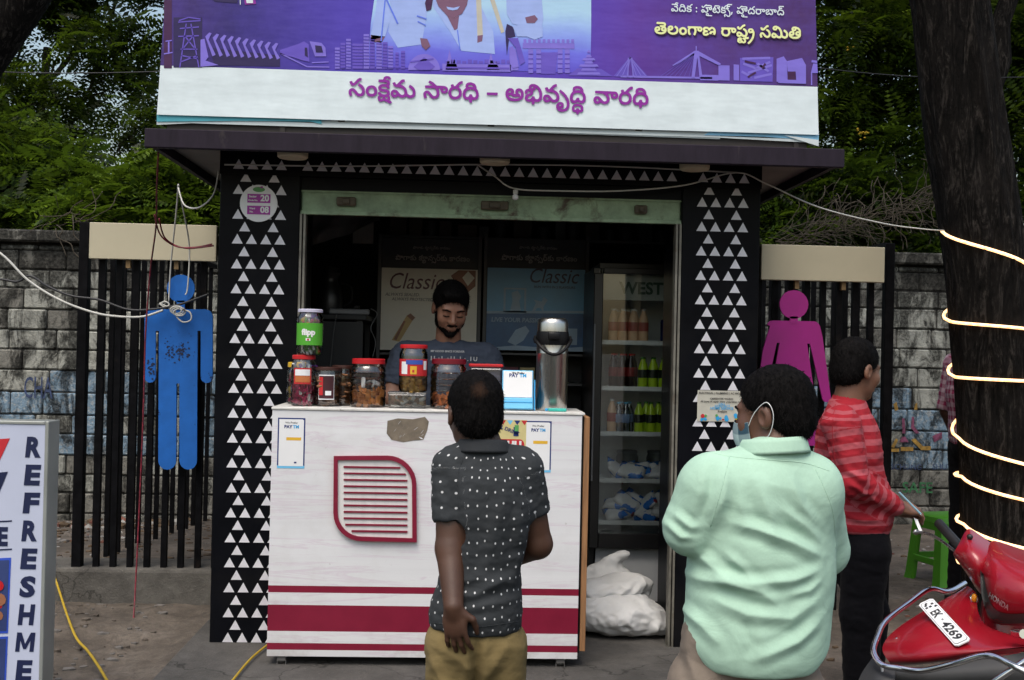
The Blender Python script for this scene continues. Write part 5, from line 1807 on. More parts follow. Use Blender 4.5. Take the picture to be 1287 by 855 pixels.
crown('crown', [((0.6, TY - 0.6, 9.0), (1.4, 1.4, 0.7)), ((2.8, TY + 0.4, 9.6), (1.5, 1.4, 0.8)), ((1.8, TY - 0.2, 10.2), (1.2, 1.2, 0.7))], 1500, 44, LM, near_tree, mix=(0.4, 0.45, 0.15))

t = thing('tree', 'leaning dark trunk crossing the top left corner', 'tree', (-4.0, 6.6, Z0))
mb = MB()
a = P(-120, 190, 6.4)
b = P(45, -25, 6.4)
pts = [Vector((-3.9, 6.5, Z0 - 0.1)), Vector((-3.86, 6.45, 1.6))] + [a + (b - a) * q for q in (-0.1, 0.15, 0.4, 0.65, 0.9, 1.1)] + [b + (b - a) * 1.2]
pts = spline(pts, 6)
mb.tube(pts, [0.22 - 0.11 * i / (len(pts) - 1) for i in range(len(pts))], 28)
mb.build('trunk', M_trunk, t, smooth=True)
tp = pts[-1]
crown('crown', [((tp.x + 0.1, tp.y, tp.z + 0.5), (0.9, 0.9, 0.5)), ((tp.x + 0.9, tp.y + 0.3, tp.z + 1.2), (1.0, 1.0, 0.6))], 500, 45, LM, t, mix=(0.6, 0.35, 0.05))
t = thing('tree', 'slim dark trunk half hidden behind the rope-lit trunk', 'tree', (5.05, 9.0, Z0))
mb = MB()
limb(mb, (5.05, 8.9, 0.2), (4.25, 8.9, 3.6), 0.13, 0.10, 0.03, 9, 10)
limb(mb, (4.25, 8.9, 3.6), (4.6, 9.2, 6.0), 0.10, 0.05, 0.05, 10, 8)
mb.build('trunk', M_trunk, t, smooth=True)
crown('crown', [((4.6, 9.3, 6.2), (1.0, 1.0, 0.6)), ((3.8, 9.5, 5.6), (0.8, 0.8, 0.5))], 500, 46, LM, t, mix=(0.5, 0.4, 0.1))

# ------------------------------------------------------------------ rope light round the near trunk
def rope_mat():
    m, k, b = new_mat('warm_rope_light')
    tc = k.coords('Object')
    n = k.noise(tc, 55, 2, 0.5)
    b.inputs['Base Color'].default_value = (0.8, 0.6, 0.4, 1)
    b.inputs['Roughness'].default_value = 0.3
    k.link(k.ramp(n, [(0.3, (1.0, 0.40, 0.12)), (0.62, (1.0, 0.66, 0.34))]), b.inputs['Emission Color'])
    b.inputs['Emission Strength'].default_value = 1.7
    return m


M_rope = rope_mat()
rope = thing('rope_light', 'glowing warm rope light wound round the dark trunk', 'rope light', (2.7, TY, 0.6))
# each turn: visible front arc from the left edge (higher) to the right edge, then climbs behind
marks = [(1188, 290, 325), (1199, 404, 413), (1201, 474, 479), (1212, 552, 588), (1214, 600, 633), (1219, 660, 694), (1226, 712, 760)]
turns = []
for (lx, ly, ry) in marks:
    zl = Px(lx, ly, P(lx, ly, TY).x).z
    turns.append((P(lx, ly, TY - 0.03).z, P(1287, ry, TY - 0.2).z))
pts = []
for i, (zl, zr) in enumerate(turns):
    for q in range(19):
        a = math.pi + math.pi * q / 18                     # left -> front -> right
        t_ = q / 18
        z = zl + (zr - zl) * (t_ ** 0.8) * 1.5
        cx, r = trunk_axis(z)
        pts.append(Vector((cx + (r + 0.007) * math.cos(a), TY + (r + 0.007) * math.sin(a), z)))
    if i + 1 < len(turns):
        zn = turns[i + 1][0]
        z0 = pts[-1].z
        for q in range(1, 14):
            a = math.pi * q / 14
            z = z0 + (zn - z0) * q / 14
            cx, r = trunk_axis(z)
            pts.append(Vector((cx + (r + 0.02) * math.cos(a), TY + (r + 0.02) * math.sin(a), z)))
mb = MB()
mb.tube(pts, 0.0078, 8)
mb.build('tube', M_rope, rope, smooth=True)
ROPE_START = pts[0].copy()
# ------------------------------------------------------------------ serving counter
CY = 4.85
CX0, CX1, CZ0, CZ1 = -0.816, 0.526, 0.408, 1.468


def laminate():
    m, k, b = new_mat('white_laminate')
    v = k.coords('Object', (0.35, 1, 5.0))
    n1 = k.noise(v, 2.6, 6, 0.65, 0.8)
    n2 = k.noise(k.coords('Object', (0.25, 1, 9.0)), 1.7, 5, 0.6, 0.4)
    n3 = k.noise(k.coords('Object'), 3.5, 6, 0.7)
    n4 = k.noise(k.coords('Object'), 45, 3, 0.6)
    streak = k.ramp(k.math('ABSOLUTE', k.math('SUBTRACT', n1, 0.5)), [(0.0, 0.38), (0.010, 0.22), (0.030, 0.0)])
    base = k.ramp(n2, [(0.3, (0.66, 0.67, 0.69)), (0.7, (0.74, 0.75, 0.77))])
    c = k.mix(streak, base, (0.56, 0.42, 0.53))
    sep = k.n('SeparateXYZ')
    k.link(k.coords('Object'), sep.inputs[0])
    low = k.ramp(sep.outputs[2], [(0.03, 0.75), (0.12, 0.25), (0.4, 0.03)])
    dirt = k.math('MULTIPLY', k.ramp(n3, [(0.45, 0.15), (0.75, 1.0)]), low)
    c = k.mix(dirt, c, (0.28, 0.25, 0.22))
    c = k.mix(k.ramp(n4, [(0.70, 0.0), (0.76, 0.45)]), c, (0.4, 0.38, 0.36))
    c = k.mix(k.ramp(n3, [(0.5, 0.0), (0.8, 0.30)]), c, (0.45, 0.42, 0.4))
    k.link(c, b.inputs['Base Color'])
    b.inputs['Roughness'].default_value = 0.38
    return m


M_lam = laminate()
M_red = mat('crimson_laminate', (0.20, 0.006, 0.030), 0.4, var=0.12, vscale=6, col2=(0.27, 0.03, 0.05), c2=(0.66, 0.8))
M_ply = mat('plywood_edge', (0.28, 0.14, 0.06), 0.8, var=0.35, vscale=8, stretch=(8, 8, 0.6))
M_black = mat('black_plastic', (0.008, 0.008, 0.009), 0.4, var=0.2, spec=0.2)
M_steel = mat('brushed_steel', (0.52, 0.51, 0.48), 0.28, metal=1.0, var=0.12, vscale=5, stretch=(6, 6, 0.4))
M_chrome = mat('chrome', (0.75, 0.75, 0.76), 0.12, metal=1.0, var=0.05)
counter = thing('serving_counter', 'white laminate counter with crimson bands and slatted vent, on casters', 'counter', ((CX0 + CX1) / 2, CY + 0.15, Z0))
mb = MB()
stz = [P(337, y, CY).z for y in (735.8, 744.4, 760.0, 793.0, 808.0, 816.5)]
lv = [CZ0] + sorted(stz) + [CZ1]
mb.mi = 0
D_ = 0.34
for i, (a, b) in enumerate(zip(lv, lv[1:])):
    mb.mi = 1 if i % 2 == 1 else 0
    mb.face([(CX0, CY, a), (CX1, CY, a), (CX1, CY, b), (CX0, CY, b)])
    mb.face([(CX0, CY + D_, b), (CX1, CY + D_, b), (CX1, CY + D_, a), (CX0, CY + D_, a)])
    mb.face([(CX0, CY, b), (CX0, CY + D_, b), (CX0, CY + D_, a), (CX0, CY, a)])
    mb.face([(CX1, CY, a), (CX1, CY + D_, a), (CX1, CY + D_, b), (CX1, CY, b)])
mb.mi = 0
mb.face([(CX0, CY, CZ0), (CX0, CY + D_, CZ0), (CX1, CY + D_, CZ0), (CX1, CY, CZ0)])
mb.face([(CX0, CY, CZ1), (CX1, CY, CZ1), (CX1, CY + D_, CZ1), (CX0, CY + D_, CZ1)])
bmesh.ops.remove_doubles(mb.bm, verts=mb.bm.verts, dist=1e-5)
cbody = mb.build('body', [M_lam, M_red], counter, fix=False)
mb = MB()
mb.span((CX0 - 0.004, CY - 0.005, CZ1 + 0.001), (CX1 + 0.012, CY + D_ + 0.01, CZ1 + 0.014), bevel=0.003)
mb.build('top', mat('worn_edge_laminate', (0.60, 0.59, 0.56), 0.5, var=0.12, vscale=14, col2=(0.16, 0.13, 0.10), c2=(0.60, 0.68), stretch=(2, 2, 2)), counter)
CT = CZ1 + 0.0155
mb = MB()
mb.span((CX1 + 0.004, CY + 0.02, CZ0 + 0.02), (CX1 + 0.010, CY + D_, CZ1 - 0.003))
mb.build('gap_shade', M_black, counter)  # solid black strip standing in for the shade between body and board
mb = MB()
mb.span((CX1 + 0.011, CY + 0.012, CZ0 + 0.03), (CX1 + 0.036, CY + D_, CZ1 - 0.006), bevel=0.002)
mb.build('side_board', M_ply, counter)
# vent panel with slats
vo = [(420, 573)] + arc(487, 609, 36.5, 270, 360, 8) + [(524, 681)] + arc(455, 644, 35.5, 90, 180, 8)
vi = [(425, 578)] + arc(487, 609, 31.0, 270, 360, 8) + [(518.5, 676)] + arc(455, 644, 30.0, 90, 180, 8)
mb = MB()
ou = [P(x, y, CY) for x, y in vo]
inn = [P(x, y, CY) for x, y in vi]
for y0, pts in ((0.016, ou), (0.016, inn)):
    pass
n = len(ou)
for a, b, ya, yb in ((ou, ou, 0.0015, 0.018), (ou, inn, 0.018, 0.018), (inn, inn, 0.018, 0.008)):
    for i in range(n):
        j = (i + 1) % n
        mb.face([(a[i].x, CY - ya, a[i].z), (a[j].x, CY - ya, a[j].z), (b[j].x, CY - yb, b[j].z), (b[i].x, CY - yb, b[i].z)])
vent = mb.build('vent_rim', M_red, counter)
mb = MB()
mb.face([(p.x, CY - 0.008, p.z) for p in inn])
mb.build('vent_panel', mat('vent_white', (0.68, 0.67, 0.66), 0.45, var=0.08, vscale=5, col2=(0.45, 0.40, 0.36), c2=(0.66, 0.8), stretch=(6, 1, 0.5)), vent, fix=False)
mb = MB()
for i in range(11):
    yc = 587.5 + i * 8.05
    x0, x1 = 432.0, 512.0
    if i == 0:
        x1 = 503
    if i == 1:
        x1 = 510
    if i == 9:
        x0 = 434
    if i == 10:
        x0 = 442
    a, b = P(x0, yc - 1.7, CY - 0.01), P(x1, yc + 1.7, CY - 0.01)
    mb.span((a.x, CY - 0.013, min(a.z, b.z)), (b.x, CY - 0.0085, max(a.z, b.z)))
mb.build('vent_slats', M_red, vent)
mb = MB()
wp = [(487, 529), (500, 526), (519, 527), (534, 524), (539, 530), (537, 541), (532, 553), (519, 554), (507, 556), (492, 553), (486, 545)]
mb.face([P(x, y, CY - 0.0012) for x, y in wp])
mb.mi = 1
rr = random.Random(8)
for i in range(16):
    x, y = rr.uniform(492, 532), rr.uniform(531, 551)
    l, a = rr.uniform(4, 9), rr.choice((-0.9, -0.6, 0.5, -0.8))
    wd = rr.uniform(0.5, 1.3)
    dx, dy = math.cos(a) * l, math.sin(a) * l
    mb.face([P(x, y, CY - 0.002), P(x + dx * 0.5 - wd, y + dy * 0.5 + wd, CY - 0.002), P(x + dx, y + dy, CY - 0.002), P(x + dx * 0.5 + wd, y + dy * 0.5 - wd, CY - 0.002)])
mb.build('worn_patch', [mat('bare_board', (0.17, 0.14, 0.105), 0.9, var=0.3, vscale=25), M_lam], counter, fix=False)
# casters
M_rub = mat('grey_rubber', (0.05, 0.048, 0.045), 0.8, var=0.3)
for x in (-0.755, 0.455):
    for y in (CY + 0.03, CY + 0.29):
        mb = MB()
        mb.span((x - 0.018, y - 0.02, CZ0 - 0.022), (x + 0.018, y + 0.02, CZ0 - 0.001))
        mb.span((x - 0.020, y - 0.014, CZ0 - 0.04), (x - 0.016, y + 0.014, CZ0 - 0.022))
        mb.span((x + 0.016, y - 0.014, CZ0 - 0.04), (x + 0.020, y + 0.014, CZ0 - 0.022))
        ca = mb.build('caster', mat('grey_caster', (0.12, 0.115, 0.11), 0.7, var=0.3), counter)
        mb = MB()
        mb.lathe([(0.017, -0.014), (0.0195, -0.008), (0.0195, 0.008), (0.017, 0.014)], (x, y, Z0 + 0.0245), 16, Matrix.Rotation(R_(90), 4, 'Y'))
        mb.build('wheel', M_rub, ca, smooth=40)

M_card = mat('white_card', (0.78, 0.79, 0.80), 0.5, var=0.03)
M_navy2 = mat('navy_print', (0.012, 0.03, 0.16), 0.5, var=0.05)
M_cyan = mat('cyan_print', (0.03, 0.36, 0.72), 0.5, var=0.05)
M_sky = mat('sky_blue_print', (0.16, 0.52, 0.80), 0.45, var=0.05)
M_yel = mat('yellow_print', (0.72, 0.42, 0.03), 0.5, var=0.05)
M_blk = mat('black_print', (0.02, 0.02, 0.022), 0.5, var=0.1)
M_prd = mat('red_print', (0.50, 0.02, 0.03), 0.45, var=0.06)
STK = [M_card, M_navy2, M_cyan, M_sky, M_yel, M_blk, M_prd]


def pay_sticker(x0, y0, x1, y1, Y, name, parent, label=None):
    a, b = P(x0, y0, Y), P(x1, y1, Y)
    W_, H_ = b.x - a.x, a.z - b.z
    M = front(a.x, b.z, Y)
    mb = MB()
    mb.mi = 1
    mb.mesh2d(([(0, 0), (W_, 0), (W_, H_), (0, H_)], [(0, 1, 2, 3)]), M @ Matrix.Translation((0, 0, 0.0008)))
    e = W_ * 0.05
    mb.mi = 3
    mb.mesh2d(([(0, 0), (W_, 0), (W_, H_ * 0.055), (0, H_ * 0.055)], [(0, 1, 2, 3)]), M @ Matrix.Translation((0, 0, 0.0012)))
    mb.mi = 0
    mb.mesh2d(([(e, H_ * 0.045), (W_ - e, H_ * 0.045), (W_ - e, H_ - e * 1.6), (W_ - e * 1.9, H_ - e), (e, H_ - e)], [(0, 1, 2, 3, 4)]), M @ Matrix.Translation((0, 0, 0.0016)))
    def put(s, u, v, w_, mi, bold=0.01):
        vs, fs = text(s, 1.0, bold)
        q0, q1 = min(p[0] for p in vs), max(p[0] for p in vs)
        k = w_ / (q1 - q0)
        mb.mi = mi
        mb.mesh2d(([((p[0] - q0) * k + u, p[1] * k + v) for p in vs], fs), M @ Matrix.Translation((0, 0, 0.002)))
    put('We Prefer', W_ * 0.27, H_ * 0.885, W_ * 0.46, 5)
    put('PAY', W_ * 0.24, H_ * 0.795, W_ * 0.30, 1, 0.05)
    put('TM', W_ * 0.55, H_ * 0.795, W_ * 0.22, 2, 0.05)
    mb.mi = 4
    mb.mesh2d(([(W_ * 0.32, H_ * 0.555), (W_ * 0.86, H_ * 0.555), (W_ * 0.86, H_ * 0.615), (W_ * 0.32, H_ * 0.615)], [(0, 1, 2, 3)]), M @ Matrix.Translation((0, 0, 0.002)))
    mb.mi = 1
    for u in (0.62, 0.66):
        mb.mesh2d(([(W_ * u, H_ * 0.1), (W_ * (u + 0.05), H_ * 0.1), (W_ * (u + 0.05), H_ * 0.13), (W_ * u, H_ * 0.13)], [(0, 1, 2, 3)]), M @ Matrix.Translation((0, 0, 0.002 + u * 0.0005)))
    o = mb.build(name, STK, parent, fix=False)
    if label:
        o['label'] = label
    return o


pay_sticker(349.5, 525, 382.5, 589, CY, 'payment_sticker', counter, 'payment sticker at the left end of the counter')
pay_sticker(660, 529, 692, 594, CY, 'payment_sticker', counter, 'payment sticker beside the yellow advert')
# drinks advert, part hidden by the man's head
a, b = P(598, 527, CY), P(661, 592, CY)
M_adv = mat('advert_yellow', (0.60, 0.52, 0.24), 0.5, var=0.1, vscale=20)
M_wht = mat('white_print', (0.75, 0.75, 0.74), 0.5, var=0.03)
mb = MB()
W_, H_ = b.x - a.x, a.z - b.z
M = front(a.x, b.z, CY)
quad = lambda u0, v0, u1, v1: ([(W_ * u0, H_ * v0), (W_ * u1, H_ * v0), (W_ * u1, H_ * v1), (W_ * u0, H_ * v1)], [(0, 1, 2, 3)])
T = lambda d: M @ Matrix.Translation((0, 0, d))
mb.mesh2d(quad(0, 0, 1, 1), T(0.001))
mb.mi = 1
for i in range(7):
    u = 0.05 + i * 0.14
    mb.mi = (1, 4, 3)[i % 3]
    mb.mesh2d(([(W_ * u, H_ * 0.99), (W_ * (u + 0.06), H_ * 0.90), (W_ * (u + 0.12), H_ * 0.99)], [(0, 1, 2)]), T(0.0016))
mb.mi = 1
pl = [(0.45, 0.40)] + [(0.87 + 0.09 * math.cos(t), 0.50 + 0.12 * math.sin(t)) for t in np.linspace(-1.5, 1.5, 9)] + [(0.45, 0.62)]
mb.mesh2d(([(W_ * p[0], H_ * p[1]) for p in pl], [tuple(range(len(pl)))]), T(0.0016))
mb.mi = 2
vs, fs = text('HU', 1.0, 0.06)
q0, q1 = min(p[0] for p in vs), max(p[0] for p in vs)
k_ = W_ * 0.28 / (q1 - q0)
mb.mesh2d(([((p[0] - q0) * k_ + W_ * 0.62, p[1] * k_ + H_ * 0.44) for p in vs], fs), T(0.0022))
mb.mi = 3
vs, fs = text('AL DRINK', 1.0, 0.03)
q0, q1 = min(p[0] for p in vs), max(p[0] for p in vs)
k_ = W_ * 0.46 / (q1 - q0)
R2 = Matrix.Rotation(R_(-22), 4, 'Z')
mb.mesh2d(([((p[0] - q0) * k_, p[1] * k_) for p in vs], fs), T(0.0022) @ Matrix.Translation((W_ * 0.42, H_ * 0.86, 0)) @ R2)
mb.mi = 3
mb.mesh2d(quad(0.74, 0.68, 0.84, 0.86), T(0.0022))
mb.mi = 5
mb.mesh2d(quad(0.76, 0.78, 0.84, 0.9), T(0.0028))
mb.mi = 3
mb.mesh2d(quad(0.5, 0.25, 0.9, 0.29), T(0.0022))
mb.mi = 1
mb.mesh2d(quad(0.55, 0.14, 0.86, 0.17), T(0.0022))
o = mb.build('advert_sticker', [M_adv, M_prd, M_wht, M_navy2, M_sky, mat('green_print', (0.1, 0.35, 0.1), 0.5)], counter, fix=False)
o['label'] = 'yellow drink advert with a red pill logo'

# round plate and notice on the pillars
p = P(325.5, 256, KY)
mb = MB()
ring = [(0.086 * math.cos(2 * math.pi * i / 40), 0.086 * math.sin(2 * math.pi * i / 40)) for i in range(40)]
Mf = front(p.x, p.z, KY - 0.003)
mb.prism(ring, 0.006, Mf)
T = lambda d: Mf @ Matrix.Translation((0, 0, 0.0062 + d))
M_mg = mat('magenta_print', (0.36, 0.015, 0.33), 0.45)
mb.mi = 1
for z0_, z1_ in ((0.002, 0.043), (-0.052, -0.012)):
    mb.mesh2d(([(-0.052, z0_), (0.054, z0_), (0.054, z1_), (-0.052, z1_)], [(0, 1, 2, 3)]), T(0.0008))
mb.mi = 2
el = [(0.028 * math.cos(t), 0.012 * math.sin(t) + 0.064) for t in np.linspace(0, 6.1, 18)]
mb.mesh2d((el, [tuple(range(18))]), T(0.0008))
mb.mi = 1
mb.mesh2d(([(0.0, 0.074), (0.02, 0.068), (0.016, 0.08)], [(0, 1, 2)]), T(0.0016))
mb.mi = 0
for s, u, v, w_ in (('20', 0.008, 0.011, 0.04), ('08', 0.008, -0.043, 0.04), ('Sector', -0.045, 0.027, 0.036), ('Circle No.', -0.048, 0.010, 0.044), ('Ward', -0.042, -0.028, 0.026), ('No.', -0.04, -0.043, 0.016)):
    vs, fs = text(s, 1.0, 0.04)
    q0, q1 = min(q[0] for q in vs), max(q[0] for q in vs)
    k_ = w_ / (q1 - q0)
    mb.mesh2d(([((q[0] - q0) * k_ + u, q[1] * k_ + v) for q in vs], fs), T(0.0016))
o = mb.build('number_plate', [M_card, M_mg, mat('green_print', (0.1, 0.35, 0.1), 0.5)], kiosk, fix=False)
o['label'] = 'round white plate reading 20 and 08'

a, b = P(876.5, 490.5, KY), P(936, 530.5, KY)
M = front(a.x, b.z, KY - 0.003)
W_, H_ = b.x - a.x, a.z - b.z
T = lambda d: M @ Matrix.Translation((0, 0, d))
mb = MB()
NXS = 8
for i in range(NXS):
    for j in range(4):
        def q(u, v):
            d = 0.002 + 0.003 * (noise.noise(Vector((u * 5, v * 4, 3))) + 0.5) * (0.4 if 0 < v < 1 else 1)
            return M @ Vector((W_ * u, H_ * v, d))
        mb.face([q(i / NXS, j / 4), q((i + 1) / NXS, j / 4), q((i + 1) / NXS, (j + 1) / 4), q(i / NXS, (j + 1) / 4)])
for s, u, v, w_, mi in (('ELECTRICAL | PLUMBING | AC WORKS', 0.03, 0.89, 0.94, 1), ('CARPENTER WORKS', 0.26, 0.71, 0.48, 1), ('All types of repair work undertaken here', 0.06, 0.62, 0.88, 1),
                        ('CALL', 0.44, 0.54, 0.14, 2), ('CONTACT', 0.36, 0.47, 0.32, 2), ('HOME SERVICE', 0.27, 0.39, 0.48, 2), ('Available', 0.42, 0.30, 0.2, 1)):
    vs, fs = text(s, 1.0, 0.02)
    q0, q1 = min(q_[0] for q_ in vs), max(q_[0] for q_ in vs)
    k_ = W_ * w_ / (q1 - q0)
    mb.mi = mi
    mb.mesh2d(([((q_[0] - q0) * k_ + W_ * u, q_[1] * k_ + H_ * v) for q_ in vs], fs), T(0.0062))
rr = random.Random(4)
for i in range(16):
    u = rr.choice((rr.uniform(0.05, 0.25), rr.uniform(0.36, 0.66), rr.uniform(0.36, 0.66), rr.uniform(0.74, 0.86)))
    v, s = rr.uniform(0.06, 0.2), rr.uniform(0.02, 0.05)
    mb.mi = rr.choice((3, 4, 2, 5))
    k_ = [(W_ * u + s * W_ * math.cos(t) * rr.uniform(.7, 1.2), H_ * v + s * W_ * math.sin(t) * rr.uniform(.7, 1.2)) for t in np.linspace(0, 5.4, 7)]
    mb.mesh2d((k_, [tuple(range(7))]), T(0.0063 + 0.0001 * i))
M_note = mat('weathered_paper', (0.50, 0.49, 0.42), 0.8, var=0.08, vscale=12, col2=(0.36, 0.33, 0.25), c2=(0.6, 0.8))
o = mb.build('paper_notice', [M_note, M_blk, M_cyan, M_prd, M_yel, mat('green_print', (0.1, 0.35, 0.1), 0.5)], kiosk, fix=False)
o['label'] = 'crumpled trade notice pasted on the right pillar'
# ------------------------------------------------------------------ goods on the counter
M_pet = thin_glass('clear_plastic', (0.95, 0.96, 0.96), 0.05)
M_redlid = mat('red_lid', (0.48, 0.012, 0.018), 0.35, var=0.05)
M_maroon_lid = mat('maroon_lid', (0.16, 0.006, 0.016), 0.35, var=0.05)
M_brnlid = mat('brown_lid', (0.045, 0.016, 0.012), 0.4, var=0.05)
M_lillid = mat('lilac_lid', (0.55, 0.54, 0.68), 0.35, var=0.05)
M_yellid = mat('yellow_lid', (0.65, 0.40, 0.02), 0.35, var=0.05)
M_chip = mat('fried_crisp', (0.55, 0.20, 0.04), 0.7, var=0.4, vscale=30)
M_ballsnack = mat('golden_puff', (0.70, 0.40, 0.10), 0.7, var=0.3, vscale=40)
M_cookie = mat('brown_cookie', (0.24, 0.11, 0.05), 0.85, var=0.4, vscale=30)
M_orange = mat('orange_snack', (0.62, 0.17, 0.03), 0.7, var=0.3, vscale=40)
M_pinkw = mat('pink_wrapper', (0.65, 0.06, 0.16), 0.3, var=0.3, vscale=30)
M_whitew = mat('white_wrapper', (0.78, 0.78, 0.76), 0.3, var=0.1)
M_greenw = mat('green_wrapper', (0.10, 0.34, 0.03), 0.3, var=0.2, vscale=30)
M_purplew = mat('purple_wrapper', (0.16, 0.04, 0.26), 0.3, var=0.2)
M_glabel = mat('green_label', (0.075, 0.36, 0.025), 0.4, var=0.08)
M_rlabel = mat('red_label', (0.50, 0.02, 0.025), 0.4, var=0.06)
M_dlabel = mat('dark_label', (0.05, 0.012, 0.018), 0.4, var=0.2)
M_olabel = mat('orange_label', (0.50, 0.16, 0.05), 0.4, var=0.1)


def jar_body(r, h, neck, ribs):
    """outer profile of a plastic jar"""
    pr = [(r * 0.88, 0.0), (r * 0.97, 0.004), (r, 0.012)]
    if ribs:
        n = 5
        for i in range(n):
            z0_ = 0.02 + (h - 0.06) * i / n
            dz = (h - 0.06) / n
            pr += [(r, z0_), (r, z0_ + dz * 0.7), (r * 0.955, z0_ + dz * 0.8), (r * 0.955, z0_ + dz * 0.9)]
    pr += [(r, h - 0.04), (r * 0.96, h - 0.022), (neck, h - 0.010), (neck, h)]
    return pr


def jar(name, label, px, wpx, ytop, ybot, Y, lid_mat, lid_h=0.018, ribs=False, neck=0.8, z=None):
    a, b = P(px - wpx / 2, ybot, Y), P(px + wpx / 2, ybot, Y)
    r = (b.x - a.x) / 2
    cx = (a.x + b.x) / 2
    zb = CT if z is None else z
    h = P(px, ytop, Y).z - zb - lid_h
    t = thing(name, label, 'jar', (cx, Y, zb), 'snack jars on the counter')
    mb = MB()
    mb.lathe(jar_body(r, h, r * neck, ribs), (0, 0, 0.0005), 32, caps=(True, False))
    mb.build('jar_wall', M_pet, t, smooth=40, local=True)
    mb = MB()
    lr = r * neck + 0.006
    mb.lathe([(lr, h - 0.004), (lr + 0.0015, h - 0.003), (lr + 0.0015, h + lid_h - 0.004), (lr - 0.002, h + lid_h - 0.001), (0.004, h + lid_h)], (0, 0, 0), 32)
    mb.build('lid', lid_mat, t, smooth=30, local=True)
    return t, r, h


def heap(t, r, h, n, size, mats, seed, kind='chip', z0=0.004, name='contents'):
    rs = random.Random(seed)
    mb = MB()
    for i in range(n):
        rr_ = r * 0.80 * math.sqrt(rs.random())
        a = rs.uniform(0, 6.28)
        zz = z0 + h * (i + 0.5) / n
        c = Vector((rr_ * math.cos(a), rr_ * math.sin(a), zz))
        s = size * rs.uniform(0.7, 1.25)
        mb.mi = rs.randrange(len(mats))
        ro = (rs.uniform(0, 3.1), rs.uniform(0, 3.1), rs.uniform(0, 3.1))
        if kind == 'chip':
            mb.box(c, (s * 2.2, s * 1.1, s * 0.3), ro, bevel=s * 0.12)
        elif kind == 'ball':
            mb.ball(c, s, 10, (1, 1, 0.85), ro)
        elif kind == 'disc':
            M = Matrix.Translation(c) @ Euler((rs.uniform(-.4, .4), rs.uniform(-.4, .4), 0)).to_matrix().to_4x4()
            mb.lathe([(s * 0.8, -s * 0.25), (s, -s * 0.1), (s, s * 0.1), (s * 0.8, s * 0.25)], (0, 0, 0), 12, M)
        else:
            mb.box(c, (s * 2.0, s * 0.9, s * 0.45), ro, bevel=s * 0.2)
    return mb.build(name, mats, t, smooth=40, local=True)


def label_band(t, r, z0_, z1_, a0, a1, m, name='label', off=0.0012):
    """a paper band on the jar between angles (degrees; -90 faces the camera)"""
    mb = MB()
    n = 14
    for i in range(n):
        p = [R_(a0 + (a1 - a0) * k / n) for k in (i, i + 1)]
        q = lambda a, z: ((r + off) * math.cos(a), (r + off) * math.sin(a), z)
        mb.face([q(p[0], z0_), q(p[1], z0_), q(p[1], z1_), q(p[0], z1_)])
    return mb.build(name, m, t, smooth=True, local=True, fix=False)


def band_text(t, parent, s, r, zc, width, m, bold=0.02, amid=-90, off=0.0022, name='lettering'):
    """lettering bent round a jar"""
    vs, fs = text(s, 1.0, bold)
    x0, x1 = min(v[0] for v in vs), max(v[0] for v in vs)
    k = width / (x1 - x0)
    mb = MB()
    nv = []
    for v in vs:
        a = R_(amid) + ((v[0] - (x0 + x1) / 2) * k) / (r + off)
        nv.append(mb.bm.verts.new(((r + off) * math.cos(a), (r + off) * math.sin(a), zc + v[1] * k)))
    for f in fs:
        try:
            mb.bm.faces.new([nv[i] for i in f])
        except ValueError:
            pass
    return mb.build(name, m, parent, local=True, fix=False)


# pink candy jar, with the green labelled jar standing on it
t, r, h = jar('candy_jar', 'clear jar of pink wrapped candies under the green labelled jar', 380.5, 31, 446, 513, 4.97, M_redlid, 0.016)
heap(t, r, 0.095, 90, 0.014, [M_pinkw, M_pinkw, M_pinkw, M_whitew], 1, 'wrap')
heap(t, r, 0.03, 16, 0.016, [M_whitew, M_purplew], 11, 'wrap', h - 0.055, 'paper_wrappers')
lb = label_band(t, r, h * 0.46, h * 0.80, -130, -45, M_rlabel)
label_band(t, r, h * 0.50, h * 0.63, -122, -52, M_olabel, 'label_panel', 0.002)
label_band(t, r, h * 0.64, h * 0.77, -122, -52, M_card, 'label_panel', 0.002)
ztop = CT + h + 0.016 + 0.001
t, r, h = jar('candy_jar', 'jar with bright green label stacked on the pink candy jar', 389, 33, 388.5, 447, 4.97, M_lillid, 0.012, neck=0.82, z=ztop)
heap(t, r, 0.045, 36, 0.013, [M_greenw, M_whitew, M_greenw], 2, 'wrap')
heap(t, r, 0.06, 44, 0.014, [M_greenw, M_yellid, M_purplew, M_pinkw, M_whitew], 12, 'wrap', h * 0.62, 'mixed_candies')
heap(t, r, h * 0.4, 30, 0.014, [M_greenw, M_whitew], 13, 'wrap', h * 0.2, 'inner_candies')
lb = label_band(t, r, h * 0.22, h * 0.73, -165, -15, M_glabel)
band_text(t, lb, 'flipp', r, h * 0.46, 0.062, M_card, 0.05)
label_band(t, r, h * 0.32, h * 0.38, -100, -80, M_card, 'label_mark', 0.002)
label_band(t, r, h * 0.33, h * 0.37, -94, -86, M_prd, 'label_mark', 0.003)
# jar with yellow lid behind
t, r, h = jar('candy_jar', 'mostly hidden yellow lidded jar behind the pink candies', 374, 28, 455, 511, 5.11, M_yellid, 0.02)
heap(t, r, 0.10, 40, 0.015, [M_whitew, M_pinkw, M_yellid], 14, 'wrap')
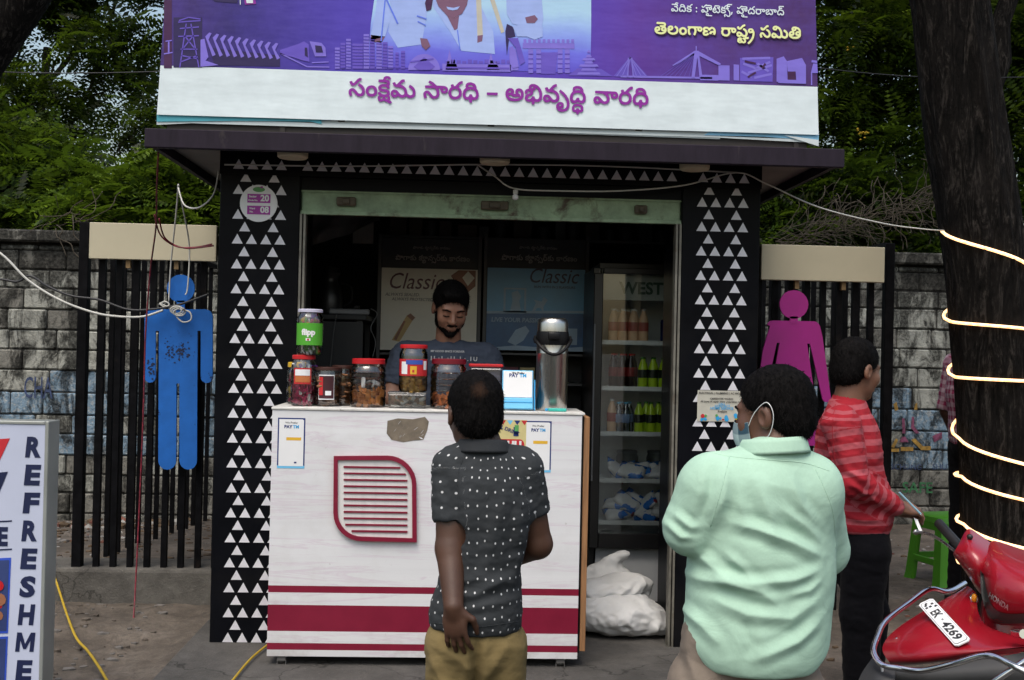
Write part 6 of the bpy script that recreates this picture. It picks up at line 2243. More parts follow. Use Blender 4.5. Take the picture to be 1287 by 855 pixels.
# cookies
t, r, h = jar('cookie_jar', 'jar of brown cookies with a dark white-bordered label', 411, 34, 461, 513.5, 4.99, M_brnlid, 0.012, neck=0.9)
heap(t, r, h * 0.8, 60, 0.021, [M_cookie], 3, 'disc')
lb = label_band(t, r, h * 0.18, h * 0.86, -122, -55, M_card)
label_band(t, r, h * 0.21, h * 0.83, -120, -57, M_dlabel, 'label_panel', 0.0018)
label_band(t, r, h * 0.30, h * 0.80, -120, -102, M_rlabel, 'label_panel', 0.0026)
label_band(t, r, h * 0.30, h * 0.42, -92, -68, M_card, 'label_panel', 0.0026)
t, r, h = jar('cookie_jar', 'plain jar of brown cookies beside the dark labelled one', 430, 26, 459, 512, 5.06, M_brnlid, 0.012, neck=0.9)
heap(t, r, h * 0.85, 60, 0.021, [M_cookie], 33, 'disc')
# ribbed jars
t, r, h = jar('snack_jar', 'ribbed clear jar with bright red lid, crisps at its bottom', 462, 45, 450.5, 515, 4.98, M_redlid, 0.021, ribs=True, neck=0.83)
heap(t, r, 0.07, 60, 0.017, [M_chip], 4, 'chip')
heap(t, r, 0.01, 4, 0.02, [M_whitew], 24, 'wrap', 0.10, 'paper_slip')
t, r, h = jar('snack_jar', 'ribbed jar with maroon lid half hidden by the customer head', 563, 46, 451, 516.5, 4.98, M_maroon_lid, 0.020, ribs=True, neck=0.85)
heap(t, r, 0.055, 50, 0.016, [M_orange], 5, 'chip')
# tub with a jar of puffs on it
a, b = P(487, 515, 4.96), P(537, 493, 4.96)
M_tub = thin_glass('cloudy_plastic', (0.72, 0.74, 0.74), 0.2, 0.6)
t = thing('plastic_tub', 'low clear plastic tub of pale sweets under the puff jar', 'tub', ((a.x + b.x) / 2, 4.98, CT))
hw, hh = (b.x - a.x) / 2, b.z - CT
mb = MB()
mb.box((0, 0, hh * 0.44 + 0.001), (2 * hw * 0.95, 0.13, hh * 0.86), bevel=0.006, segs=2)
mb.build('tub_wall', M_tub, t, local=True)
mb = MB()
mb.box((0, 0, hh * 0.93), (2 * hw, 0.14, hh * 0.12), bevel=0.004)
mb.build('tub_lid', M_tub, t, local=True)
mb = MB()
rs_ = random.Random(3)
for i in range(22):
    mb.mi = rs_.randrange(3)
    mb.box((rs_.uniform(-hw * 0.75, hw * 0.75), rs_.uniform(-0.045, 0.045), 0.014 + 0.03 * rs_.random()), (0.04, 0.02, 0.014), (rs_.uniform(-.5, .5), rs_.uniform(-.5, .5), rs_.uniform(0, 3)), bevel=0.003)
mb.build('contents', [mat('pale_sweet', (0.5, 0.36, 0.2), 0.7, var=0.2), M_cookie, M_whitew], t, local=True)
t, r, h = jar('snack_jar', 'jar of golden round puffs with red cartoon-free label on the tub'.replace('cartoon-free ', ''), 519, 36, 433, 493, 4.97, M_redlid, 0.014, neck=0.84, z=CT + hh + 0.001)
heap(t, r, 0.075, 44, 0.0145, [M_ballsnack], 6, 'ball')
lb = label_band(t, r, h * 0.36, h * 0.74, -160, -20, M_rlabel)
label_band(t, r, h * 0.40, h * 0.68, -140, -112, M_card, 'label_panel', 0.0018)
label_band(t, r, h * 0.62, h * 0.72, -118, -50, mat('blue_label', (0.04, 0.09, 0.4), 0.4), 'label_panel', 0.0022)
label_band(t, r, h * 0.40, h * 0.58, -100, -75, M_yel, 'label_panel', 0.0026)
label_band(t, r, h * 0.44, h * 0.50, -92, -84, M_prd, 'label_panel', 0.0032)
label_band(t, r, h * 0.50, h * 0.70, -45, -28, M_card, 'label_panel', 0.0018)
# lilac box with red lid
a, b = P(589, 470, 5.06), P(632, 458, 5.06)
t = thing('plastic_box', 'clear box with red lid and lilac packets behind the man', 'box', ((a.x + b.x) / 2, 5.06, CT))
hw, hh = (b.x - a.x) / 2, b.z - CT
mb = MB()
mb.box((0, 0, hh * 0.46 + 0.001), (2 * hw * 0.94, 0.12, hh * 0.9), bevel=0.008, segs=2)
mb.build('box_wall', M_tub, t, local=True)
mb = MB()
mb.box((0, 0, hh * 0.965), (2 * hw, 0.13, 0.014), bevel=0.004)
mb.build('lid', M_redlid, t, local=True)
mb = MB()
for i in range(30):
    mb.mi = rs_.randrange(2)
    mb.box((rs_.uniform(-hw * 0.75, hw * 0.75), rs_.uniform(-0.04, 0.04), 0.02 + (hh - 0.05) * rs_.random()), (0.06, 0.012, 0.04), (rs_.uniform(-.4, .4), rs_.uniform(-.5, .5), rs_.uniform(-.5, .5)), bevel=0.003)
mb.build('packets', [mat('lilac_packet', (0.36, 0.36, 0.62), 0.4, var=0.2), M_whitew], t, local=True)

# payment card stand
t = thing('card_stand', 'white payment card in a sky blue plastic stand beside the flask', 'card stand', (P(650, 518, 4.93).x, 4.93, CT))
wd = P(670, 518, 4.93).x - P(631, 518, 4.93).x
ht = P(650, 465, 4.93).z - CT
tilt = Matrix.Rotation(R_(-11), 4, 'X')
mb = MB()
mb.box((0, 0, ht * 0.5), (wd, 0.010, ht * 0.985), bevel=0.0045, segs=2)
mb.bm.transform(Matrix.Translation((0, -0.02, 0.002)) @ tilt)
st_ = mb.build('stand_back', M_sky, t, local=True)
mb = MB()
mb.box((0, 0, ht * 0.64), (wd * 0.93, 0.003, ht * 0.66), bevel=0.001)
mb.mi = 2
mb.box((0, -0.001, ht * 0.16), (wd * 0.98, 0.012, ht * 0.28), bevel=0.004)
mb.mi = 1
mb.box((0, -0.0085, ht * 0.19), (wd * 0.97, 0.002, 0.003))
Mx = Matrix(((1, 0, 0, 0), (0, 0, -1, -0.0018), (0, 1, 0, 0), (0, 0, 0, 1)))
for s, u, v, w_, mi in (('We Prefer', -0.2, 0.90, 0.42, 5), ('PAY', -0.28, 0.82, 0.30, 1), ('TM', 0.05, 0.82, 0.22, 2)):
    vs, fs = text(s, 1.0, 0.04)
    q0, q1 = min(p[0] for p in vs), max(p[0] for p in vs)
    k_ = wd * w_ / (q1 - q0)
    mb.mi = 3 if mi == 5 else (4 if mi == 1 else 1)
    mb.mesh2d(([((p[0] - q0) * k_ + wd * u, p[1] * k_ + ht * v) for p in vs], fs), Mx)
mb.bm.transform(Matrix.Translation((0, -0.0275, 0.002)) @ tilt)
mb.build('card', [M_card, M_cyan, M_sky, M_blk, M_navy2], t, local=True, fix=False)
mb = MB()
mb.prism([(0, 0), (0.085, 0), (0.03, ht * 0.75)], 0.006, Matrix(((0, 0, 1, wd / 2 + 0.004), (1, 0, 0, -0.012), (0, 1, 0, 0.001), (0, 0, 0, 1))))
mb.build('side_rest', M_cyan, t, local=True)

# tall steel flask
fx = P(692.5, 520, 4.99).x
fr_ = (P(713, 470, 4.99).x - P(672.5, 470, 4.99).x) / 2 * 0.98
fh = P(692, 399, 4.99).z - CT
t = thing('flask', 'tall brushed steel tea flask with black carrying handle', 'flask', (fx, 4.99, CT))
mb = MB()
mb.lathe([(fr_ * 0.96, 0.001), (fr_, 0.006), (fr_, fh * 0.60), (fr_ * 1.01, fh * 0.605), (fr_ * 1.01, fh * 0.615), (fr_, fh * 0.62), (fr_, fh * 0.70)], (0, 0, 0), 48)
mb.build('body', M_steel, t, smooth=35, local=True)
mb = MB()
mb.lathe([(fr_ * 1.005, fh * 0.701), (fr_ * 1.03, fh * 0.72), (fr_ * 1.03, fh * 0.82), (fr_ * 0.99, fh * 0.845)], (0, 0, 0), 48)
mb.build('collar', M_black, t, smooth=35, local=True)
mb = MB()
mb.lathe([(fr_ * 0.98, fh * 0.846), (fr_ * 0.97, fh * 0.93), (fr_ * 0.90, fh * 0.975), (fr_ * 0.72, fh * 0.993), (0.003, fh)], (0, 0, 0), 48)
mb.build('cap', M_steel, t, smooth=50, local=True)
mb = MB()
pts = [(fr_ * 1.03 * math.cos(R_(a)), fr_ * 1.03 * math.sin(R_(a)) - 0.012, fh * (0.76 - 0.16 * math.sin(R_(a)) ** 2)) for a in range(180, 361, 12)]
pts = [(x * 1.12, y * 1.15, z) for x, y, z in pts]
mb.tube(pts, 0.0075, 10)
for s in (-1, 1):
    mb.box((s * fr_ * 1.1, -0.002, fh * 0.76), (0.012, 0.028, 0.036), bevel=0.004)
mb.build('handle', M_black, t, smooth=40, local=True)
mb = MB()
mb.box((0, -fr_ * 1.05, fh * 0.795), (0.05, 0.035, fh * 0.075), bevel=0.006, segs=2)
mb.build('spout', M_black, t, smooth=40, local=True)
t = thing('lighter', 'small turquoise lighter lying before the flask on the counter', 'lighter', (P(700, 519, 4.88).x, 4.87, CT))
mb = MB()
mb.box((0, 0, 0.0075), (0.08, 0.022, 0.014), bevel=0.004, segs=2)
mb.build('lighter_case', mat('turquoise_plastic', (0.05, 0.50, 0.42), 0.35), t, local=True)
mb = MB()
mb.box((-0.047, 0, 0.0075), (0.013, 0.018, 0.012), bevel=0.003)
mb.build('lighter_head', M_cyan, t, local=True)

# ------------------------------------------------------------------ inside the kiosk: display cabinets
M_cab = mat('cabinet_black', (0.016, 0.017, 0.019), 0.5, var=0.3)
M_frame = mat('cabinet_grey', (0.07, 0.07, 0.072), 0.5, var=0.2)
BY = 6.55


def cabinet(label, x0, x1, poster_mats, draw):
    a, b = P(x0, 300, BY), P(x1, 300, BY)
    xa, xb = a.x, b.x
    t = thing('display_cabinet', label, 'cabinet', ((xa + xb) / 2, BY, Z0 + 0.004), 'cigarette display cabinets')
    z1, zp1, zp0 = P((x0 + x1) / 2, 300, BY).z, P((x0 + x1) / 2, 338, BY).z, P((x0 + x1) / 2, 441, BY).z
    mb = MB()
    mb.span((xa, BY + 0.02, Z0 + 0.004), (xb, BY + 0.3, zp0 - 0.36))
    mb.span((xa, BY + 0.28, zp0 - 0.36), (xb, BY + 0.3, z1))
    mb.span((xa, BY + 0.012, zp0 - 0.002), (xb, BY + 0.28, z1))
    mb.build('carcass', M_cab, t)
    for xx_ in (xa, xb - 0.018):
        mb = MB()
        mb.span((xx_, BY - 0.004, Z0 + 0.01), (xx_ + 0.018, BY + 0.01, z1 + 0.02))
        mb.build('frame_post', M_frame, t)
    for zz in (zp0 - 0.016, zp0 - 0.19, zp0 - 0.36):
        mb = MB()
        mb.span((xa + 0.02, BY + 0.0, zz - 0.012), (xb - 0.02, BY + 0.27, zz))
        mb.build('shelf', M_frame, t)
    rs = random.Random(int(x0))
    pm = [mat('gold_pack', (0.42, 0.33, 0.15), 0.4, var=0.2), mat('white_pack', (0.5, 0.49, 0.46), 0.4, var=0.1), mat('maroon_pack', (0.13, 0.015, 0.03), 0.4, var=0.2)]
    for zz, hh_ in ((zp0 - 0.19, 0.14), (zp0 - 0.36, 0.14)):
        xq = xa + 0.03
        while xq < xb - 0.12:
            n_ = rs.randint(4, 6)
            m_ = rs.choice(pm)
            for i in range(n_):
                mb = MB()
                mb.box((xq + 0.045, BY + 0.05 + rs.uniform(-.006, .006), zz + 0.0115 + i * 0.0225), (0.086, 0.055, 0.021), bevel=0.0015)
                o_ = mb.build('cigarette_pack', m_, None)
                tag(o_, 'cigarette packs stacked in flat piles on the cabinet shelves', 'packet', 'cigarette packs on the shelves')
            xq += 0.098
    q = lambda u, v, d=0.0: Vector((xa + 0.022 + (xb - xa - 0.044) * u, BY - 0.001 - d, zp0 + (zp1 - zp0) * v))
    mb = MB()
    mb.face([q(0, 1.02, 0), q(1, 1.02, 0), q(1, 1.36, 0), q(0, 1.36, 0)])
    mb.mi = 1
    vs, fs = telugu_mesh('warn')
    u0, u1 = min(v_[0] for v_ in vs), max(v_[0] for v_ in vs)
    k_ = (xb - xa) * 0.72 / (u1 - u0)
    c0 = q(0.14, 1.10, 0.002)
    mb.mesh2d(([((v_[0] - u0) * k_, v_[1] * k_) for v_ in vs], fs), front(c0.x, c0.z, c0.y))
    c0 = q(0.32, 1.24, 0.002)
    k_ *= 0.5
    mb.mesh2d(([((v_[0] - u0) * k_, v_[1] * k_) for v_ in vs], fs), front(c0.x, c0.z, c0.y))
    mb.build('warning_panel', [M_cab, mat('dull_white_print', (0.36, 0.35, 0.33), 0.6)], t, fix=False)
    mb = MB()

    def poly(pts, mi, lay=1):
        mb.mi = mi
        mb.face([q(u, v, 0.0015 * lay) for u, v in pts])

    def put(s, u, v, w_, mi, bold=0.0, lay=3, shear=0.0, kz=1.0):
        vs, fs = text(s, 1.0, bold)
        q0, q1 = min(p_[0] for p_ in vs), max(p_[0] for p_ in vs)
        k_ = (xb - xa - 0.044) * w_ / (q1 - q0)
        c0 = q(u, v, 0.0015 * lay)
        mb.mi = mi
        mb.mesh2d(([((p_[0] - q0) * k_ + p_[1] * k_ * shear, p_[1] * k_ * kz) for p_ in vs], fs), front(c0.x, c0.z, c0.y))
    draw(poly, put)
    mb.build('poster', poster_mats, t, fix=False)
    return t


M_pcream = mat('poster_cream', (0.72, 0.69, 0.60), 0.35, var=0.06)
M_pmar = mat('poster_maroon', (0.085, 0.006, 0.016), 0.4)
M_pgrey = mat('poster_grey', (0.22, 0.20, 0.18), 0.4)
M_pbrown = mat('poster_brown', (0.26, 0.10, 0.05), 0.4, var=0.3)
M_pgold = mat('poster_gold', (0.5, 0.33, 0.12), 0.4)
M_pb1 = mat('poster_blue', (0.12, 0.34, 0.56), 0.35, var=0.15, vscale=3)
M_pb2 = mat('poster_deep_blue', (0.03, 0.11, 0.26), 0.35, var=0.3, vscale=6)
M_pb3 = mat('poster_pale_blue', (0.30, 0.42, 0.55), 0.4, var=0.15, vscale=6)


def poster_a(poly, put):
    poly([(0, 0), (1, 0), (1, 1), (0, 1)], 0)
    put('Classic', 0.07, 0.75, 0.56, 1, 0.0, 3, 0.28, 1.15)
    put('ALWAYS SEALED.', 0.04, 0.66, 0.36, 2, 0.02, 3, 0.2)
    put('ALWAYS PROTECTED.', 0.11, 0.605, 0.44, 2, 0.02, 3, 0.2)
    poly([(0.72, 0.92), (0.8, 0.99), (0.98, 0.99), (0.98, 0.8), (0.90, 0.72), (0.8, 0.78)], 3, 2)
    poly([(0.84, 0.9), (0.9, 0.98), (0.97, 0.9), (0.9, 0.8)], 0, 3)
    poly([(0.12, 0.12), (0.2, 0.10), (0.33, 0.36), (0.27, 0.42)], 4, 2)
    poly([(0.14, 0.13), (0.17, 0.12), (0.26, 0.35), (0.24, 0.36)], 3, 3)
    poly([(0.27, 0.42), (0.33, 0.36), (0.36, 0.40), (0.31, 0.45)], 3, 3)


def poster_b(poly, put):
    poly([(0, 0), (1, 0), (1, 0.46), (0, 0.46)], 1)
    poly([(0, 0.46), (1, 0.46), (1, 1), (0, 1)], 0)
    poly([(0.0, 0.44), (1, 0.47), (1, 0.50), (0, 0.47)], 2, 2)
    put('Classic', 0.42, 0.83, 0.50, 3, 0.0, 3, 0.28, 1.15)
    put('RUN WITH IN 2 FLAVOURS', 0.48, 0.765, 0.42, 3, 0.02, 3)
    poly([(0.17, 0.46), (0.40, 0.46), (0.40, 0.76), (0.17, 0.76)], 2, 2)
    poly([(0.19, 0.48), (0.38, 0.48), (0.38, 0.74), (0.19, 0.74)], 0, 3)
    # horse heads and running horses, plain shapes
    poly([(0.24, 0.48), (0.35, 0.48), (0.33, 0.60), (0.35, 0.66), (0.31, 0.73), (0.25, 0.70), (0.26, 0.60)], 2, 4)
    poly([(0.46, 0.47), (0.5, 0.58), (0.48, 0.62), (0.56, 0.60), (0.58, 0.66), (0.62, 0.62), (0.58, 0.54), (0.58, 0.47), (0.55, 0.52), (0.51, 0.52), (0.49, 0.47)], 2, 4)
    put('LIVE YOUR PASSION', 0.05, 0.345, 0.55, 2, 0.03, 4, 0.1)
    poly([(0.22, 0.1), (0.3, 0.25), (0.4, 0.3), (0.44, 0.24), (0.38, 0.12), (0.30, 0.06)], 2, 3)
    poly([(0.62, 0.12), (0.70, 0.26), (0.82, 0.28), (0.78, 0.10)], 0, 3)
    poly([(0.83, 0.08), (0.93, 0.08), (0.93, 0.28), (0.83, 0.28)], 2, 3)
    poly([(0.0, 0.02), (0.3, 0.06), (0.7, 0.03), (1, 0.06), (1, 0.0), (0, 0)], 2, 2)


cabinet('cigarette cabinet with cream poster behind the shopkeeper', 476, 606, [M_pcream, M_pmar, M_pgrey, M_pbrown, M_pgold], poster_a)
cabinet('cigarette cabinet with blue horse poster behind the flask', 609, 741, [M_pb1, M_pb2, M_pb3, mat('poster_navy', (0.012, 0.012, 0.05), 0.4)], poster_b)

# shelf over the cabinets with dim stock
t = thing('wall_shelf', 'dim shelf of stock above the cigarette cabinets', 'shelf', (0.1, 6.8, 2.37))
mb = MB()
mb.span((-0.5, 6.62, 2.40), (1.3, 7.19, 2.415))
mb.build('shelf_board', M_frame, t)
rs_ = random.Random(19)
M_dim = [mat('dim_carton', (0.06, 0.05, 0.04), 0.7, var=0.3), mat('dim_tin', (0.05, 0.055, 0.06), 0.5, var=0.3), mat('dim_pack', (0.08, 0.06, 0.05), 0.7, var=0.3)]
xq = -0.46
while xq < 1.22:
    wd_ = rs_.uniform(0.06, 0.13)
    hh_ = rs_.uniform(0.07, 0.16)
    mb = MB()
    if rs_.random() < 0.4:
        mb.lathe([(wd_ * 0.42, 0), (wd_ * 0.44, 0.005), (wd_ * 0.44, hh_ - 0.02), (wd_ * 0.38, hh_ - 0.008), (wd_ * 0.38, hh_)], (xq + wd_ / 2, 6.74, 2.4155), 16)
        o_ = mb.build('tin', M_dim[1], None, smooth=40)
    else:
        mb.box((xq + wd_ / 2, 6.74, 2.4155 + hh_ / 2), (wd_ * 0.92, 0.1, hh_), bevel=0.003)
        o_ = mb.build('carton', rs_.choice(M_dim), None)
    tag(o_, 'dim cartons and tins standing on the high shelf', 'stock', 'stock on the high shelf')
    xq += wd_ + rs_.uniform(0.004, 0.03)

# dark left corner: table, power strip, kettle, hanging sheet, paper
t = thing('side_table', 'dark side table in the left corner of the kiosk', 'table', (-0.75, 6.35, Z0))
mb = MB()
mb.span((-1.06, 6.1, P(440, 396, 6.2).z - 0.03), (-0.53, 6.7, P(440, 396, 6.2).z), bevel=0.004)
tt = P(440, 396, 6.2).z
mb.build('table_top', M_cab, t)
for x in (-1.04, -0.57):
    for y in (6.14, 6.66):
        mb = MB()
        mb.span((x - 0.015, y - 0.015, Z0 + 0.004), (x + 0.015, y + 0.015, tt - 0.031))
        mb.build('leg', M_cab, t)
mb = MB()
mb.span((-1.05, 6.12, Z0 + 0.3), (-0.55, 6.13, tt - 0.04))
mb.build('modesty_panel', M_cab, t)
t = thing('power_strip', 'grey power strip with a plugged cable on the dark side table', 'power strip', (P(440, 392, 6.2).x, 6.16, tt))
mb = MB()
mb.box((0, 0, 0.016), (0.22, 0.05, 0.03), (0, 0, 0.12), bevel=0.006)
mb.build('strip_case', mat('grey_plastic', (0.22, 0.22, 0.23), 0.5), t, local=True)
mb = MB()
mb.box((0.04, 0, 0.042), (0.03, 0.03, 0.022), bevel=0.004)
mb.build('plug', M_black, t, local=True)
t = thing('kettle', 'dim steel kettle standing on the side table', 'kettle', (P(412, 380, 6.3).x, 6.38, tt))
mb = MB()
mb.lathe([(0.07, 0.001), (0.075, 0.01), (0.075, 0.10), (0.06, 0.16), (0.045, 0.19), (0.045, 0.21), (0.06, 0.24), (0.05, 0.27), (0.006, 0.28)], (0, 0, 0), 24)
mb.build('kettle_body', mat('dim_steel', (0.07, 0.07, 0.075), 0.4, metal=0.8), t, smooth=40, local=True)
mb = MB()
mb.tube(spline([(0.07, 0, 0.05), (0.12, 0, 0.08), (0.12, 0, 0.16), (0.055, 0, 0.19)], 5), 0.007, 8)
mb.build('handle', M_black, t, smooth=True, local=True)
for nm, lb_, pts in (('cable', 'thin pale cable hanging from the power strip', [(423, 395), (419, 420), (417, 445), (414, 470)]), ('cable', 'thin dark looped cable at the right end of the side table', [(466, 388), (474, 395), (466, 412), (472, 430), (468, 450)])):
    mb = MB()
    mb.tube(spline([P(x, y, 6.08) for x, y in pts], 6), 0.003, 6)
    tag(mb.build(nm, mat('grey_cable', (0.12, 0.12, 0.12), 0.5), None, smooth=True), lb_, 'cable')
mb = MB()
g = {}
for i in range(13):
    for j in range(7):
        u, v = i / 12, j / 6
        p = P(383 + 95 * u, 268 + (46 - 40 * u) * v + 4 * u, 5.9 + 0.35 * u)
        p.y += 0.05 * math.sin(9 * u + 3 * v) + 0.04 * noise.noise(Vector((u * 6, v * 4, 1)))
        g[i, j] = mb.bm.verts.new(p)
for i in range(12):
    for j in range(6):
        mb.bm.faces.new((g[i, j], g[i + 1, j], g[i + 1, j + 1], g[i, j + 1]))
tag(mb.build('plastic_sheet', mat('grey_sheet', (0.12, 0.12, 0.125), 0.3, var=0.3), None, smooth=True, fix=False), 'grey plastic sheet slung under the kiosk ceiling at left', 'sheet')
mb = MB()
mb.span((P(444, 270, 6.3).x, 6.3, P(444, 306, 6.3).z), (P(470, 270, 6.3).x, 6.304, P(444, 272, 6.3).z))
tag(mb.build('paper_sheet', mat('dim_paper', (0.22, 0.22, 0.21), 0.7), None), 'dim paper sheet hung high in the left corner', 'paper')
# ------------------------------------------------------------------ drinks fridge
FRY = 6.0
FX0, FX1, FZ0, FZ1 = 0.705, 1.335, Z0 + 0.006, 2.205
M_fblk = mat('fridge_black', (0.010, 0.010, 0.011), 0.35, var=0.2)
M_fin = mat('fridge_liner', (0.42, 0.43, 0.43), 0.5, var=0.06)
M_fpan = mat('fridge_panel_white', (0.55, 0.57, 0.58), 0.45, var=0.06, vscale=3)
M_wire = mat('white_wire', (0.8, 0.82, 0.82), 0.4)
M_glass = thin_glass('fridge_glass', (0.97, 0.99, 0.98), 0.015, 1.0)
zsh = [P(805, y, FRY + 0.05).z for y in (431, 489, 546, 605, 658)]
fridge = thing('drinks_fridge', 'tall black glass-door drinks fridge inside the kiosk', 'fridge', ((FX0 + FX1) / 2, FRY + 0.3, FZ0))
FD = 0.55
mb = MB()
zb, zt_ = zsh[4] - 0.02, P(805, 338, FRY).z
mb.span((FX0, FRY + 0.05, FZ0 + 0.02), (FX0 + 0.03, FRY + FD, FZ1))
mb.span((FX1 - 0.03, FRY + 0.05, FZ0 + 0.02), (FX1, FRY + FD, FZ1))
mb.span((FX0 + 0.031, FRY + FD - 0.03, FZ0 + 0.02), (FX1 - 0.031, FRY + FD, FZ1))
mb.span((FX0 + 0.031, FRY + 0.05, zt_ + 0.03), (FX1 - 0.031, FRY + FD - 0.031, FZ1))
mb.build('cabinet', M_fblk, fridge)
mb = MB()
mb.span((FX0 + 0.031, FRY + 0.07, zb - 0.06), (FX0 + 0.036, FRY + FD - 0.032, zt_ + 0.02))
mb.span((FX1 - 0.036, FRY + 0.07, zb - 0.06), (FX1 - 0.031, FRY + FD - 0.032, zt_ + 0.02))
mb.span((FX0 + 0.037, FRY + FD - 0.04, zb - 0.06), (FX1 - 0.037, FRY + FD - 0.032, zt_ + 0.02))
mb.span((FX0 + 0.031, FRY + 0.07, zb - 0.075), (FX1 - 0.031, FRY + FD - 0.032, zb - 0.061))
mb.build('liner', mat('fridge_liner_grey', (0.78, 0.80, 0.80), 0.5, var=0.1), fridge)
mb = MB()
mb.span((FX0 + 0.04, FRY + 0.06, FZ0 + 0.02), (FX1, FRY + 0.08, zb - 0.12))
mb.build('kick_panel', M_fpan, fridge)
mb = MB()
mb.span((FX0 + 0.045, FRY + 0.075, P(805, 377, FRY).z), (FX1 - 0.04, FRY + 0.085, zt_ + 0.015))
hp = mb.build('header_panel', mat('fridge_header', (0.36, 0.39, 0.38), 0.5), fridge)
a, b = P(778, 369, FRY + 0.07), P(872, 371, FRY + 0.07)
v, f, M = fit_text('WESTERN', a.x, b.x, a.z, FRY + 0.072, 0.03)
mb = MB()
mb.mesh2d((v, f), M)
mb.build('header_lettering', mat('dark_green_print', (0.02, 0.06, 0.04), 0.5), hp, fix=False)
door = None
mb = MB()
dz0, dz1 = zb - 0.11, FZ1 - 0.03
fw = 0.058
mb.span((FX0 - 0.004, FRY, dz0), (FX0 + fw - 0.012, FRY + 0.045, dz1), bevel=0.004)
mb.span((FX1 - fw, FRY, dz0), (FX1 + 0.004, FRY + 0.045, dz1), bevel=0.004)
mb.span((FX0 + fw - 0.011, FRY, zt_ + 0.002), (FX1 - fw - 0.001, FRY + 0.045, dz1), bevel=0.003)
mb.span((FX0 + fw - 0.011, FRY, dz0), (FX1 - fw - 0.001, FRY + 0.045, zb - 0.03), bevel=0.003)
door = mb.build('door', M_fblk, fridge)
mb = MB()
mb.span((FX0 + fw - 0.011, FRY + 0.02, zb - 0.029), (FX1 - fw - 0.001, FRY + 0.024, zt_ + 0.001))
mb.build('pane', M_glass, door)
mb = MB()
mb.span((FX0 - 0.0015, FRY - 0.012, 1.05), (FX0 + 0.008, FRY - 0.0005, 1.9), bevel=0.003)
mb.build('handle', mat('grey_trim', (0.16, 0.17, 0.18), 0.35), door)
for i, zz in enumerate(zsh):
    mb = MB()
    mb.span((FX0 + 0.04, FRY + 0.066, zz - 0.012), (FX1 - 0.04, FRY + 0.072, zz + 0.012))
    k = 0
    for yy in np.arange(FRY + 0.09, FRY + FD - 0.05, 0.024):
        mb.span((FX0 + 0.04, yy, zz - 0.0035), (FX1 - 0.04, yy + 0.004, zz + 0.0005))
    for xx_ in (FX0 + 0.045, (FX0 + FX1) / 2, FX1 - 0.05):
        mb.span((xx_, FRY + 0.073, zz - 0.009), (xx_ + 0.005, FRY + FD - 0.045, zz - 0.004))
    mb.build('shelf', M_wire, fridge)


def bottle(name, label, group, r, h, prof, liquid, cap, lab):
    t = thing(name, label, 'bottle', (0, 0, 0), group)
    mb = MB()
    mb.lathe([(q[0] * r, q[1] * h) for q in prof], (0, 0, 0), 18)
    mb.build('bottle_body', liquid, t, smooth=50, local=True)
    mb = MB()
    mb.lathe([(r * 0.44, h * 0.945), (r * 0.46, h * 0.95), (r * 0.46, h * 0.995), (r * 0.4, h)], (0, 0, 0), 14)
    mb.build('cap', cap, t, smooth=40, local=True)
    if lab is not None:
        mb = MB()
        mb.lathe([(r * 1.015, h * 0.34), (r * 1.02, h * 0.345), (r * 1.02, h * 0.60), (r * 1.015, h * 0.605)], (0, 0, 0), 18, caps=(False, False))
        mb.build('label', lab, t, smooth=True, local=True)
    return t


PET = [(0.8, 0.0), (0.97, 0.02), (1.0, 0.08), (0.96, 0.3), (1.0, 0.34), (1.0, 0.6), (0.95, 0.66), (0.75, 0.78), (0.42, 0.90), (0.40, 0.945)]
M_juice = mat('peach_drink', (0.80, 0.52, 0.33), 0.25, var=0.15)
M_cola = mat('dark_cola', (0.018, 0.008, 0.006), 0.2)
M_lime = mat('lime_drink', (0.55, 0.80, 0.04), 0.2, var=0.1)
M_water = thin_glass('water_bottle', (0.8, 0.85, 0.9), 0.05)
M_blab = mat('black_label', (0.02, 0.03, 0.02), 0.4, col2=(0.25, 0.03, 0.05), c2=(0.58, 0.62), vscale=25)
M_rlab2 = mat('red_cola_label', (0.25, 0.02, 0.02), 0.4, col2=(0.4, 0.35, 0.05), c2=(0.6, 0.66), vscale=25)
M_plab = mat('pink_juice_label', (0.42, 0.10, 0.08), 0.4, var=0.2, vscale=25)
M_can = mat('blue_can', (0.02, 0.05, 0.30), 0.25, metal=0.6, col2=(0.45, 0.46, 0.5), c2=(0.58, 0.62), vscale=12, stretch=(1, 1, 0.3))
FG = 'bottles and cans in the drinks fridge'


def row(proto, px_list, shelf, dy, first):
    used = first
    for px in px_list:
        p = P(px, 400, FRY + dy)
        o = proto if not used else copy_tree(proto)
        used = True
        o.location = (p.x, FRY + dy, zsh[shelf] + 0.001)
    return True


hb = 0.168
pj = bottle('juice_bottle', 'peach coloured juice bottles on the top fridge shelf', FG, 0.028, 0.185, PET, M_juice, M_whitew, M_plab)
row(pj, (771, 783, 796, 809), 0, 0.12, False)
row(pj, (773, 785, 798), 0, 0.19, True)
row(pj, (777, 790), 0, 0.26, True)
o = copy_tree(pj)
o.location = (P(769, 520, FRY + 0.12).x, FRY + 0.12, zsh[2] + 0.001)
o['label'] = 'lone peach juice bottle at left on the third fridge shelf'
pc = bottle('cola_bottle', 'dark cola bottles at left on the second fridge shelf', FG, 0.026, 0.19, PET, M_cola, M_prd, M_rlab2)
row(pc, (772, 783, 794), 1, 0.12, False)
row(pc, (775, 787, 797), 1, 0.19, True)
pl = bottle('lime_bottle', 'lime green drink bottles on the second fridge shelf', FG, 0.0265, 0.172, PET, M_lime, mat('green_cap', (0.05, 0.2, 0.03), 0.4), M_blab)
row(pl, (809, 822, 835, 848), 1, 0.12, False)
row(pl, (810, 823, 836, 848), 1, 0.19, True)
n_ = []
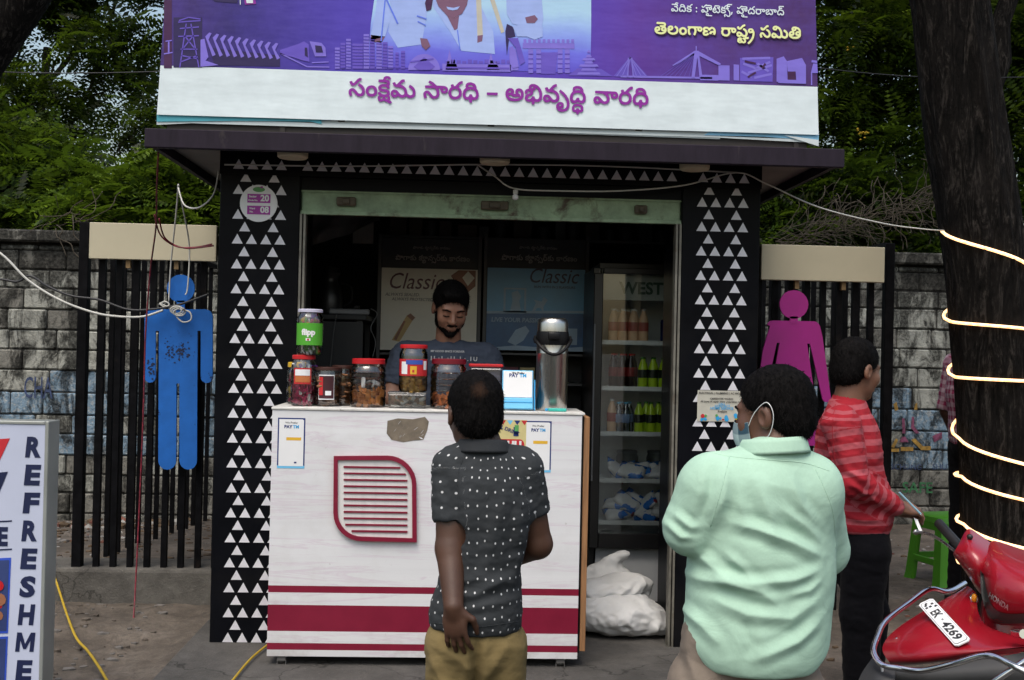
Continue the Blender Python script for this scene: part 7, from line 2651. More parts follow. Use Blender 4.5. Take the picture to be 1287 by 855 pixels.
for i, px in enumerate((803, 818, 833, 847, 812, 827, 842)):
    o = copy_tree(pl)
    o.location = (P(px, 520, FRY + (0.12 if i < 4 else 0.19)).x, FRY + (0.12 if i < 4 else 0.19), zsh[2] + 0.001)
    o['label'] = 'lime green drink bottles on the third fridge shelf'
pw = bottle('water_bottle', 'clear water bottles beside the lime ones in the fridge', FG, 0.028, 0.17, PET, M_water, M_sky, mat('water_label', (0.2, 0.3, 0.5), 0.4, var=0.3, vscale=20))
row(pw, (780, 789), 2, 0.12, False)
row(pw, (783, 793), 2, 0.2, True)
can = thing('drink_can', 'blue and silver drink cans at right on the top fridge shelf', 'can', (0, 0, 0), FG)
mb = MB()
mb.lathe([(0.021, 0), (0.026, 0.006), (0.026, 0.118), (0.022, 0.128)], (0, 0, 0), 18)
mb.build('can_body', M_can, can, smooth=40, local=True)
mb = MB()
mb.lathe([(0.0222, 0.1285), (0.0222, 0.1305), (0.02, 0.131)], (0, 0, 0), 18)
mb.build('can_rim', M_chrome, can, local=True)
row(can, (836, 847.5), 0, 0.12, False)
row(can, (838, 849), 0, 0.2, True)


def packet_mat():
    m, k, b = new_mat('milk_packet_film')
    n = k.noise(k.coords('Object'), 16, 2, 0.4)
    n2 = k.noise(k.coords('Object', loc=(3, 1, 2)), 22, 2, 0.4)
    c = k.mix(k.ramp(n, [(0.54, 0.0), (0.56, 1.0)]), (0.88, 0.89, 0.90), (0.05, 0.24, 0.75))
    c = k.mix(k.ramp(n2, [(0.65, 0.0), (0.67, 1.0)]), c, (0.42, 0.08, 0.10))
    k.link(c, b.inputs['Base Color'])
    b.inputs['Roughness'].default_value = 0.25
    return m


M_pkt = packet_mat()
pk = []
for v_ in range(4):
    mb = MB()
    rs = random.Random(40 + v_)
    g = {}
    for s in (0, 1):
        for i in range(9):
            for j in range(7):
                u, w_ = i / 8 * 2 - 1, j / 6 * 2 - 1
                if s == 1 and (abs(u) == 1 or abs(w_) == 1):
                    g[s, i, j] = g[0, i, j]
                    continue
                th = 0.022 * (1 - u ** 4) ** 0.8 * (1 - w_ ** 4) ** 0.8 * (1 + 0.35 * noise.noise(Vector((u * 2, w_ * 2, v_ * 3 + s))))
                g[s, i, j] = mb.bm.verts.new((u * 0.075, w_ * 0.05, (th if s else -th) + 0.01 * u * w_))
    for s in (0, 1):
        for i in range(8):
            for j in range(6):
                q = [g[s, i, j], g[s, i + 1, j], g[s, i + 1, j + 1], g[s, i, j + 1]]
                mb.bm.faces.new(q if s else q[::-1])
    pk.append(mb.build('milk_packet', M_pkt, None, smooth=True))
rs_ = random.Random(12)
spots = []
for sh, n, lay in ((3, 9, 1), (4, 14, 2)):
    for i in range(n):
        l_ = i % lay if lay > 1 else 0
        px = 770 + (i // lay + 0.5) * 82 / (n / lay)
        spots.append((P(px, 600, FRY + 0.14).x, FRY + 0.13 + rs_.uniform(-0.015, 0.05), zsh[sh] + 0.045 + l_ * 0.05 + rs_.uniform(-.004, .01), sh))
for i, (x, y, z, sh) in enumerate(spots):
    o = pk[i] if i < 4 else pk[i % 4].copy()
    if i >= 4:
        C.objects.link(o)
    o.location = (x, y, z)
    o.rotation_euler = (rs_.uniform(0.5, 1.2), rs_.uniform(-0.7, 0.7), rs_.uniform(-0.5, 0.5))
    tag(o, 'blue and white milk packets heaped on the lower fridge shelves', 'packet', 'milk packets in the fridge')
o = None
# two round tubs behind the packets
for px in (788, 826):
    t = thing('round_tub', 'dim round tub behind the milk packets in the fridge', 'tub', (P(px, 580, FRY + 0.36).x, FRY + 0.36, zsh[3] + 0.001), 'tubs behind the packets')
    mb = MB()
    mb.lathe([(0.05, 0), (0.06, 0.005), (0.064, 0.10), (0.055, 0.125)], (0, 0, 0), 20)
    mb.build('tub_body', mat('dim_grey_plastic', (0.08, 0.09, 0.09), 0.5), t, smooth=40, local=True)
    mb = MB()
    mb.lathe([(0.06, 0.126), (0.06, 0.135), (0.056, 0.14)], (0, 0, 0), 20)
    mb.build('lid', mat('dim_grey_lid', (0.12, 0.13, 0.14), 0.5), t, smooth=40, local=True)

# ------------------------------------------------------------------ white sacks beside the counter
def sack_mat():
    m, k, b = new_mat('woven_sack')
    v = k.coords('Object')
    n1 = k.noise(v, 5, 5, 0.6)
    w1 = k.n('TexWave', i_Scale=140.0, i_Distortion=0.5, bands_direction='X')
    k.link(v, w1.inputs['Vector'])
    w2 = k.n('TexWave', i_Scale=140.0, i_Distortion=0.5, bands_direction='Z')
    k.link(v, w2.inputs['Vector'])
    wv = k.math('ADD', w1.outputs['Fac'], w2.outputs['Fac'])
    c = k.ramp(n1, [(0.3, (0.56, 0.57, 0.57)), (0.7, (0.70, 0.71, 0.71))])
    k.link(c, b.inputs['Base Color'])
    b.inputs['Roughness'].default_value = 0.5
    bp = k.n('Bump', i_Strength=0.25, i_Distance=0.004)
    k.link(wv, bp.inputs['Height'])
    k.link(bp.outputs[0], b.inputs['Normal'])
    return m


M_sack = sack_mat()


def sack(label, prims, strokes, seed):
    """prims: (centre, radii, rot) ellipsoids joined softly"""
    lo = np.min([np.array(p[0]) - max(p[1]) for p in prims], 0) - 0.05
    hi = np.max([np.array(p[0]) + max(p[1]) for p in prims], 0) + 0.05
    s = SDF(lo, hi, 0.007)
    for c, r, ro in (p[:3] for p in prims):
        s.ell(c, r, ro, 0.05)
    s.cut((0, 0, prims[0][3] if len(prims[0]) > 3 else Z0 + 0.006), (0, 0, -1), 0.02)
    V, Fa = s.mesh()
    N = vnormals(V, Fa)
    V = folds(V, N, strokes)
    d = (0.5 - np.abs(vnoise(V, (6, 6, 9), seed, 3))) * 0.016 + (0.4 - np.abs(vnoise(V, (16, 16, 22), seed + 3, 2))) * 0.004 - 0.009
    V = V + N * d[:, None]
    lo_ = V.min(0)
    t = thing('sack', label, 'sack', ((V[:, 0].mean()), V[:, 1].mean(), lo_[2]), 'white woven sacks by the fridge')
    skin_mesh('sack_body', V, Fa, M_sack, t)
    return t


SY = 5.28
c1 = P(790, 775, SY)
e1, e2 = P(735, 770, SY), P(845, 790, SY)
sack('full white woven sack lying flat on the floor slab', [((c1.x - 0.02, SY + 0.16, Z0 + 0.105), (0.215, 0.17, 0.115), None), ((e2.x - 0.06, SY + 0.15, Z0 + 0.06), (0.09, 0.12, 0.06), None), ((e1.x + 0.03, SY + 0.2, Z0 + 0.11), (0.1, 0.14, 0.1), None)],
     [([(c1.x - 0.1, SY, Z0 + 0.02), (c1.x - 0.16, SY, Z0 + 0.13)], 0.014, 0.010), ([(c1.x + 0.04, SY, Z0 + 0.02), (c1.x - 0.03, SY, Z0 + 0.09)], 0.016, -0.010), ([(c1.x + 0.07, SY, Z0 + 0.03), (c1.x + 0.11, SY, Z0 + 0.14)], 0.016, 0.010),
      ([(c1.x - 0.02, SY, Z0 + 0.01), (c1.x + 0.02, SY, Z0 + 0.06)], 0.012, 0.008), ([(c1.x + 0.12, SY, Z0 + 0.02), (c1.x + 0.16, SY + 0.05, Z0 + 0.1)], 0.016, 0.010)], 3)
c2 = P(778, 752, SY + 0.1)
sack('smaller tilted white sack lying on the flat one', [((c2.x, SY + 0.22, c2.z + 0.02), (0.17, 0.13, 0.075), (0, R_(-14), 0), c2.z - 0.1), ((P(812, 748, SY + 0.2).x, SY + 0.24, P(812, 748, SY + 0.2).z + 0.015), (0.035, 0.035, 0.06), (0, R_(30), 0)), ((c2.x - 0.12, SY + 0.2, c2.z + 0.0), (0.08, 0.1, 0.07), None)],
     [([(c2.x - 0.14, SY + 0.1, c2.z - 0.04), (c2.x + 0.0, SY + 0.1, c2.z + 0.08)], 0.018, 0.014), ([(c2.x - 0.05, SY + 0.1, c2.z - 0.03), (c2.x + 0.06, SY + 0.1, c2.z + 0.06)], 0.015, 0.009), ([(c2.x + 0.05, SY + 0.1, c2.z - 0.01), (c2.x + 0.13, SY + 0.12, c2.z + 0.07)], 0.013, 0.009)], 5)
c3 = P(770, 728, SY + 0.4)
sack('crumpled sack with tied top behind the other two', [((c3.x - 0.03, SY + 0.42, Z0 + 0.155), (0.17, 0.11, 0.155), None), ((c3.x + 0.02, SY + 0.40, Z0 + 0.335), (0.075, 0.035, 0.032), (0, R_(-20), 0))],
     [([(c3.x - 0.06, SY + 0.3, c3.z - 0.06), (c3.x + 0.01, SY + 0.32, c3.z + 0.05)], 0.014, 0.012), ([(c3.x + 0.06, SY + 0.3, c3.z - 0.05), (c3.x + 0.03, SY + 0.32, c3.z + 0.05)], 0.014, 0.012)], 7)
# ------------------------------------------------------------------ people
def skin_mat(name, col):
    m, k, b = new_mat(name)
    n = k.noise(k.coords('Object'), 12, 5, 0.6)
    c = k.ramp(n, [(0.3, [q * 0.85 for q in col]), (0.7, [q * 1.12 for q in col])])
    k.link(c, b.inputs['Base Color'])
    b.inputs['Roughness'].default_value = 0.48
    b.inputs['Subsurface Weight'].default_value = 0.06
    b.inputs['Subsurface Radius'].default_value = (0.02, 0.008, 0.004)
    bp = k.n('Bump', i_Strength=0.12, i_Distance=0.004)
    k.link(k.noise(k.coords('Object'), 160, 3, 0.6), bp.inputs['Height'])
    k.link(bp.outputs[0], b.inputs['Normal'])
    return m


def cloth_mat(name, col, kind=None, col2=None, rough=0.85, crumple=9.0):
    m, k, b = new_mat(name)
    at = k.n('Attribute', attribute_name='pat')
    v = at.outputs['Vector']
    o = k.coords('Object')
    n = k.noise(o, 7, 4, 0.6)
    fine = k.noise(o, 190, 2, 0.5)
    c = k.ramp(n, [(0.3, [q * 0.9 for q in col]), (0.7, [min(1, q * 1.08) for q in col])])
    if kind == 'dots':
        vo = k.n('TexVoronoi', voronoi_dimensions='2D', i_Scale=26.0, i_Randomness=0.35)
        k.link(v, vo.inputs['Vector'])
        c = k.mix(k.ramp(vo.outputs['Distance'], [(0.08, 1.0), (0.11, 0.0)]), c, col2)
    elif kind in ('stripes', 'check'):
        sp = k.n('SeparateXYZ')
        k.link(v, sp.inputs[0])
        def band(s, per, w):
            f = k.math('FRACT', k.math('MULTIPLY', s, 1 / per))
            return k.ramp(f, [(0.0, 0.0), (0.04, 1.0), (w, 1.0), (w + 0.05, 0.0)])
        if kind == 'stripes':
            s1 = band(sp.outputs[1], 0.052, 0.45)
            c = k.mix(k.math('MULTIPLY', s1, 0.85), c, col2)
            s2 = band(sp.outputs[1], 0.104, 0.22)
            c = k.mix(k.math('MULTIPLY', s2, 0.4), c, [q * 0.7 for q in col2])
        else:
            c = k.mix(k.math('MULTIPLY', k.math('ADD', band(sp.outputs[0], 0.05, 0.48), band(sp.outputs[1], 0.05, 0.48)), 0.5), c, col2)
    c = k.mix(k.math('MULTIPLY', fine, 0.22), c, [q * 0.55 for q in col])
    k.link(c, b.inputs['Base Color'])
    b.inputs['Roughness'].default_value = rough
    b.inputs['Specular IOR Level'].default_value = 0.05
    b.inputs['Sheen Weight'].default_value = 0.02
    cr = k.math('ABSOLUTE', k.math('SUBTRACT', k.noise(o, crumple, 4, 0.55, 1.5), 0.5))
    bp = k.n('Bump', i_Strength=0.35, i_Distance=0.010)
    k.link(k.math('ADD', k.math('MULTIPLY', fine, 0.05), k.math('MULTIPLY', cr, -1.0)), bp.inputs['Height'])
    k.link(bp.outputs[0], b.inputs['Normal'])
    return m


def hair_mat(name, col=(0.0045, 0.004, 0.004), thin=None):
    m, k, b = new_mat(name)
    n = k.noise(k.coords('Object', (1, 1, 0.35)), 110, 4, 0.7)
    c = k.ramp(n, [(0.35, [q * 0.5 for q in col]), (0.7, [q * 2.0 for q in col])])
    if thin is not None:
        pos, rad, scalp = thin
        d = k.n('VectorMath', operation='DISTANCE')
        k.link(k.coords('Object'), d.inputs[0])
        d.inputs[1].default_value = pos
        f = k.math('ADD', k.math('MULTIPLY', d.outputs['Value'], 1 / rad), k.math('MULTIPLY', k.math('SUBTRACT', n, 0.5), 1.3))
        c = k.mix(k.ramp(f, [(0.35, 0.6), (1.0, 0.0)]), c, scalp)
    k.link(c, b.inputs['Base Color'])
    b.inputs['Roughness'].default_value = 0.7
    b.inputs['Specular IOR Level'].default_value = 0.05
    bp = k.n('Bump', i_Strength=0.8, i_Distance=0.006)
    k.link(n, bp.inputs['Height'])
    k.link(bp.outputs[0], b.inputs['Normal'])
    return m


M_hair = hair_mat('black_hair')
M_eye = mat('eye_white', (0.55, 0.52, 0.48), 0.2, var=0.02)
M_iris = mat('dark_iris', (0.01, 0.007, 0.005), 0.15)


def hmat(c, yaw, pitch=0.0, roll=0.0, s=1.0):
    return Matrix.Translation(c) @ Euler((R_(pitch), R_(roll), R_(yaw)), 'XYZ').to_matrix().to_4x4() @ Matrix.Diagonal((s, s, s, 1))


def head_prims(S, M, s):
    R3 = M.to_3x3().normalized().to_4x4()
    q = lambda *p: M @ Vector(p)
    E = lambda c, r, k=0.012, op='add': S.ell(q(*c), [v * s for v in r], R3, k * s, op)
    K = lambda a, b, r1, r2, k=0.01: S.cone(q(*a), q(*b), r1 * s, r2 * s, k * s)
    E((0, -0.010, 0.035), (0.074, 0.094, 0.083), 0.02)
    E((0, 0.030, -0.015), (0.062, 0.062, 0.085), 0.025)
    E((0, 0.038, -0.062), (0.052, 0.048, 0.040), 0.02)
    E((0, 0.074, -0.090), (0.022, 0.018, 0.017), 0.02)
    K((-0.036, 0.078, 0.026), (0.036, 0.078, 0.026), 0.011, 0.011, 0.015)
    for t in (-1, 1):
        E((t * 0.038, 0.064, -0.022), (0.026, 0.024, 0.028), 0.02)
        E((t * 0.031, 0.100, 0.006), (0.017, 0.014, 0.010), 0.010, 'sub')
        E((t * 0.031, 0.079, 0.006), (0.0145, 0.013, 0.011), 0.004)
        E((t * 0.077, -0.006, -0.004), (0.010, 0.020, 0.031), 0.008)
        E((t * 0.083, 0.000, -0.004), (0.005, 0.010, 0.017), 0.004, 'sub')
        E((t * 0.011, 0.100, -0.027), (0.0085, 0.010, 0.008), 0.006)
    K((0, 0.088, 0.016), (0, 0.108, -0.022), 0.0075, 0.0125, 0.010)
    K((-0.019, 0.091, -0.052), (0.019, 0.091, -0.052), 0.006, 0.006, 0.006)
    K((-0.016, 0.092, -0.063), (0.016, 0.092, -0.063), 0.0065, 0.0065, 0.006)


def hand_prims(S, wrist, d, n, th, curl=25, s=1.0, spread=6, thumb_in=0.5):
    """palm, four fingers of different length bending towards n, thumb leaving the side th"""
    w, d, n = Vector(wrist), Vector(d).normalized(), Vector(n)
    n = (n - d * n.dot(d)).normalized()
    t = n.cross(d)
    if t.dot(Vector(th)) < 0:
        t = -t
    pc = w + d * 0.048 * s
    B = Matrix((t, d, n)).transposed()
    S.cone(w, w + d * 0.02 * s, 0.024 * s, 0.024 * s, 0.012)
    S.ell(pc, (0.040 * s, 0.050 * s, 0.0165 * s), B.to_4x4(), 0.014)
    for i, (off, L) in enumerate(((0.029, 0.070), (0.010, 0.079), (-0.009, 0.074), (-0.027, 0.058))):
        a = R_(spread * (1.5 - i))
        dd = (d * math.cos(a) + t * math.sin(a)).normalized()
        p = w + d * (0.085 if i in (1, 2) else 0.079) * s + t * off * s
        S.cone(p - dd * 0.03 * s, p, 0.0095 * s, 0.0088 * s, 0.006)
        ang = 0.0
        for j, f in enumerate((0.45, 0.32, 0.23)):
            ang += R_(curl * (0.7, 1.1, 0.7)[j])
            e = p + (dd * math.cos(ang) + n * math.sin(ang)) * L * f * s
            S.cone(p, e, (0.0088 - j * 0.0008) * s, (0.0080 - j * 0.0008) * s, 0.0025)
            p = e
    b = w + d * 0.022 * s + t * 0.026 * s + n * 0.004 * s
    m = b + (d * 0.6 + t * 0.75 + n * 0.25).normalized() * 0.036 * s
    e = m + (d * 0.9 + t * (0.35 - thumb_in * 0.5) + n * thumb_in).normalized() * 0.030 * s
    e2 = e + (d * 0.95 + n * thumb_in * 0.8).normalized() * 0.022 * s
    S.cone(b, m, 0.0125 * s, 0.0105 * s, 0.010)
    S.cone(m, e, 0.0105 * s, 0.0095 * s, 0.003)
    S.cone(e, e2, 0.0095 * s, 0.0078 * s, 0.003)


def torso_attr(V, c, arms):
    """cloth coordinates: round the trunk and up it; along each arm where the arm is nearer"""
    A = np.zeros((len(V), 3))
    A[:, 0] = np.arctan2(V[:, 0] - c[0], -(V[:, 1] - c[1])) * 0.16
    A[:, 1] = V[:, 2] - (V[:, 1] - c[1]) * 0.4 * np.clip((V[:, 2] - (V[:, 2].max() - 0.10)) / 0.08, 0, 1)
    for i, (pts, r) in enumerate(arms):
        d, t = seg_dist(V, pts)
        L = sum((Vector(b) - Vector(a)).length for a, b in zip(pts, pts[1:]))
        sg = np.sign(pts[1][0] - c[0])
        m = (d < r) & (t > 0.04)
        ax = (Vector(pts[-1]) - Vector(pts[0])).normalized()
        p = V - np.array(pts[0], float)
        p = p - np.outer(p @ np.array(ax), np.array(ax))
        u = np.arctan2(p[:, 0], -p[:, 1]) * 0.055
        A[m, 0] = u[m] + 0.5 * (i + 1)
        A[m, 1] = 1.4 - t[m] * L
    return A


def bodybox(pts, pad):
    a = np.array([list(p) for p in pts])
    return a.min(0) - pad, a.max(0) + pad


def strip_collar(name, c, rx, ry, h, slope, yaw, m, parent, gap=0.0, fold=0.010):
    """turned-over collar: rises round the neck and folds down outside; slope lowers the front"""
    mb = MB()
    R = Euler((0, 0, R_(yaw))).to_matrix()
    n = 36
    rows = []
    for k_, (dr, dz) in enumerate(((0.0, -0.012), (-0.003, h * 0.6), (-0.002, h), (0.004, h + 0.003), (fold, h * 0.75), (fold + 0.007, h * 0.1), (fold + 0.010, -h * 0.15), (fold + 0.007, -h * 0.13), (fold + 0.002, h * 0.3))):
        r = []
        for i in range(n):
            a = 2 * math.pi * i / n
            x, y = (rx + dr) * math.sin(a), (ry + dr) * math.cos(a)
            r.append(Vector(c) + R @ Vector((x, y, dz - slope * (0.5 + 0.5 * math.cos(a)))))
        rows.append(r)
    mb.rings(rows, (False, False))
    o = mb.build(name, m, parent, smooth=True, fix=False)
    me = o.data
    a = me.attributes.new('pat', 'FLOAT_VECTOR', 'POINT')
    a.data.foreach_set('vector', np.array([[0.16 * i / n, 0.02 * (j % 2), 0] for j in range(len(rows)) for i in range(n)], np.float32).ravel())
    return o


def strands(V, Fa, n, L, seed):
    """short hairs lying over the surface, so that its outline is soft"""
    rs = np.random.RandomState(seed)
    N = vnormals(V, Fa)
    i = rs.randint(0, len(V), n)
    p, nn = V[i] - N[i] * 0.001, N[i]
    d = nn * rs.uniform(0.25, 0.7, n)[:, None] + np.array([0, 0, -0.75]) + rs.normal(0, 0.25, (n, 3))
    d *= (L * rs.uniform(0.6, 1.2, n) / np.linalg.norm(d, axis=1))[:, None]
    w_ = np.cross(d, nn)
    w_ *= (0.0011 / (np.linalg.norm(w_, axis=1) + 1e-9))[:, None]
    Q = np.stack([p - w_, p + w_, p + d + w_ * 0.25, p + d - w_ * 0.25], 1).reshape(-1, 3)
    return np.concatenate([V, Q]), np.concatenate([Fa, len(V) + np.arange(4 * n).reshape(-1, 4)])


def seams(o, lines, Y, m, r=0.0016):
    """stitched seams laid along the cloth"""
    from mathutils.bvhtree import BVHTree
    off = ROOT[o.parent.name]
    bv = BVHTree.FromPolygons([v.co + off for v in o.data.vertices], [tuple(p.vertices) for p in o.data.polygons])
    for ln in lines:
        pts = []
        for a in spline([P(x, y, Y) for x, y in ln], 10):
            d = (a - Vector(CAM)).normalized()
            h_ = bv.ray_cast(Vector(CAM), d)
            if h_[0] is not None:
                pts.append(h_[0] + h_[1] * (-0.0004 if h_[1].dot(d) < 0 else 0.0004))
        if len(pts) > 3:
            mb = MB()
            mb.tube(pts, r, 6)
            mb.build('seam', m, o, smooth=True)


def person(label, base, hd, neck, sh, arms, legs, torso, shirt, trousers, skin, shirt_m, trous_m, hands, hair_m=None,
           hem=None, strokes=(), tstrokes=(), wrinkle=0.004, sleeve=(0, 1), collar=None, hair_kind='short', extra=None, seam=(), ak=(0.03, 0.02), fk=1.0, h=0.0055, sh_noise=(9, 9, 16)):
    """hd=(centre, yaw, pitch, roll, size); arms=[(shoulder, elbow, wrist, r0, r1, r2)]; legs=[(hip, knee, ankle, toe)]; torso/shirt/trousers = lists of shapes"""
    t = thing('person', label, 'person', base)
    M = hmat(hd[0], hd[1], hd[2], hd[3], hd[4])
    s = hd[4]
    allp = [hd[0]] + [p for a in arms for p in a[:3]] + [p for l in legs for p in l] + [x[1] for x in torso]
    for w_, d_, n_, th_, cu_ in hands:
        allp.append(Vector(w_) + Vector(d_).normalized() * 0.17)
    lo, hi = bodybox(allp, 0.16)
    S = SDF(lo, hi, h)

    def shapes(S_, lst):
        for sp in lst:
            if sp[0] == 'e':
                S_.ell(sp[1], sp[2], sp[3] if len(sp) > 3 else None, sp[4] if len(sp) > 4 else 0.04)
            else:
                S_.cone(sp[1], sp[2], sp[3], sp[4], sp[5] if len(sp) > 5 else 0.03, sp[6] if len(sp) > 6 else None)
    shapes(S, torso)
    S.cone(neck, M @ Vector((0, -0.012, -0.03)), 0.062 * s, 0.053 * s, 0.03)
    for a in arms:
        g_ = 0.86 if a[6][1] > 0 else 1.0
        S.cone(a[0], a[1], a[3] * g_, a[4] * g_, 0.03)
        S.cone(a[1], a[2], a[4] * 1.02 * g_, a[5], 0.015)
    for l in legs:
        S.cone(l[0], l[1], 0.075, 0.05, 0.03)
        S.cone(l[1], l[2], 0.05, 0.036, 0.02)
        S.cone(l[2], l[3], 0.036, 0.026, 0.02)
    for w_, d_, n_, th_, cu_ in hands:
        hand_prims(S, w_, d_, n_, th_, cu_)
    head_prims(S, M, s)
    V, Fa = S.mesh()
    skin_mesh('body', V, Fa, skin, t)
    # hair
    R3 = M.to_3x3().normalized().to_4x4()
    c = np.array(M.translation)
    Hs = SDF(c - 0.16, c + 0.16, 0.004)
    q = lambda *p: M @ Vector(p)
    vol = 0.007 if hair_kind == 'full' else 0.005
    Hs.ell(q(0, -0.012, 0.040 + vol * 0.6), [v * s for v in (0.076 + vol, 0.097 + vol * 0.7, (0.080 if hair_kind == 'full' else 0.086) + vol)], R3, 0.01)
    Hs.ell(q(0, -0.048, -0.012), [v * s for v in (0.070, 0.062, 0.066)], R3, 0.025)
    if hair_kind == 'full':
        Hs.ell(q(0.01, 0.056, 0.098), [v * s for v in (0.052, 0.042, 0.024)], R3, 0.02)
    Hs.ell(q(0, 0.090, -0.012), [v * s for v in (0.078, 0.082, 0.078)], R3, 0.012, 'sub')
    Hs.ell(q(0, 0.0, -0.115), [v * s for v in (0.09, 0.10, 0.060)], R3, 0.012, 'sub')
    for e_ in (-1, 1):
        Hs.ell(q(e_ * 0.084, 0.004, -0.012), [v * s for v in (0.022, 0.024, 0.036)], R3, 0.008, 'sub')
    HV, HF = Hs.mesh()
    HN = vnormals(HV, HF)
    HV = HV + HN * (vnoise(HV, (38, 38, 22), 3, 3) * 0.0022 + vnoise(HV, (130, 130, 60), 6, 2) * 0.0016)[:, None]
    HV, HF = strands(HV, HF, 5200, 0.010 if hair_kind == 'short' else 0.014, 4)
    skin_mesh('hair', HV, HF, hair_m or M_hair, t)
    for e_ in (-1, 1):
        mb = MB()
        ey = 0.0745 if hair_kind == 'full' else 0.0805
        mb.ball(q(e_ * 0.031, ey, 0.0055), 0.0122 * s, 12)
        mb.mi = 1
        mb.ball(q(e_ * 0.031, ey + 0.008, 0.0045), 0.0052 * s, 10)
        mb.build('eye', [M_eye, M_iris], t, smooth=True)
        mb = MB()
        mb.tube([q(e_ * 0.014, 0.093, 0.024), q(e_ * 0.033, 0.0925, 0.031), q(e_ * 0.052, 0.079, 0.025)], [0.003 * s, 0.0042 * s, 0.0022 * s], 6)
        mb.build('eyebrow', M_hair, t, smooth=True)
    # shirt
    pts = [x[1] for x in shirt] + [x[2] for x in shirt if x[0] == 'c'] + [p for a in arms for p in a[:3]]
    lo, hi = bodybox(pts, 0.24)
    S = SDF(lo, hi, h)
    shapes(S, shirt)
    sl = []
    for i, a in enumerate(arms):
        f = a[6]                                   # how far down the arm the sleeve goes: (upper fraction, fore fraction, slack)
        A, E_, W_ = Vector(a[0]), Vector(a[1]), Vector(a[2])
        if f[1] <= 0:
            e = A.lerp(E_, f[0])
            S.cone(A, e, a[3] + f[2], a[4] + f[2] * 1.25, 0.025)
            S.ell(e + (e - A).normalized() * 0.052, (0.075, 0.075, 0.048), (e - A).to_track_quat('Z', 'Y').to_matrix().to_4x4(), 0.004, 'sub')
            sl.append(([a[0], e], a[3] + f[2] + 0.022))
        else:
            e = E_.lerp(W_, f[1])
            S.cone(A, E_, a[3] + f[2], a[4] + f[2], ak[0])
            S.cone(E_, e, a[4] + f[2], a[5] + f[2] * 0.8, ak[1])
            sl.append(([a[0], a[1], e], a[3] + f[2] + 0.012))
    S.cone(neck, M @ Vector((0, -0.01, -0.045)), 0.056 * s, 0.050 * s, 0.004, None, 'sub')
    if hem:
        for pt, nr in hem:
            S.cut(pt, nr, 0.012)
    V, Fa = S.mesh()
    cen = V.mean(0)
    A_ = torso_attr(V, cen, sl)
    N = vnormals(V, Fa)
    V = folds(V, N, [(p_, w_, a_ * fk) for p_, w_, a_ in strokes], True)
    if wrinkle:
        n1 = vnoise(V, sh_noise, 5, 4)
        n2 = vnoise(V, (sh_noise[0] * 2.6, sh_noise[1] * 2.6, sh_noise[2] * 3), 8, 3)
        V = V + N * ((1 - np.abs(n1) * 2.2) * wrinkle + n2 * wrinkle * 0.35)[:, None]
    o = skin_mesh('shirt', V, Fa, shirt_m, t, A_)
    if seam:
        seams(o, seam, base[1], shirt_m)
    if collar:
        strip_collar('collar', collar[0], collar[1], collar[2], collar[3], collar[4], collar[5], collar[6] if len(collar) > 6 else shirt_m, o)
    # trousers
    pts = [x[1] for x in trousers] + [x[2] for x in trousers if x[0] == 'c']
    lo, hi = bodybox(pts, 0.2)
    S = SDF(lo, hi, 0.007)
    shapes(S, trousers)
    V, Fa = S.mesh()
    N = vnormals(V, Fa)
    V = folds(V, N, tstrokes, True)
    N = vnormals(V, Fa)
    V = V + N * ((1 - np.abs(vnoise(V, (8, 8, 15), 15, 4)) * 2.2) * 0.0025)[:, None]
    tr = skin_mesh('trousers', V, Fa, trous_m, t)
    for l in legs:
        mb = MB()
        a, b = Vector(l[2]), Vector(l[3])
        d = (b - a)
        d.z = 0
        d.normalize()
        z0_ = base[2]
        rr_ = []
        side = Vector((-d.y, d.x, 0))
        for u, wd_, hh_ in ((-0.07, 0.025, 0.05), (-0.05, 0.036, 0.07), (0.02, 0.040, 0.075), (0.10, 0.046, 0.05), (0.16, 0.042, 0.035), (0.195, 0.022, 0.025)):
            o_ = Vector((a.x, a.y, z0_ + 0.003)) + d * u
            rr_.append([o_ + side * wd_, o_ + side * wd_ * 0.95 + Vector((0, 0, hh_ * 0.6)), o_ + side * wd_ * 0.5 + Vector((0, 0, hh_)), o_ - side * wd_ * 0.5 + Vector((0, 0, hh_)), o_ - side * wd_ * 0.95 + Vector((0, 0, hh_ * 0.6)), o_ - side * wd_])
        mb.rings(rr_)
        mb.build('shoe', mat('black_shoe', (0.02, 0.018, 0.016), 0.5), t, smooth=40)
    if extra:
        extra(t, M, s)
    return t, M


SK1 = skin_mat('deep_brown_skin', (0.075, 0.034, 0.020))
SK2 = skin_mat('brown_skin', (0.17, 0.080, 0.048))
SK3 = skin_mat('mid_brown_skin', (0.12, 0.055, 0.034))


def V3(px, py, Y):
    return P(px, py, Y)


def at(px, py, Y, z):
    return Vector((P(px, py, Y).x, Y, z))


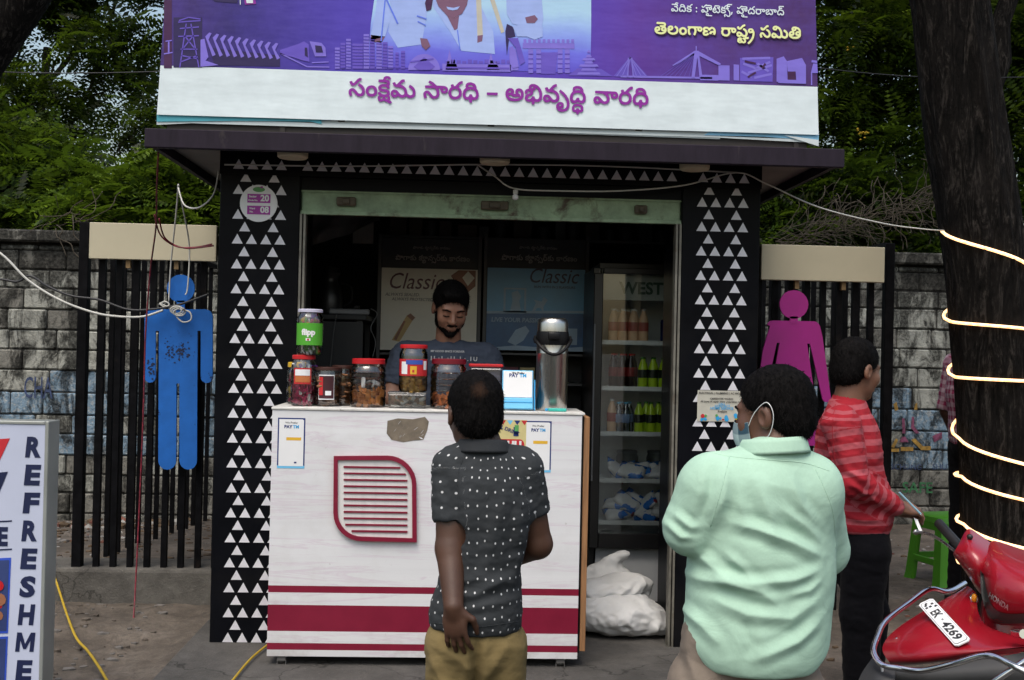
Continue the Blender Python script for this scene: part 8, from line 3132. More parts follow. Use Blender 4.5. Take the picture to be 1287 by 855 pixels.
# --- the man in the dotted shirt, seen from behind ---------------------------------------
Y = 3.5
shL, shR = V3(569, 588, Y), V3(657, 590, Y + 0.02)
elL, wrL = V3(566, 690, Y - 0.05), V3(570, 762, Y - 0.135)
elR, wrR = V3(676, 684, Y + 0.05), V3(614, 712, Y + 0.20)
c1, c2, c3 = V3(611, 640, Y), V3(605, 716, Y), V3(598, 772, Y)
pk = V3(597, 800, Y)
hL, hR = at(572, 815, Y, 0.82), at(625, 815, Y + 0.01, 0.82)
kL, kR = at(566, 900, Y + 0.02, 0.46), at(627, 900, Y + 0.03, 0.46)
aL, aR = at(560, 900, Y - 0.02, 0.085), at(634, 900, Y, 0.085)
xz = lambda px, py, dy=-0.11: V3(px, py, Y + dy)
st = [([xz(560, 600), xz(574, 650), xz(580, 700)], 0.020, -0.008), ([xz(650, 640), xz(656, 690), xz(645, 735)], 0.018, 0.008), ([xz(560, 735), xz(600, 728), xz(652, 738)], 0.020, 0.008),
      ([xz(556, 752), xz(596, 748), xz(648, 722)], 0.016, 0.009), ([xz(565, 770), xz(610, 760), xz(650, 756)], 0.014, 0.006), ([xz(548, 768), xz(578, 776), xz(612, 782)], 0.014, 0.006), ([xz(590, 600), xz(585, 660), xz(592, 715)], 0.02, 0.006), ([xz(640, 612), xz(622, 665), xz(612, 720)], 0.024, 0.006)]
ts = [([xz(560, 815), xz(590, 840), xz(600, 880)], 0.02, 0.008), ([xz(640, 810), xz(612, 850), xz(602, 900)], 0.02, 0.010), ([xz(600, 800), xz(598, 840), xz(598, 900)], 0.016, -0.02), ([xz(540, 830), xz(560, 870)], 0.018, 0.008)]
person('slim man in dotted charcoal polo, back turned, hand at his khaki pocket', (P(598, 800, Y).x, Y, 0.0), (V3(597, 521, Y + 0.02), 14, -4, 0, 1.06), V3(607, 566, Y),
       (shL, shR), [(shL, elL, wrL, 0.054, 0.045, 0.030, (0.60, 0, 0.012)), (shR, elR, wrR, 0.054, 0.045, 0.030, (0.52, 0, 0.012))],
       [(hL, kL, aL, aL + Vector((-0.02, 0.16, -0.05))), (hR, kR, aR, aR + Vector((0.02, 0.16, -0.05)))],
       [('c', shL, shR, 0.05, 0.05), ('e', c1, (0.125, 0.09, 0.17)), ('e', c2, (0.105, 0.085, 0.14)), ('e', pk, (0.12, 0.09, 0.11))],
       [('c', shL + Vector((0.02, 0, 0.012)), shR + Vector((-0.02, 0, 0.012)), 0.060, 0.060, 0.05), ('c', V3(607, 574, Y), V3(609, 600, Y), 0.064, 0.085, 0.05), ('e', c1, (0.150, 0.112, 0.19), None, 0.05), ('e', c2, (0.124, 0.104, 0.15), None, 0.06), ('e', c3, (0.146, 0.122, 0.14), None, 0.06)],
       [('e', pk + Vector((0, 0, -0.02)), (0.138, 0.112, 0.12)), ('c', hL, kL, 0.094, 0.072, 0.03), ('c', kL, aL, 0.072, 0.06), ('c', hR, kR, 0.094, 0.072, 0.03), ('c', kR, aR, 0.072, 0.06)],
       SK1, cloth_mat('dotted_charcoal_jersey', (0.040, 0.044, 0.048), 'dots', (0.62, 0.63, 0.64)), cloth_mat('khaki_twill', (0.20, 0.150, 0.068)),
       [(wrL, (0.10, -0.02, -1), (0.3, 0.9, 0), (1, -0.3, 0), 20), (wrR, (-1, -0.42, 0.0), (0, -1, 0), (0, 0, 1), 18)],
       hair_mat('thinning_black_hair', thin=(tuple(V3(603, 488, Y - 0.10) - Vector((P(598, 800, Y).x, Y, 0.0))), 0.036, (0.05, 0.026, 0.016))),
       seam=[[(586, 566), (575, 600), (578, 640)], [(636, 566), (655, 600), (656, 640)], [(545, 783), (600, 788), (652, 781)]], hem=[(V3(598, 790, Y), (-0.03, 0, -1))], strokes=st, tstrokes=ts, wrinkle=0.0025, collar=(V3(607, 564, Y), 0.070, 0.068, 0.032, 0.012, 0, cloth_mat('charcoal_collar', (0.036, 0.039, 0.043))))

# --- the heavy man in the mint green shirt -------------------------------------------------
Y = 2.98
shL, shR = V3(893, 618, Y), V3(1012, 622, Y + 0.02)
elL, wrL = V3(872, 662, Y + 0.02), V3(905, 672, Y + 0.26)
elR, wrR = V3(1031, 690, Y + 0.12), V3(1000, 690, Y + 0.33)
pk = V3(940, 800, Y + 0.04)
hL, hR = at(890, 830, Y + 0.04, 0.84), at(985, 830, Y + 0.04, 0.84)
kL, kR = at(885, 850, Y + 0.05, 0.46), at(990, 850, Y + 0.05, 0.46)
aL, aR = at(880, 850, Y + 0.02, 0.085), at(995, 850, Y + 0.02, 0.085)
xz = lambda px, py, dy=-0.17: V3(px, py, Y + dy)
st = [([xz(925, 662), xz(960, 670), xz(1000, 685), xz(1046, 708)], 0.016, 0.020), ([xz(905, 735), xz(950, 738), xz(1005, 733), xz(1045, 722)], 0.015, 0.015), ([xz(885, 700), xz(905, 722), xz(930, 738)], 0.016, 0.012),
      ([xz(880, 742), xz(925, 740), xz(965, 750), xz(985, 768)], 0.018, 0.020), ([xz(900, 760), xz(945, 778), xz(1000, 782), xz(1040, 760)], 0.018, 0.014), ([xz(985, 640), xz(1020, 665), xz(1045, 690)], 0.013, 0.010),
      ([xz(958, 610), xz(974, 650), xz(980, 690)], 0.020, 0.010), ([xz(925, 590), xz(918, 630), xz(902, 668)], 0.018, 0.016), ([xz(906, 585), xz(899, 625), xz(890, 662)], 0.012, -0.009), ([xz(890, 668), xz(908, 650), xz(915, 620)], 0.015, -0.006),
      ([xz(860, 655), xz(880, 672), xz(892, 668)], 0.012, 0.012), ([xz(850, 668), xz(868, 685), xz(886, 684)], 0.010, 0.010), ([xz(865, 780), xz(895, 800), xz(915, 822)], 0.016, 0.012), ([xz(955, 835), xz(1010, 812), xz(1045, 788)], 0.016, 0.014),
      ([xz(920, 700), xz(940, 720), xz(955, 738)], 0.012, 0.008), ([xz(1000, 752), xz(1025, 748), xz(1045, 735)], 0.012, 0.010), ([xz(1000, 600), xz(1015, 640), xz(1040, 668)], 0.015, 0.010), ([xz(940, 785), xz(950, 815), xz(945, 838)], 0.018, -0.009),
      ([xz(870, 560), xz(905, 572), xz(940, 577)], 0.008, 0.004), ([xz(940, 577), xz(985, 578), xz(1020, 585)], 0.008, 0.004), ([xz(935, 600), xz(938, 640), xz(950, 670)], 0.016, 0.007)]


def mask(t, M, s):
    """striped cloth face mask with an ear loop"""
    q = lambda *p: M @ Vector(p)
    mb = MB()
    g = []
    for j in range(9):
        v = j / 8
        row_ = []
        for i in range(13):
            a = R_(-78 + 156 * i / 12)
            z_ = -0.008 - 0.098 * v
            bulge = 0.012 * math.cos(a) ** 2 * math.sin(math.pi * min(1, v * 1.1)) + 0.006
            rx_, ry_ = 0.064 - 0.012 * v ** 2, 0.078 - 0.014 * v ** 2
            row_.append(q((rx_ + bulge) * math.sin(a), 0.028 + (ry_ + bulge) * math.cos(a), z_ + 0.006 * math.cos(3 * a)))
        g.append(row_)
    mb.rings(g, (False, False), close=False)
    me = mb.build('face_mask', M_mask, t, smooth=True, fix=False)
    a_ = me.data.attributes.new('pat', 'FLOAT_VECTOR', 'POINT')
    a_.data.foreach_set('vector', np.array([[0.012 * i, 0.0105 * j, 0] for j in range(9) for i in range(13)], np.float32).ravel())
    for e_ in (-1, 1):
        mb = MB()
        mb.tube(spline([q(e_ * 0.070, 0.045, -0.022), q(e_ * 0.080, 0.018, 0.012), q(e_ * 0.086, -0.02, 0.034), q(e_ * 0.080, -0.032, 0.0), q(e_ * 0.072, -0.01, -0.05), q(e_ * 0.064, 0.04, -0.082)], 5), 0.0012, 6)
        mb.build('ear_loop', M_card, me, smooth=True)


M_mask = cloth_mat('striped_mask_cloth', (0.40, 0.50, 0.52), 'check', (0.02, 0.06, 0.10))
person('heavy man in wrinkled mint green shirt and striped face mask, seen from behind', (P(940, 800, Y).x, Y, 0.0), (V3(974, 522, Y + 0.03), 50, -8, 0, 1.04), V3(972, 575, Y),
       (shL, shR), [(shL, elL, wrL, 0.080, 0.070, 0.03, (1, 0.45, 0.012)), (shR, elR, wrR, 0.085, 0.066, 0.03, (1, 0.75, 0.012))],
       [(hL, kL, aL, aL + Vector((-0.02, 0.16, -0.05))), (hR, kR, aR, aR + Vector((0.02, 0.16, -0.05)))],
       [('c', V3(905, 615, Y + 0.02), V3(1005, 618, Y + 0.03), 0.06, 0.06), ('e', V3(960, 650, Y + 0.05), (0.16, 0.12, 0.17)), ('e', V3(955, 720, Y + 0.05), (0.16, 0.13, 0.15)), ('e', pk, (0.15, 0.12, 0.11))],
       [('c', V3(897, 612, Y), V3(1014, 614, Y + 0.01), 0.094, 0.098, 0.06), ('c', V3(972, 578, Y), V3(965, 605, Y), 0.078, 0.112, 0.05), ('e', V3(958, 665, Y + 0.03), (0.195, 0.150, 0.21), None, 0.06), ('e', V3(955, 735, Y + 0.04), (0.200, 0.168, 0.18), None, 0.07),
        ('e', V3(950, 800, Y + 0.035), (0.196, 0.165, 0.17), None, 0.06)],
       [('e', pk + Vector((0, 0, -0.01)), (0.182, 0.145, 0.13)), ('c', hL, kL, 0.112, 0.085, 0.03), ('c', kL, aL, 0.085, 0.07), ('c', hR, kR, 0.112, 0.085, 0.03), ('c', kR, aR, 0.085, 0.07)],
       SK3, cloth_mat('mint_green_cotton', (0.41, 0.61, 0.48), crumple=7.0), cloth_mat('taupe_twill', (0.20, 0.165, 0.135)),
       [(wrL, (0.4, 1, 0.2), (0, 0, 1), (1, 0, 0), 30), (wrR, (-0.5, 1, 0.1), (0, 0, 1), (-1, 0, 0), 30)],
       ak=(0.014, 0.012), seam=[[(880, 566), (920, 574), (965, 578), (1010, 582), (1042, 592)], [(917, 573), (908, 610), (893, 662)], [(1024, 588), (1046, 640), (1050, 690)]], h=0.0045, hem=[(V3(940, 840, Y), (0, 0, -1)), (V3(1042, 815, Y), (0.62, 0, -0.78)), (V3(863, 812, Y), (-0.72, 0, -0.70))], strokes=st,
       tstrokes=[([xz(860, 812), xz(850, 830), xz(856, 850)], 0.010, -0.012), ([xz(880, 830), xz(890, 880)], 0.015, 0.01)], wrinkle=0.001, sh_noise=(5, 5, 8), fk=0.66,
       collar=(V3(972, 563, Y + 0.005), 0.078, 0.080, 0.034, 0.02, 40), extra=mask)

# --- the man in the red striped shirt, side on ---------------------------------------------
Y = 4.45
Zs = 0.134
shR, shL = V3(1058, 535, Y - 0.16), V3(1066, 535, Y + 0.16)
elR, wrR = V3(1072, 606, Y - 0.20), V3(1128, 638, Y - 0.12)
elL, wrL = V3(1080, 610, Y + 0.20), V3(1120, 640, Y + 0.05)
pk = V3(1078, 672, Y)
hR, hL = Vector((pk.x, Y - 0.09, 0.98)), Vector((pk.x, Y + 0.09, 0.98))
kR, kL = V3(1082, 770, Y - 0.09), V3(1092, 770, Y + 0.09)
aR, aL = Vector((P(1075, 800, Y).x, Y - 0.09, Zs + 0.09)), Vector((P(1098, 800, Y).x, Y + 0.09, Zs + 0.09))
xz = lambda px, py, dy=-0.2: V3(px, py, Y + dy)
st = [([xz(1048, 520), xz(1046, 560), xz(1052, 600)], 0.014, -0.010), ([xz(1060, 588), xz(1074, 600), xz(1084, 602)], 0.012, 0.010), ([xz(1062, 606), xz(1080, 618), xz(1098, 620)], 0.010, 0.008), ([xz(1090, 622), xz(1102, 632)], 0.009, 0.007),
      ([xz(1028, 560), xz(1040, 590), xz(1044, 630)], 0.016, 0.009), ([xz(1085, 560), xz(1095, 600), xz(1105, 640)], 0.014, 0.008), ([xz(1060, 650), xz(1090, 655), xz(1115, 655)], 0.012, 0.008), ([xz(1030, 540), xz(1044, 530), xz(1058, 512)], 0.010, 0.004)]
person('man in red and pink striped shirt standing side on, holding pen and slip', (pk.x, Y, Zs), (V3(1075, 466, Y), -66, -10, 0, 1.02), V3(1066, 510, Y),
       (shL, shR), [(shR, elR, wrR, 0.058, 0.046, 0.029, (1, 0.93, 0.012)), (shL, elL, wrL, 0.058, 0.046, 0.029, (1, 0.93, 0.012))],
       [(hR, kR, aR, aR + Vector((0.15, 0.03, -0.05))), (hL, kL, aL, aL + Vector((0.15, 0.05, -0.05)))],
       [('c', shL, shR, 0.055, 0.055), ('e', V3(1068, 580, Y), (0.11, 0.15, 0.17)), ('e', V3(1075, 640, Y), (0.12, 0.14, 0.14)), ('e', pk, (0.11, 0.13, 0.1))],
       [('c', shL + Vector((0, -0.02, 0.01)), shR + Vector((0, 0.02, 0.01)), 0.066, 0.066, 0.05), ('c', V3(1065, 512, Y), V3(1064, 540, Y), 0.072, 0.095, 0.05), ('e', V3(1066, 572, Y), (0.128, 0.165, 0.19), None, 0.06), ('e', V3(1074, 628, Y), (0.142, 0.165, 0.15), None, 0.06), ('e', V3(1076, 652, Y), (0.128, 0.155, 0.12), None, 0.06)],
       [('e', pk, (0.118, 0.142, 0.12)), ('c', hR, kR, 0.098, 0.076, 0.03), ('c', kR, aR, 0.076, 0.064), ('c', hL, kL, 0.098, 0.076, 0.03), ('c', kL, aL, 0.076, 0.064)],
       SK2, cloth_mat('red_striped_cotton', crumple=6.0, col=(0.30, 0.020, 0.030), kind='stripes', col2=(0.42, 0.10, 0.12)), cloth_mat('black_trouser', (0.004, 0.004, 0.0055), rough=0.8),
       [(wrR, (1, 0.25, -0.10), (0.1, 0.6, -1), (0, 0.8, 0.5), 38), (wrL, (1, -0.45, -0.05), (0, -0.6, -0.5), (0, -0.3, 1), 38)],
       seam=[[(1050, 508), (1046, 540), (1050, 585)], [(1030, 528), (1040, 526), (1047, 520)]], hem=[(V3(1078, 667, Y), (-0.04, 0, -1))], strokes=st, wrinkle=0.003, collar=(V3(1066, 513, Y), 0.068, 0.070, 0.034, 0.03, -66))
pn, pm_ = wrR + Vector((0.085, -0.02, 0.035)), None
t = thing('pen', 'slim pale blue pen in the striped man hand', 'pen', pn)
mb = MB()
mb.tube([V3(1130, 619, Y - 0.16), V3(1157, 646, Y - 0.16)], 0.0042, 8)
mb.build('pen_barrel', mat('pale_blue_plastic', (0.25, 0.45, 0.55), 0.4), t, smooth=40)
mb = MB()
mb.tube([V3(1157, 646, Y - 0.16), V3(1159, 648, Y - 0.16)], [0.0035, 0.001], 8)
mb.build('pen_tip', M_chrome, t)
mb = MB()
a_, b_ = V3(1148, 650, Y - 0.13), V3(1156, 668, Y - 0.15)
g = [[mb.bm.verts.new((a_.x + (b_.x - a_.x) * u + 0.012 * v, a_.y + 0.012 * math.sin(3 * u) - 0.03 * v, a_.z + (b_.z - a_.z) * v - 0.01 * u)) for u in (0, 0.35, 0.7, 1)] for v in (0, 0.3, 0.6, 1)]
for j in range(3):
    for i in range(3):
        mb.bm.faces.new((g[j][i], g[j][i + 1], g[j + 1][i + 1], g[j + 1][i]))
tag(mb.build('paper_slip', M_card, None, smooth=True, fix=False), 'white paper slip hanging from the striped man fingers', 'paper')

# --- the shopkeeper behind the counter -------------------------------------------------------
Y = 5.5
shL, shR = V3(508, 449, Y), V3(612, 451, Y)          # image left / right
elA, wrA = V3(491, 500, Y - 0.05), V3(520, 522, Y - 0.20)
elB, wrB = V3(630, 505, Y - 0.05), V3(600, 520, Y - 0.22)
Zf = Z0 + 0.006
pk = Vector((P(562, 560, Y).x, Y + 0.02, Zf + 0.92))
hA, hB = pk + Vector((-0.09, 0, -0.04)), pk + Vector((0.09, 0, -0.04))
xz = lambda px, py, dy=-0.12: V3(px, py, Y + dy)
st = [([xz(505, 470), xz(530, 468), xz(550, 455)], 0.018, 0.009), ([xz(520, 490), xz(545, 480), xz(565, 478)], 0.016, 0.007), ([xz(612, 462), xz(600, 480), xz(596, 500)], 0.016, 0.008), ([xz(505, 462), xz(512, 480), xz(514, 500)], 0.014, -0.008)]


def beard(t, M, s):
    q = lambda *p: M @ Vector(p)
    R3 = M.to_3x3().normalized().to_4x4()
    c = np.array(M.translation)
    Bs = SDF(c - 0.15, c + 0.15, 0.004)
    E = lambda cc, r, k=0.008, op='add': Bs.ell(q(*cc), [v * s for v in r], R3, k, op)
    E((0, 0.038, -0.064), (0.0555, 0.0515, 0.043), 0.01)
    E((0, 0.076, -0.092), (0.026, 0.021, 0.019), 0.015)
    for e_ in (-1, 1):
        E((e_ * 0.057, 0.024, -0.034), (0.013, 0.030, 0.046), 0.012)
    E((0, 0.085, -0.006), (0.050, 0.050, 0.036), 0.006, 'sub')
    E((0, 0.105, -0.057), (0.022, 0.030, 0.0105), 0.004, 'sub')
    Bs.cone(q(-0.022, 0.092, -0.046), q(0, 0.0985, -0.041), 0.0045 * s, 0.006 * s, 0.003)
    Bs.cone(q(0.022, 0.092, -0.046), q(0, 0.0985, -0.041), 0.0045 * s, 0.006 * s, 0.003)
    BV, BF = Bs.mesh()
    BV = BV + vnormals(BV, BF) * (vnoise(BV, (90, 90, 70), 2, 2) * 0.0018)[:, None]
    BV, BF = strands(BV, BF, 2200, 0.006, 9)
    skin_mesh('beard', BV, BF, M_hair, t)
    # lowered lids: a dark lash line over each eye
    for e_ in (-1, 1):
        mb = MB()
        mb.tube([q(e_ * 0.017, 0.0905, 0.001), q(e_ * 0.031, 0.0945, -0.001), q(e_ * 0.046, 0.0875, 0.001)], 0.0022 * s, 6)
        mb.build('eyelash', M_hair, t, smooth=True)
    mb = MB()
    for txt, x0, x1, y0, yy in (('MY HOOD SINCE FOREVER', 541, 584, 442.5, -0.131), ('I L : I . : I I . L : . I U', 541, 600, 453, -0.131)):
        a_, b_ = P(x0, y0, Y + yy), P(x1, y0 + 1, Y + yy)
        v_, f_, M_ = fit_text(txt, a_.x, b_.x, a_.z, Y + yy, 0.03)
        v_ = [(p_[0], p_[1]) for p_ in v_]
        base_ = len(mb.bm.verts)
        nv = []
        for p_ in v_:
            w_ = M_ @ Vector((p_[0], p_[1], 0))
            hit = SHIRT_BVH.ray_cast(Vector((w_.x, w_.y - 0.5, w_.z)), Vector((0, 1, 0)))
            nv.append(mb.bm.verts.new((w_.x, (hit[0].y - 0.0022) if hit[0] is not None else w_.y, w_.z)))
        for fc in f_:
            try:
                mb.bm.faces.new([nv[i] for i in fc])
            except ValueError:
                pass
    mb.build('shirt_print', mat('pale_shirt_print', (0.36, 0.37, 0.38), 0.8), [o_ for o_ in t.children if o_.name.startswith('shirt')][0], fix=False)


def beard_then(t, M, s):
    from mathutils.bvhtree import BVHTree
    global SHIRT_BVH
    so = [o_ for o_ in t.children if o_.name.startswith('shirt')][0]
    off = ROOT[t.name]
    SHIRT_BVH = BVHTree.FromPolygons([v.co + off for v in so.data.vertices], [tuple(p.vertices) for p in so.data.polygons])
    beard(t, M, s)


person('bearded shopkeeper in slate blue printed T-shirt looking down behind the jars', (pk.x, Y, Zf), (V3(566, 388, Y - 0.05), 191, -26, -2, 1.06), V3(563, 436, Y + 0.01),
       (shL, shR), [(shL, elA, wrA, 0.058, 0.046, 0.03, (0.62, 0, 0.014)), (shR, elB, wrB, 0.058, 0.046, 0.03, (0.68, 0, 0.014))],
       [(hA, hA + Vector((0, -0.02, -0.42)), hA + Vector((0, 0, -0.79)), hA + Vector((-0.02, -0.16, -0.84))), (hB, hB + Vector((0, -0.02, -0.42)), hB + Vector((0, 0, -0.79)), hB + Vector((0.02, -0.16, -0.84)))],
       [('c', shL, shR, 0.055, 0.055), ('e', V3(562, 500, Y), (0.15, 0.10, 0.18)), ('e', V3(562, 560, Y), (0.14, 0.10, 0.16)), ('e', pk, (0.14, 0.1, 0.1))],
       [('c', shL + Vector((0.02, 0, 0.008)), shR + Vector((-0.02, 0, 0.008)), 0.070, 0.070, 0.05), ('c', V3(563, 443, Y), V3(562, 470, Y), 0.074, 0.11, 0.05), ('e', V3(562, 500, Y), (0.19, 0.122, 0.20), None, 0.06), ('e', V3(562, 560, Y), (0.17, 0.12, 0.2), None, 0.06), ('e', pk + Vector((0, 0, 0.02)), (0.17, 0.125, 0.12), None, 0.05)],
       [('e', pk + Vector((0, 0, -0.03)), (0.15, 0.11, 0.11)), ('c', hA, hA + Vector((0, -0.02, -0.42)), 0.09, 0.07, 0.03), ('c', hA + Vector((0, -0.02, -0.42)), hA + Vector((0, 0, -0.8)), 0.07, 0.06), ('c', hB, hB + Vector((0, -0.02, -0.42)), 0.09, 0.07, 0.03), ('c', hB + Vector((0, -0.02, -0.42)), hB + Vector((0, 0, -0.8)), 0.07, 0.06)],
       skin_mat('light_brown_skin', (0.25, 0.125, 0.08)), cloth_mat('slate_blue_jersey', (0.050, 0.062, 0.088)), cloth_mat('dark_trouser', (0.02, 0.02, 0.025)),
       [(wrA, (0.7, -0.6, -0.15), (0, 0, -1), (0, -1, 0), 40), (wrB, (-0.7, -0.6, -0.15), (0, 0, -1), (0, -1, 0), 40)],
       hem=[(pk + Vector((0, 0, -0.02)), (0, 0, -1))], strokes=st, wrinkle=0.004, hair_kind='full', extra=beard_then)

# --- the person half hidden behind the trunk ---------------------------------------------------
Y = 6.35
x0_ = P(1216, 560, Y).x
B = lambda dx, dy, z: Vector((x0_ + dx, Y + dy, z))
zz = land(x0_, Y)
shL, shR = B(-0.0, 0.17, zz + 1.38), B(0.0, -0.17, zz + 1.38)
elR, wrR = B(-0.055, -0.21, zz + 1.10), B(0.02, -0.24, zz + 0.88)
elL, wrL = B(-0.03, 0.21, zz + 1.10), B(0.06, 0.22, zz + 0.87)
legs = []
for dy in (-0.09, 0.09):
    legs.append((B(0.02, dy, zz + 0.9), B(0.02, dy, zz + 0.48), B(0.0, dy, zz + 0.085), B(0.16, dy, zz + 0.035)))
person('person in magenta checked shirt half hidden behind the rope-lit trunk', (x0_, Y, zz), (B(0.04, 0, zz + 1.60), -90, 0, 0, 1.0), B(0.0, 0, zz + 1.44),
       (shL, shR), [(shR, elR, wrR, 0.052, 0.042, 0.027, (0.92, 0, 0.016)), (shL, elL, wrL, 0.052, 0.042, 0.027, (0.92, 0, 0.016))], legs,
       [('c', shL, shR, 0.05, 0.05), ('e', B(0.0, 0, zz + 1.22), (0.10, 0.14, 0.18)), ('e', B(0.02, 0, zz + 0.98), (0.10, 0.13, 0.15))],
       [('c', shL, shR, 0.06, 0.06, 0.05), ('c', B(0, 0, zz + 1.45), B(0, 0, zz + 1.38), 0.07, 0.09, 0.05), ('e', B(0.0, 0, zz + 1.22), (0.118, 0.155, 0.19), None, 0.06), ('e', B(0.02, 0, zz + 1.0), (0.12, 0.15, 0.16), None, 0.06)],
       [('e', B(0.02, 0, zz + 0.92), (0.11, 0.13, 0.11)), ('c', legs[0][0], legs[0][1], 0.09, 0.07), ('c', legs[0][1], legs[0][2], 0.07, 0.06), ('c', legs[1][0], legs[1][1], 0.09, 0.07), ('c', legs[1][1], legs[1][2], 0.07, 0.06)],
       SK1, cloth_mat('magenta_check_cotton', (0.55, 0.40, 0.46), 'check', (0.26, 0.012, 0.07)), cloth_mat('charcoal_trouser', (0.010, 0.010, 0.012)),
       [(wrR, (0.1, 0, -1), (1, 0, 0), (1, -0.3, 0), 20), (wrL, (0.1, 0, -1), (1, 0, 0), (1, 0.3, 0), 20)], hem=[(B(0, 0, zz + 0.86), (0, 0, -1))], h=0.007)
# ------------------------------------------------------------------ scooter
M_sred = mat('scooter_red', (0.27, 0.005, 0.014), 0.3, var=0.10, vscale=5, coat=0.4, col2=(0.24, 0.05, 0.05), c2=(0.66, 0.85))
M_sgrey = mat('scooter_dark_plastic', (0.035, 0.036, 0.038), 0.5, var=0.2)
M_sblack = mat('scooter_black_plastic', (0.012, 0.012, 0.012), 0.45, var=0.2)
ZS = 0.134
scooter = thing('scooter', 'red scooter with chrome crash guard parked beside the mint shirted man', 'scooter', (1.75, 3.6, ZS))


def patch(rows, n, thick, name, m, parent, mats=None):
    """smooth shell through rows of measured points (px, py, depth)"""
    R1 = [spline([P(*p) for p in r], n) for r in rows]
    cols = [spline([r[i] for r in R1], n) for i in range(len(R1[0]))]
    mb = MB()
    v = [[mb.bm.verts.new(c[j]) for c in cols] for j in range(len(cols[0]))]
    fs = [mb.bm.faces.new((v[j][i], v[j][i + 1], v[j + 1][i + 1], v[j + 1][i])) for j in range(len(v) - 1) for i in range(len(v[0]) - 1)]
    bmesh.ops.recalc_face_normals(mb.bm, faces=mb.bm.faces)
    mb.bm.normal_update()
    if sum(f.normal.dot(f.calc_center_median() - Vector(CAM)) for f in mb.bm.faces) > 0:
        bmesh.ops.reverse_faces(mb.bm, faces=mb.bm.faces)
    bmesh.ops.solidify(mb.bm, geom=list(mb.bm.faces), thickness=thick)
    return mb.build(name, m, parent, smooth=50)


def rod(pts, r, name, m, parent, n=6):
    mb = MB()
    mb.tube(spline([P(*p) for p in pts], n), r, 10)
    return mb.build(name, m, parent, smooth=40)


apron = patch([[(1209, 741, 3.76), (1217, 737, 3.72), (1226, 745, 3.66)], [(1166, 765, 3.70), (1196, 763, 3.60), (1238, 785, 3.48)], [(1125, 792, 3.62), (1180, 788, 3.46), (1300, 806, 3.30)],
               [(1109, 814, 3.56), (1165, 817, 3.38), (1300, 811, 3.22)], [(1118, 833, 3.50), (1168, 831, 3.37), (1300, 812, 3.22)], [(1124, 838, 3.56), (1175, 834, 3.42), (1300, 817, 3.27)]], 5, 0.006, 'apron', M_sred, scooter)
for px, py, d in ((1128, 803, 3.545), (1142, 819, 3.455)):
    mb = MB()
    mb.ball(P(px, py, d), 0.007, 10, (1, 1, 0.7))
    mb.build('bolt', M_chrome, apron, smooth=True)
# number plate
c4 = [P(1167, 750, 3.615), P(1215, 802, 3.335), P(1202, 814, 3.325), P(1154, 761, 3.60)]
ux, uy = (c4[1] - c4[0]), (c4[0] - c4[3])
Lp, Hp = ux.length, (c4[0] - c4[3]).length
Mp = frame((c4[2] + c4[3]) / 2 - ux.normalized() * Lp / 2, ux, uy)
if (Mp.to_3x3() @ Vector((0, 0, 1))).dot(c4[0] - Vector(CAM)) > 0:
    Mp = Mp @ Matrix.Diagonal((1, 1, -1, 1))
mb = MB()
e = 0.008
rp = [(e, 0), (Lp - e, 0), (Lp, e), (Lp, Hp - e), (Lp - e, Hp), (e, Hp), (0, Hp - e), (0, e)]
mb.prism(rp, 0.004, Mp)
mb.mi = 2
mb.mesh2d(([(p_[0] * 0.95 + Lp * 0.025, p_[1] * 0.86 + Hp * 0.07) for p_ in rp], [tuple(range(8))]), Mp @ Matrix.Translation((0, 0, 0.0046)))
mb.mi = 0
mb.mesh2d(([(p_[0] * 0.935 + Lp * 0.0325, p_[1] * 0.82 + Hp * 0.09) for p_ in rp], [tuple(range(8))]), Mp @ Matrix.Translation((0, 0, 0.0050)))
mb.mi = 1
for s_, u0, u1, v0, bold in (('EK', 0.25, 0.40, 0.22, 0.03), ('4269', 0.53, 0.91, 0.22, 0.03), ('w', 0.45, 0.49, 0.45, 0.0)):
    vs, fs = text(s_, 1.0, bold)
    q0, q1 = min(p_[0] for p_ in vs), max(p_[0] for p_ in vs)
    h0 = max(p_[1] for p_ in vs)
    kx, ky = Lp * (u1 - u0) / (q1 - q0), Hp * (0.58 if bold else 0.15) / h0
    mb.mesh2d(([((p_[0] - q0) * kx + Lp * u0, p_[1] * ky + Hp * v0) for p_ in vs], fs), Mp @ Matrix.Translation((0, 0, 0.0056)))
for u, v in ((0.06, 0.3), (0.1, 0.62), (0.14, 0.4), (0.09, 0.2), (0.17, 0.7), (0.14, 0.16)):
    mb.mesh2d(([(Lp * u, Hp * v), (Lp * (u + 0.03), Hp * (v + 0.03)), (Lp * (u + 0.025), Hp * (v + 0.2)), (Lp * (u - 0.01), Hp * (v + 0.16))], [(0, 1, 2, 3)]), Mp @ Matrix.Translation((0, 0, 0.0056)))
mb.build('number_plate', [M_card, M_blk, M_sgrey], scooter, fix=False)
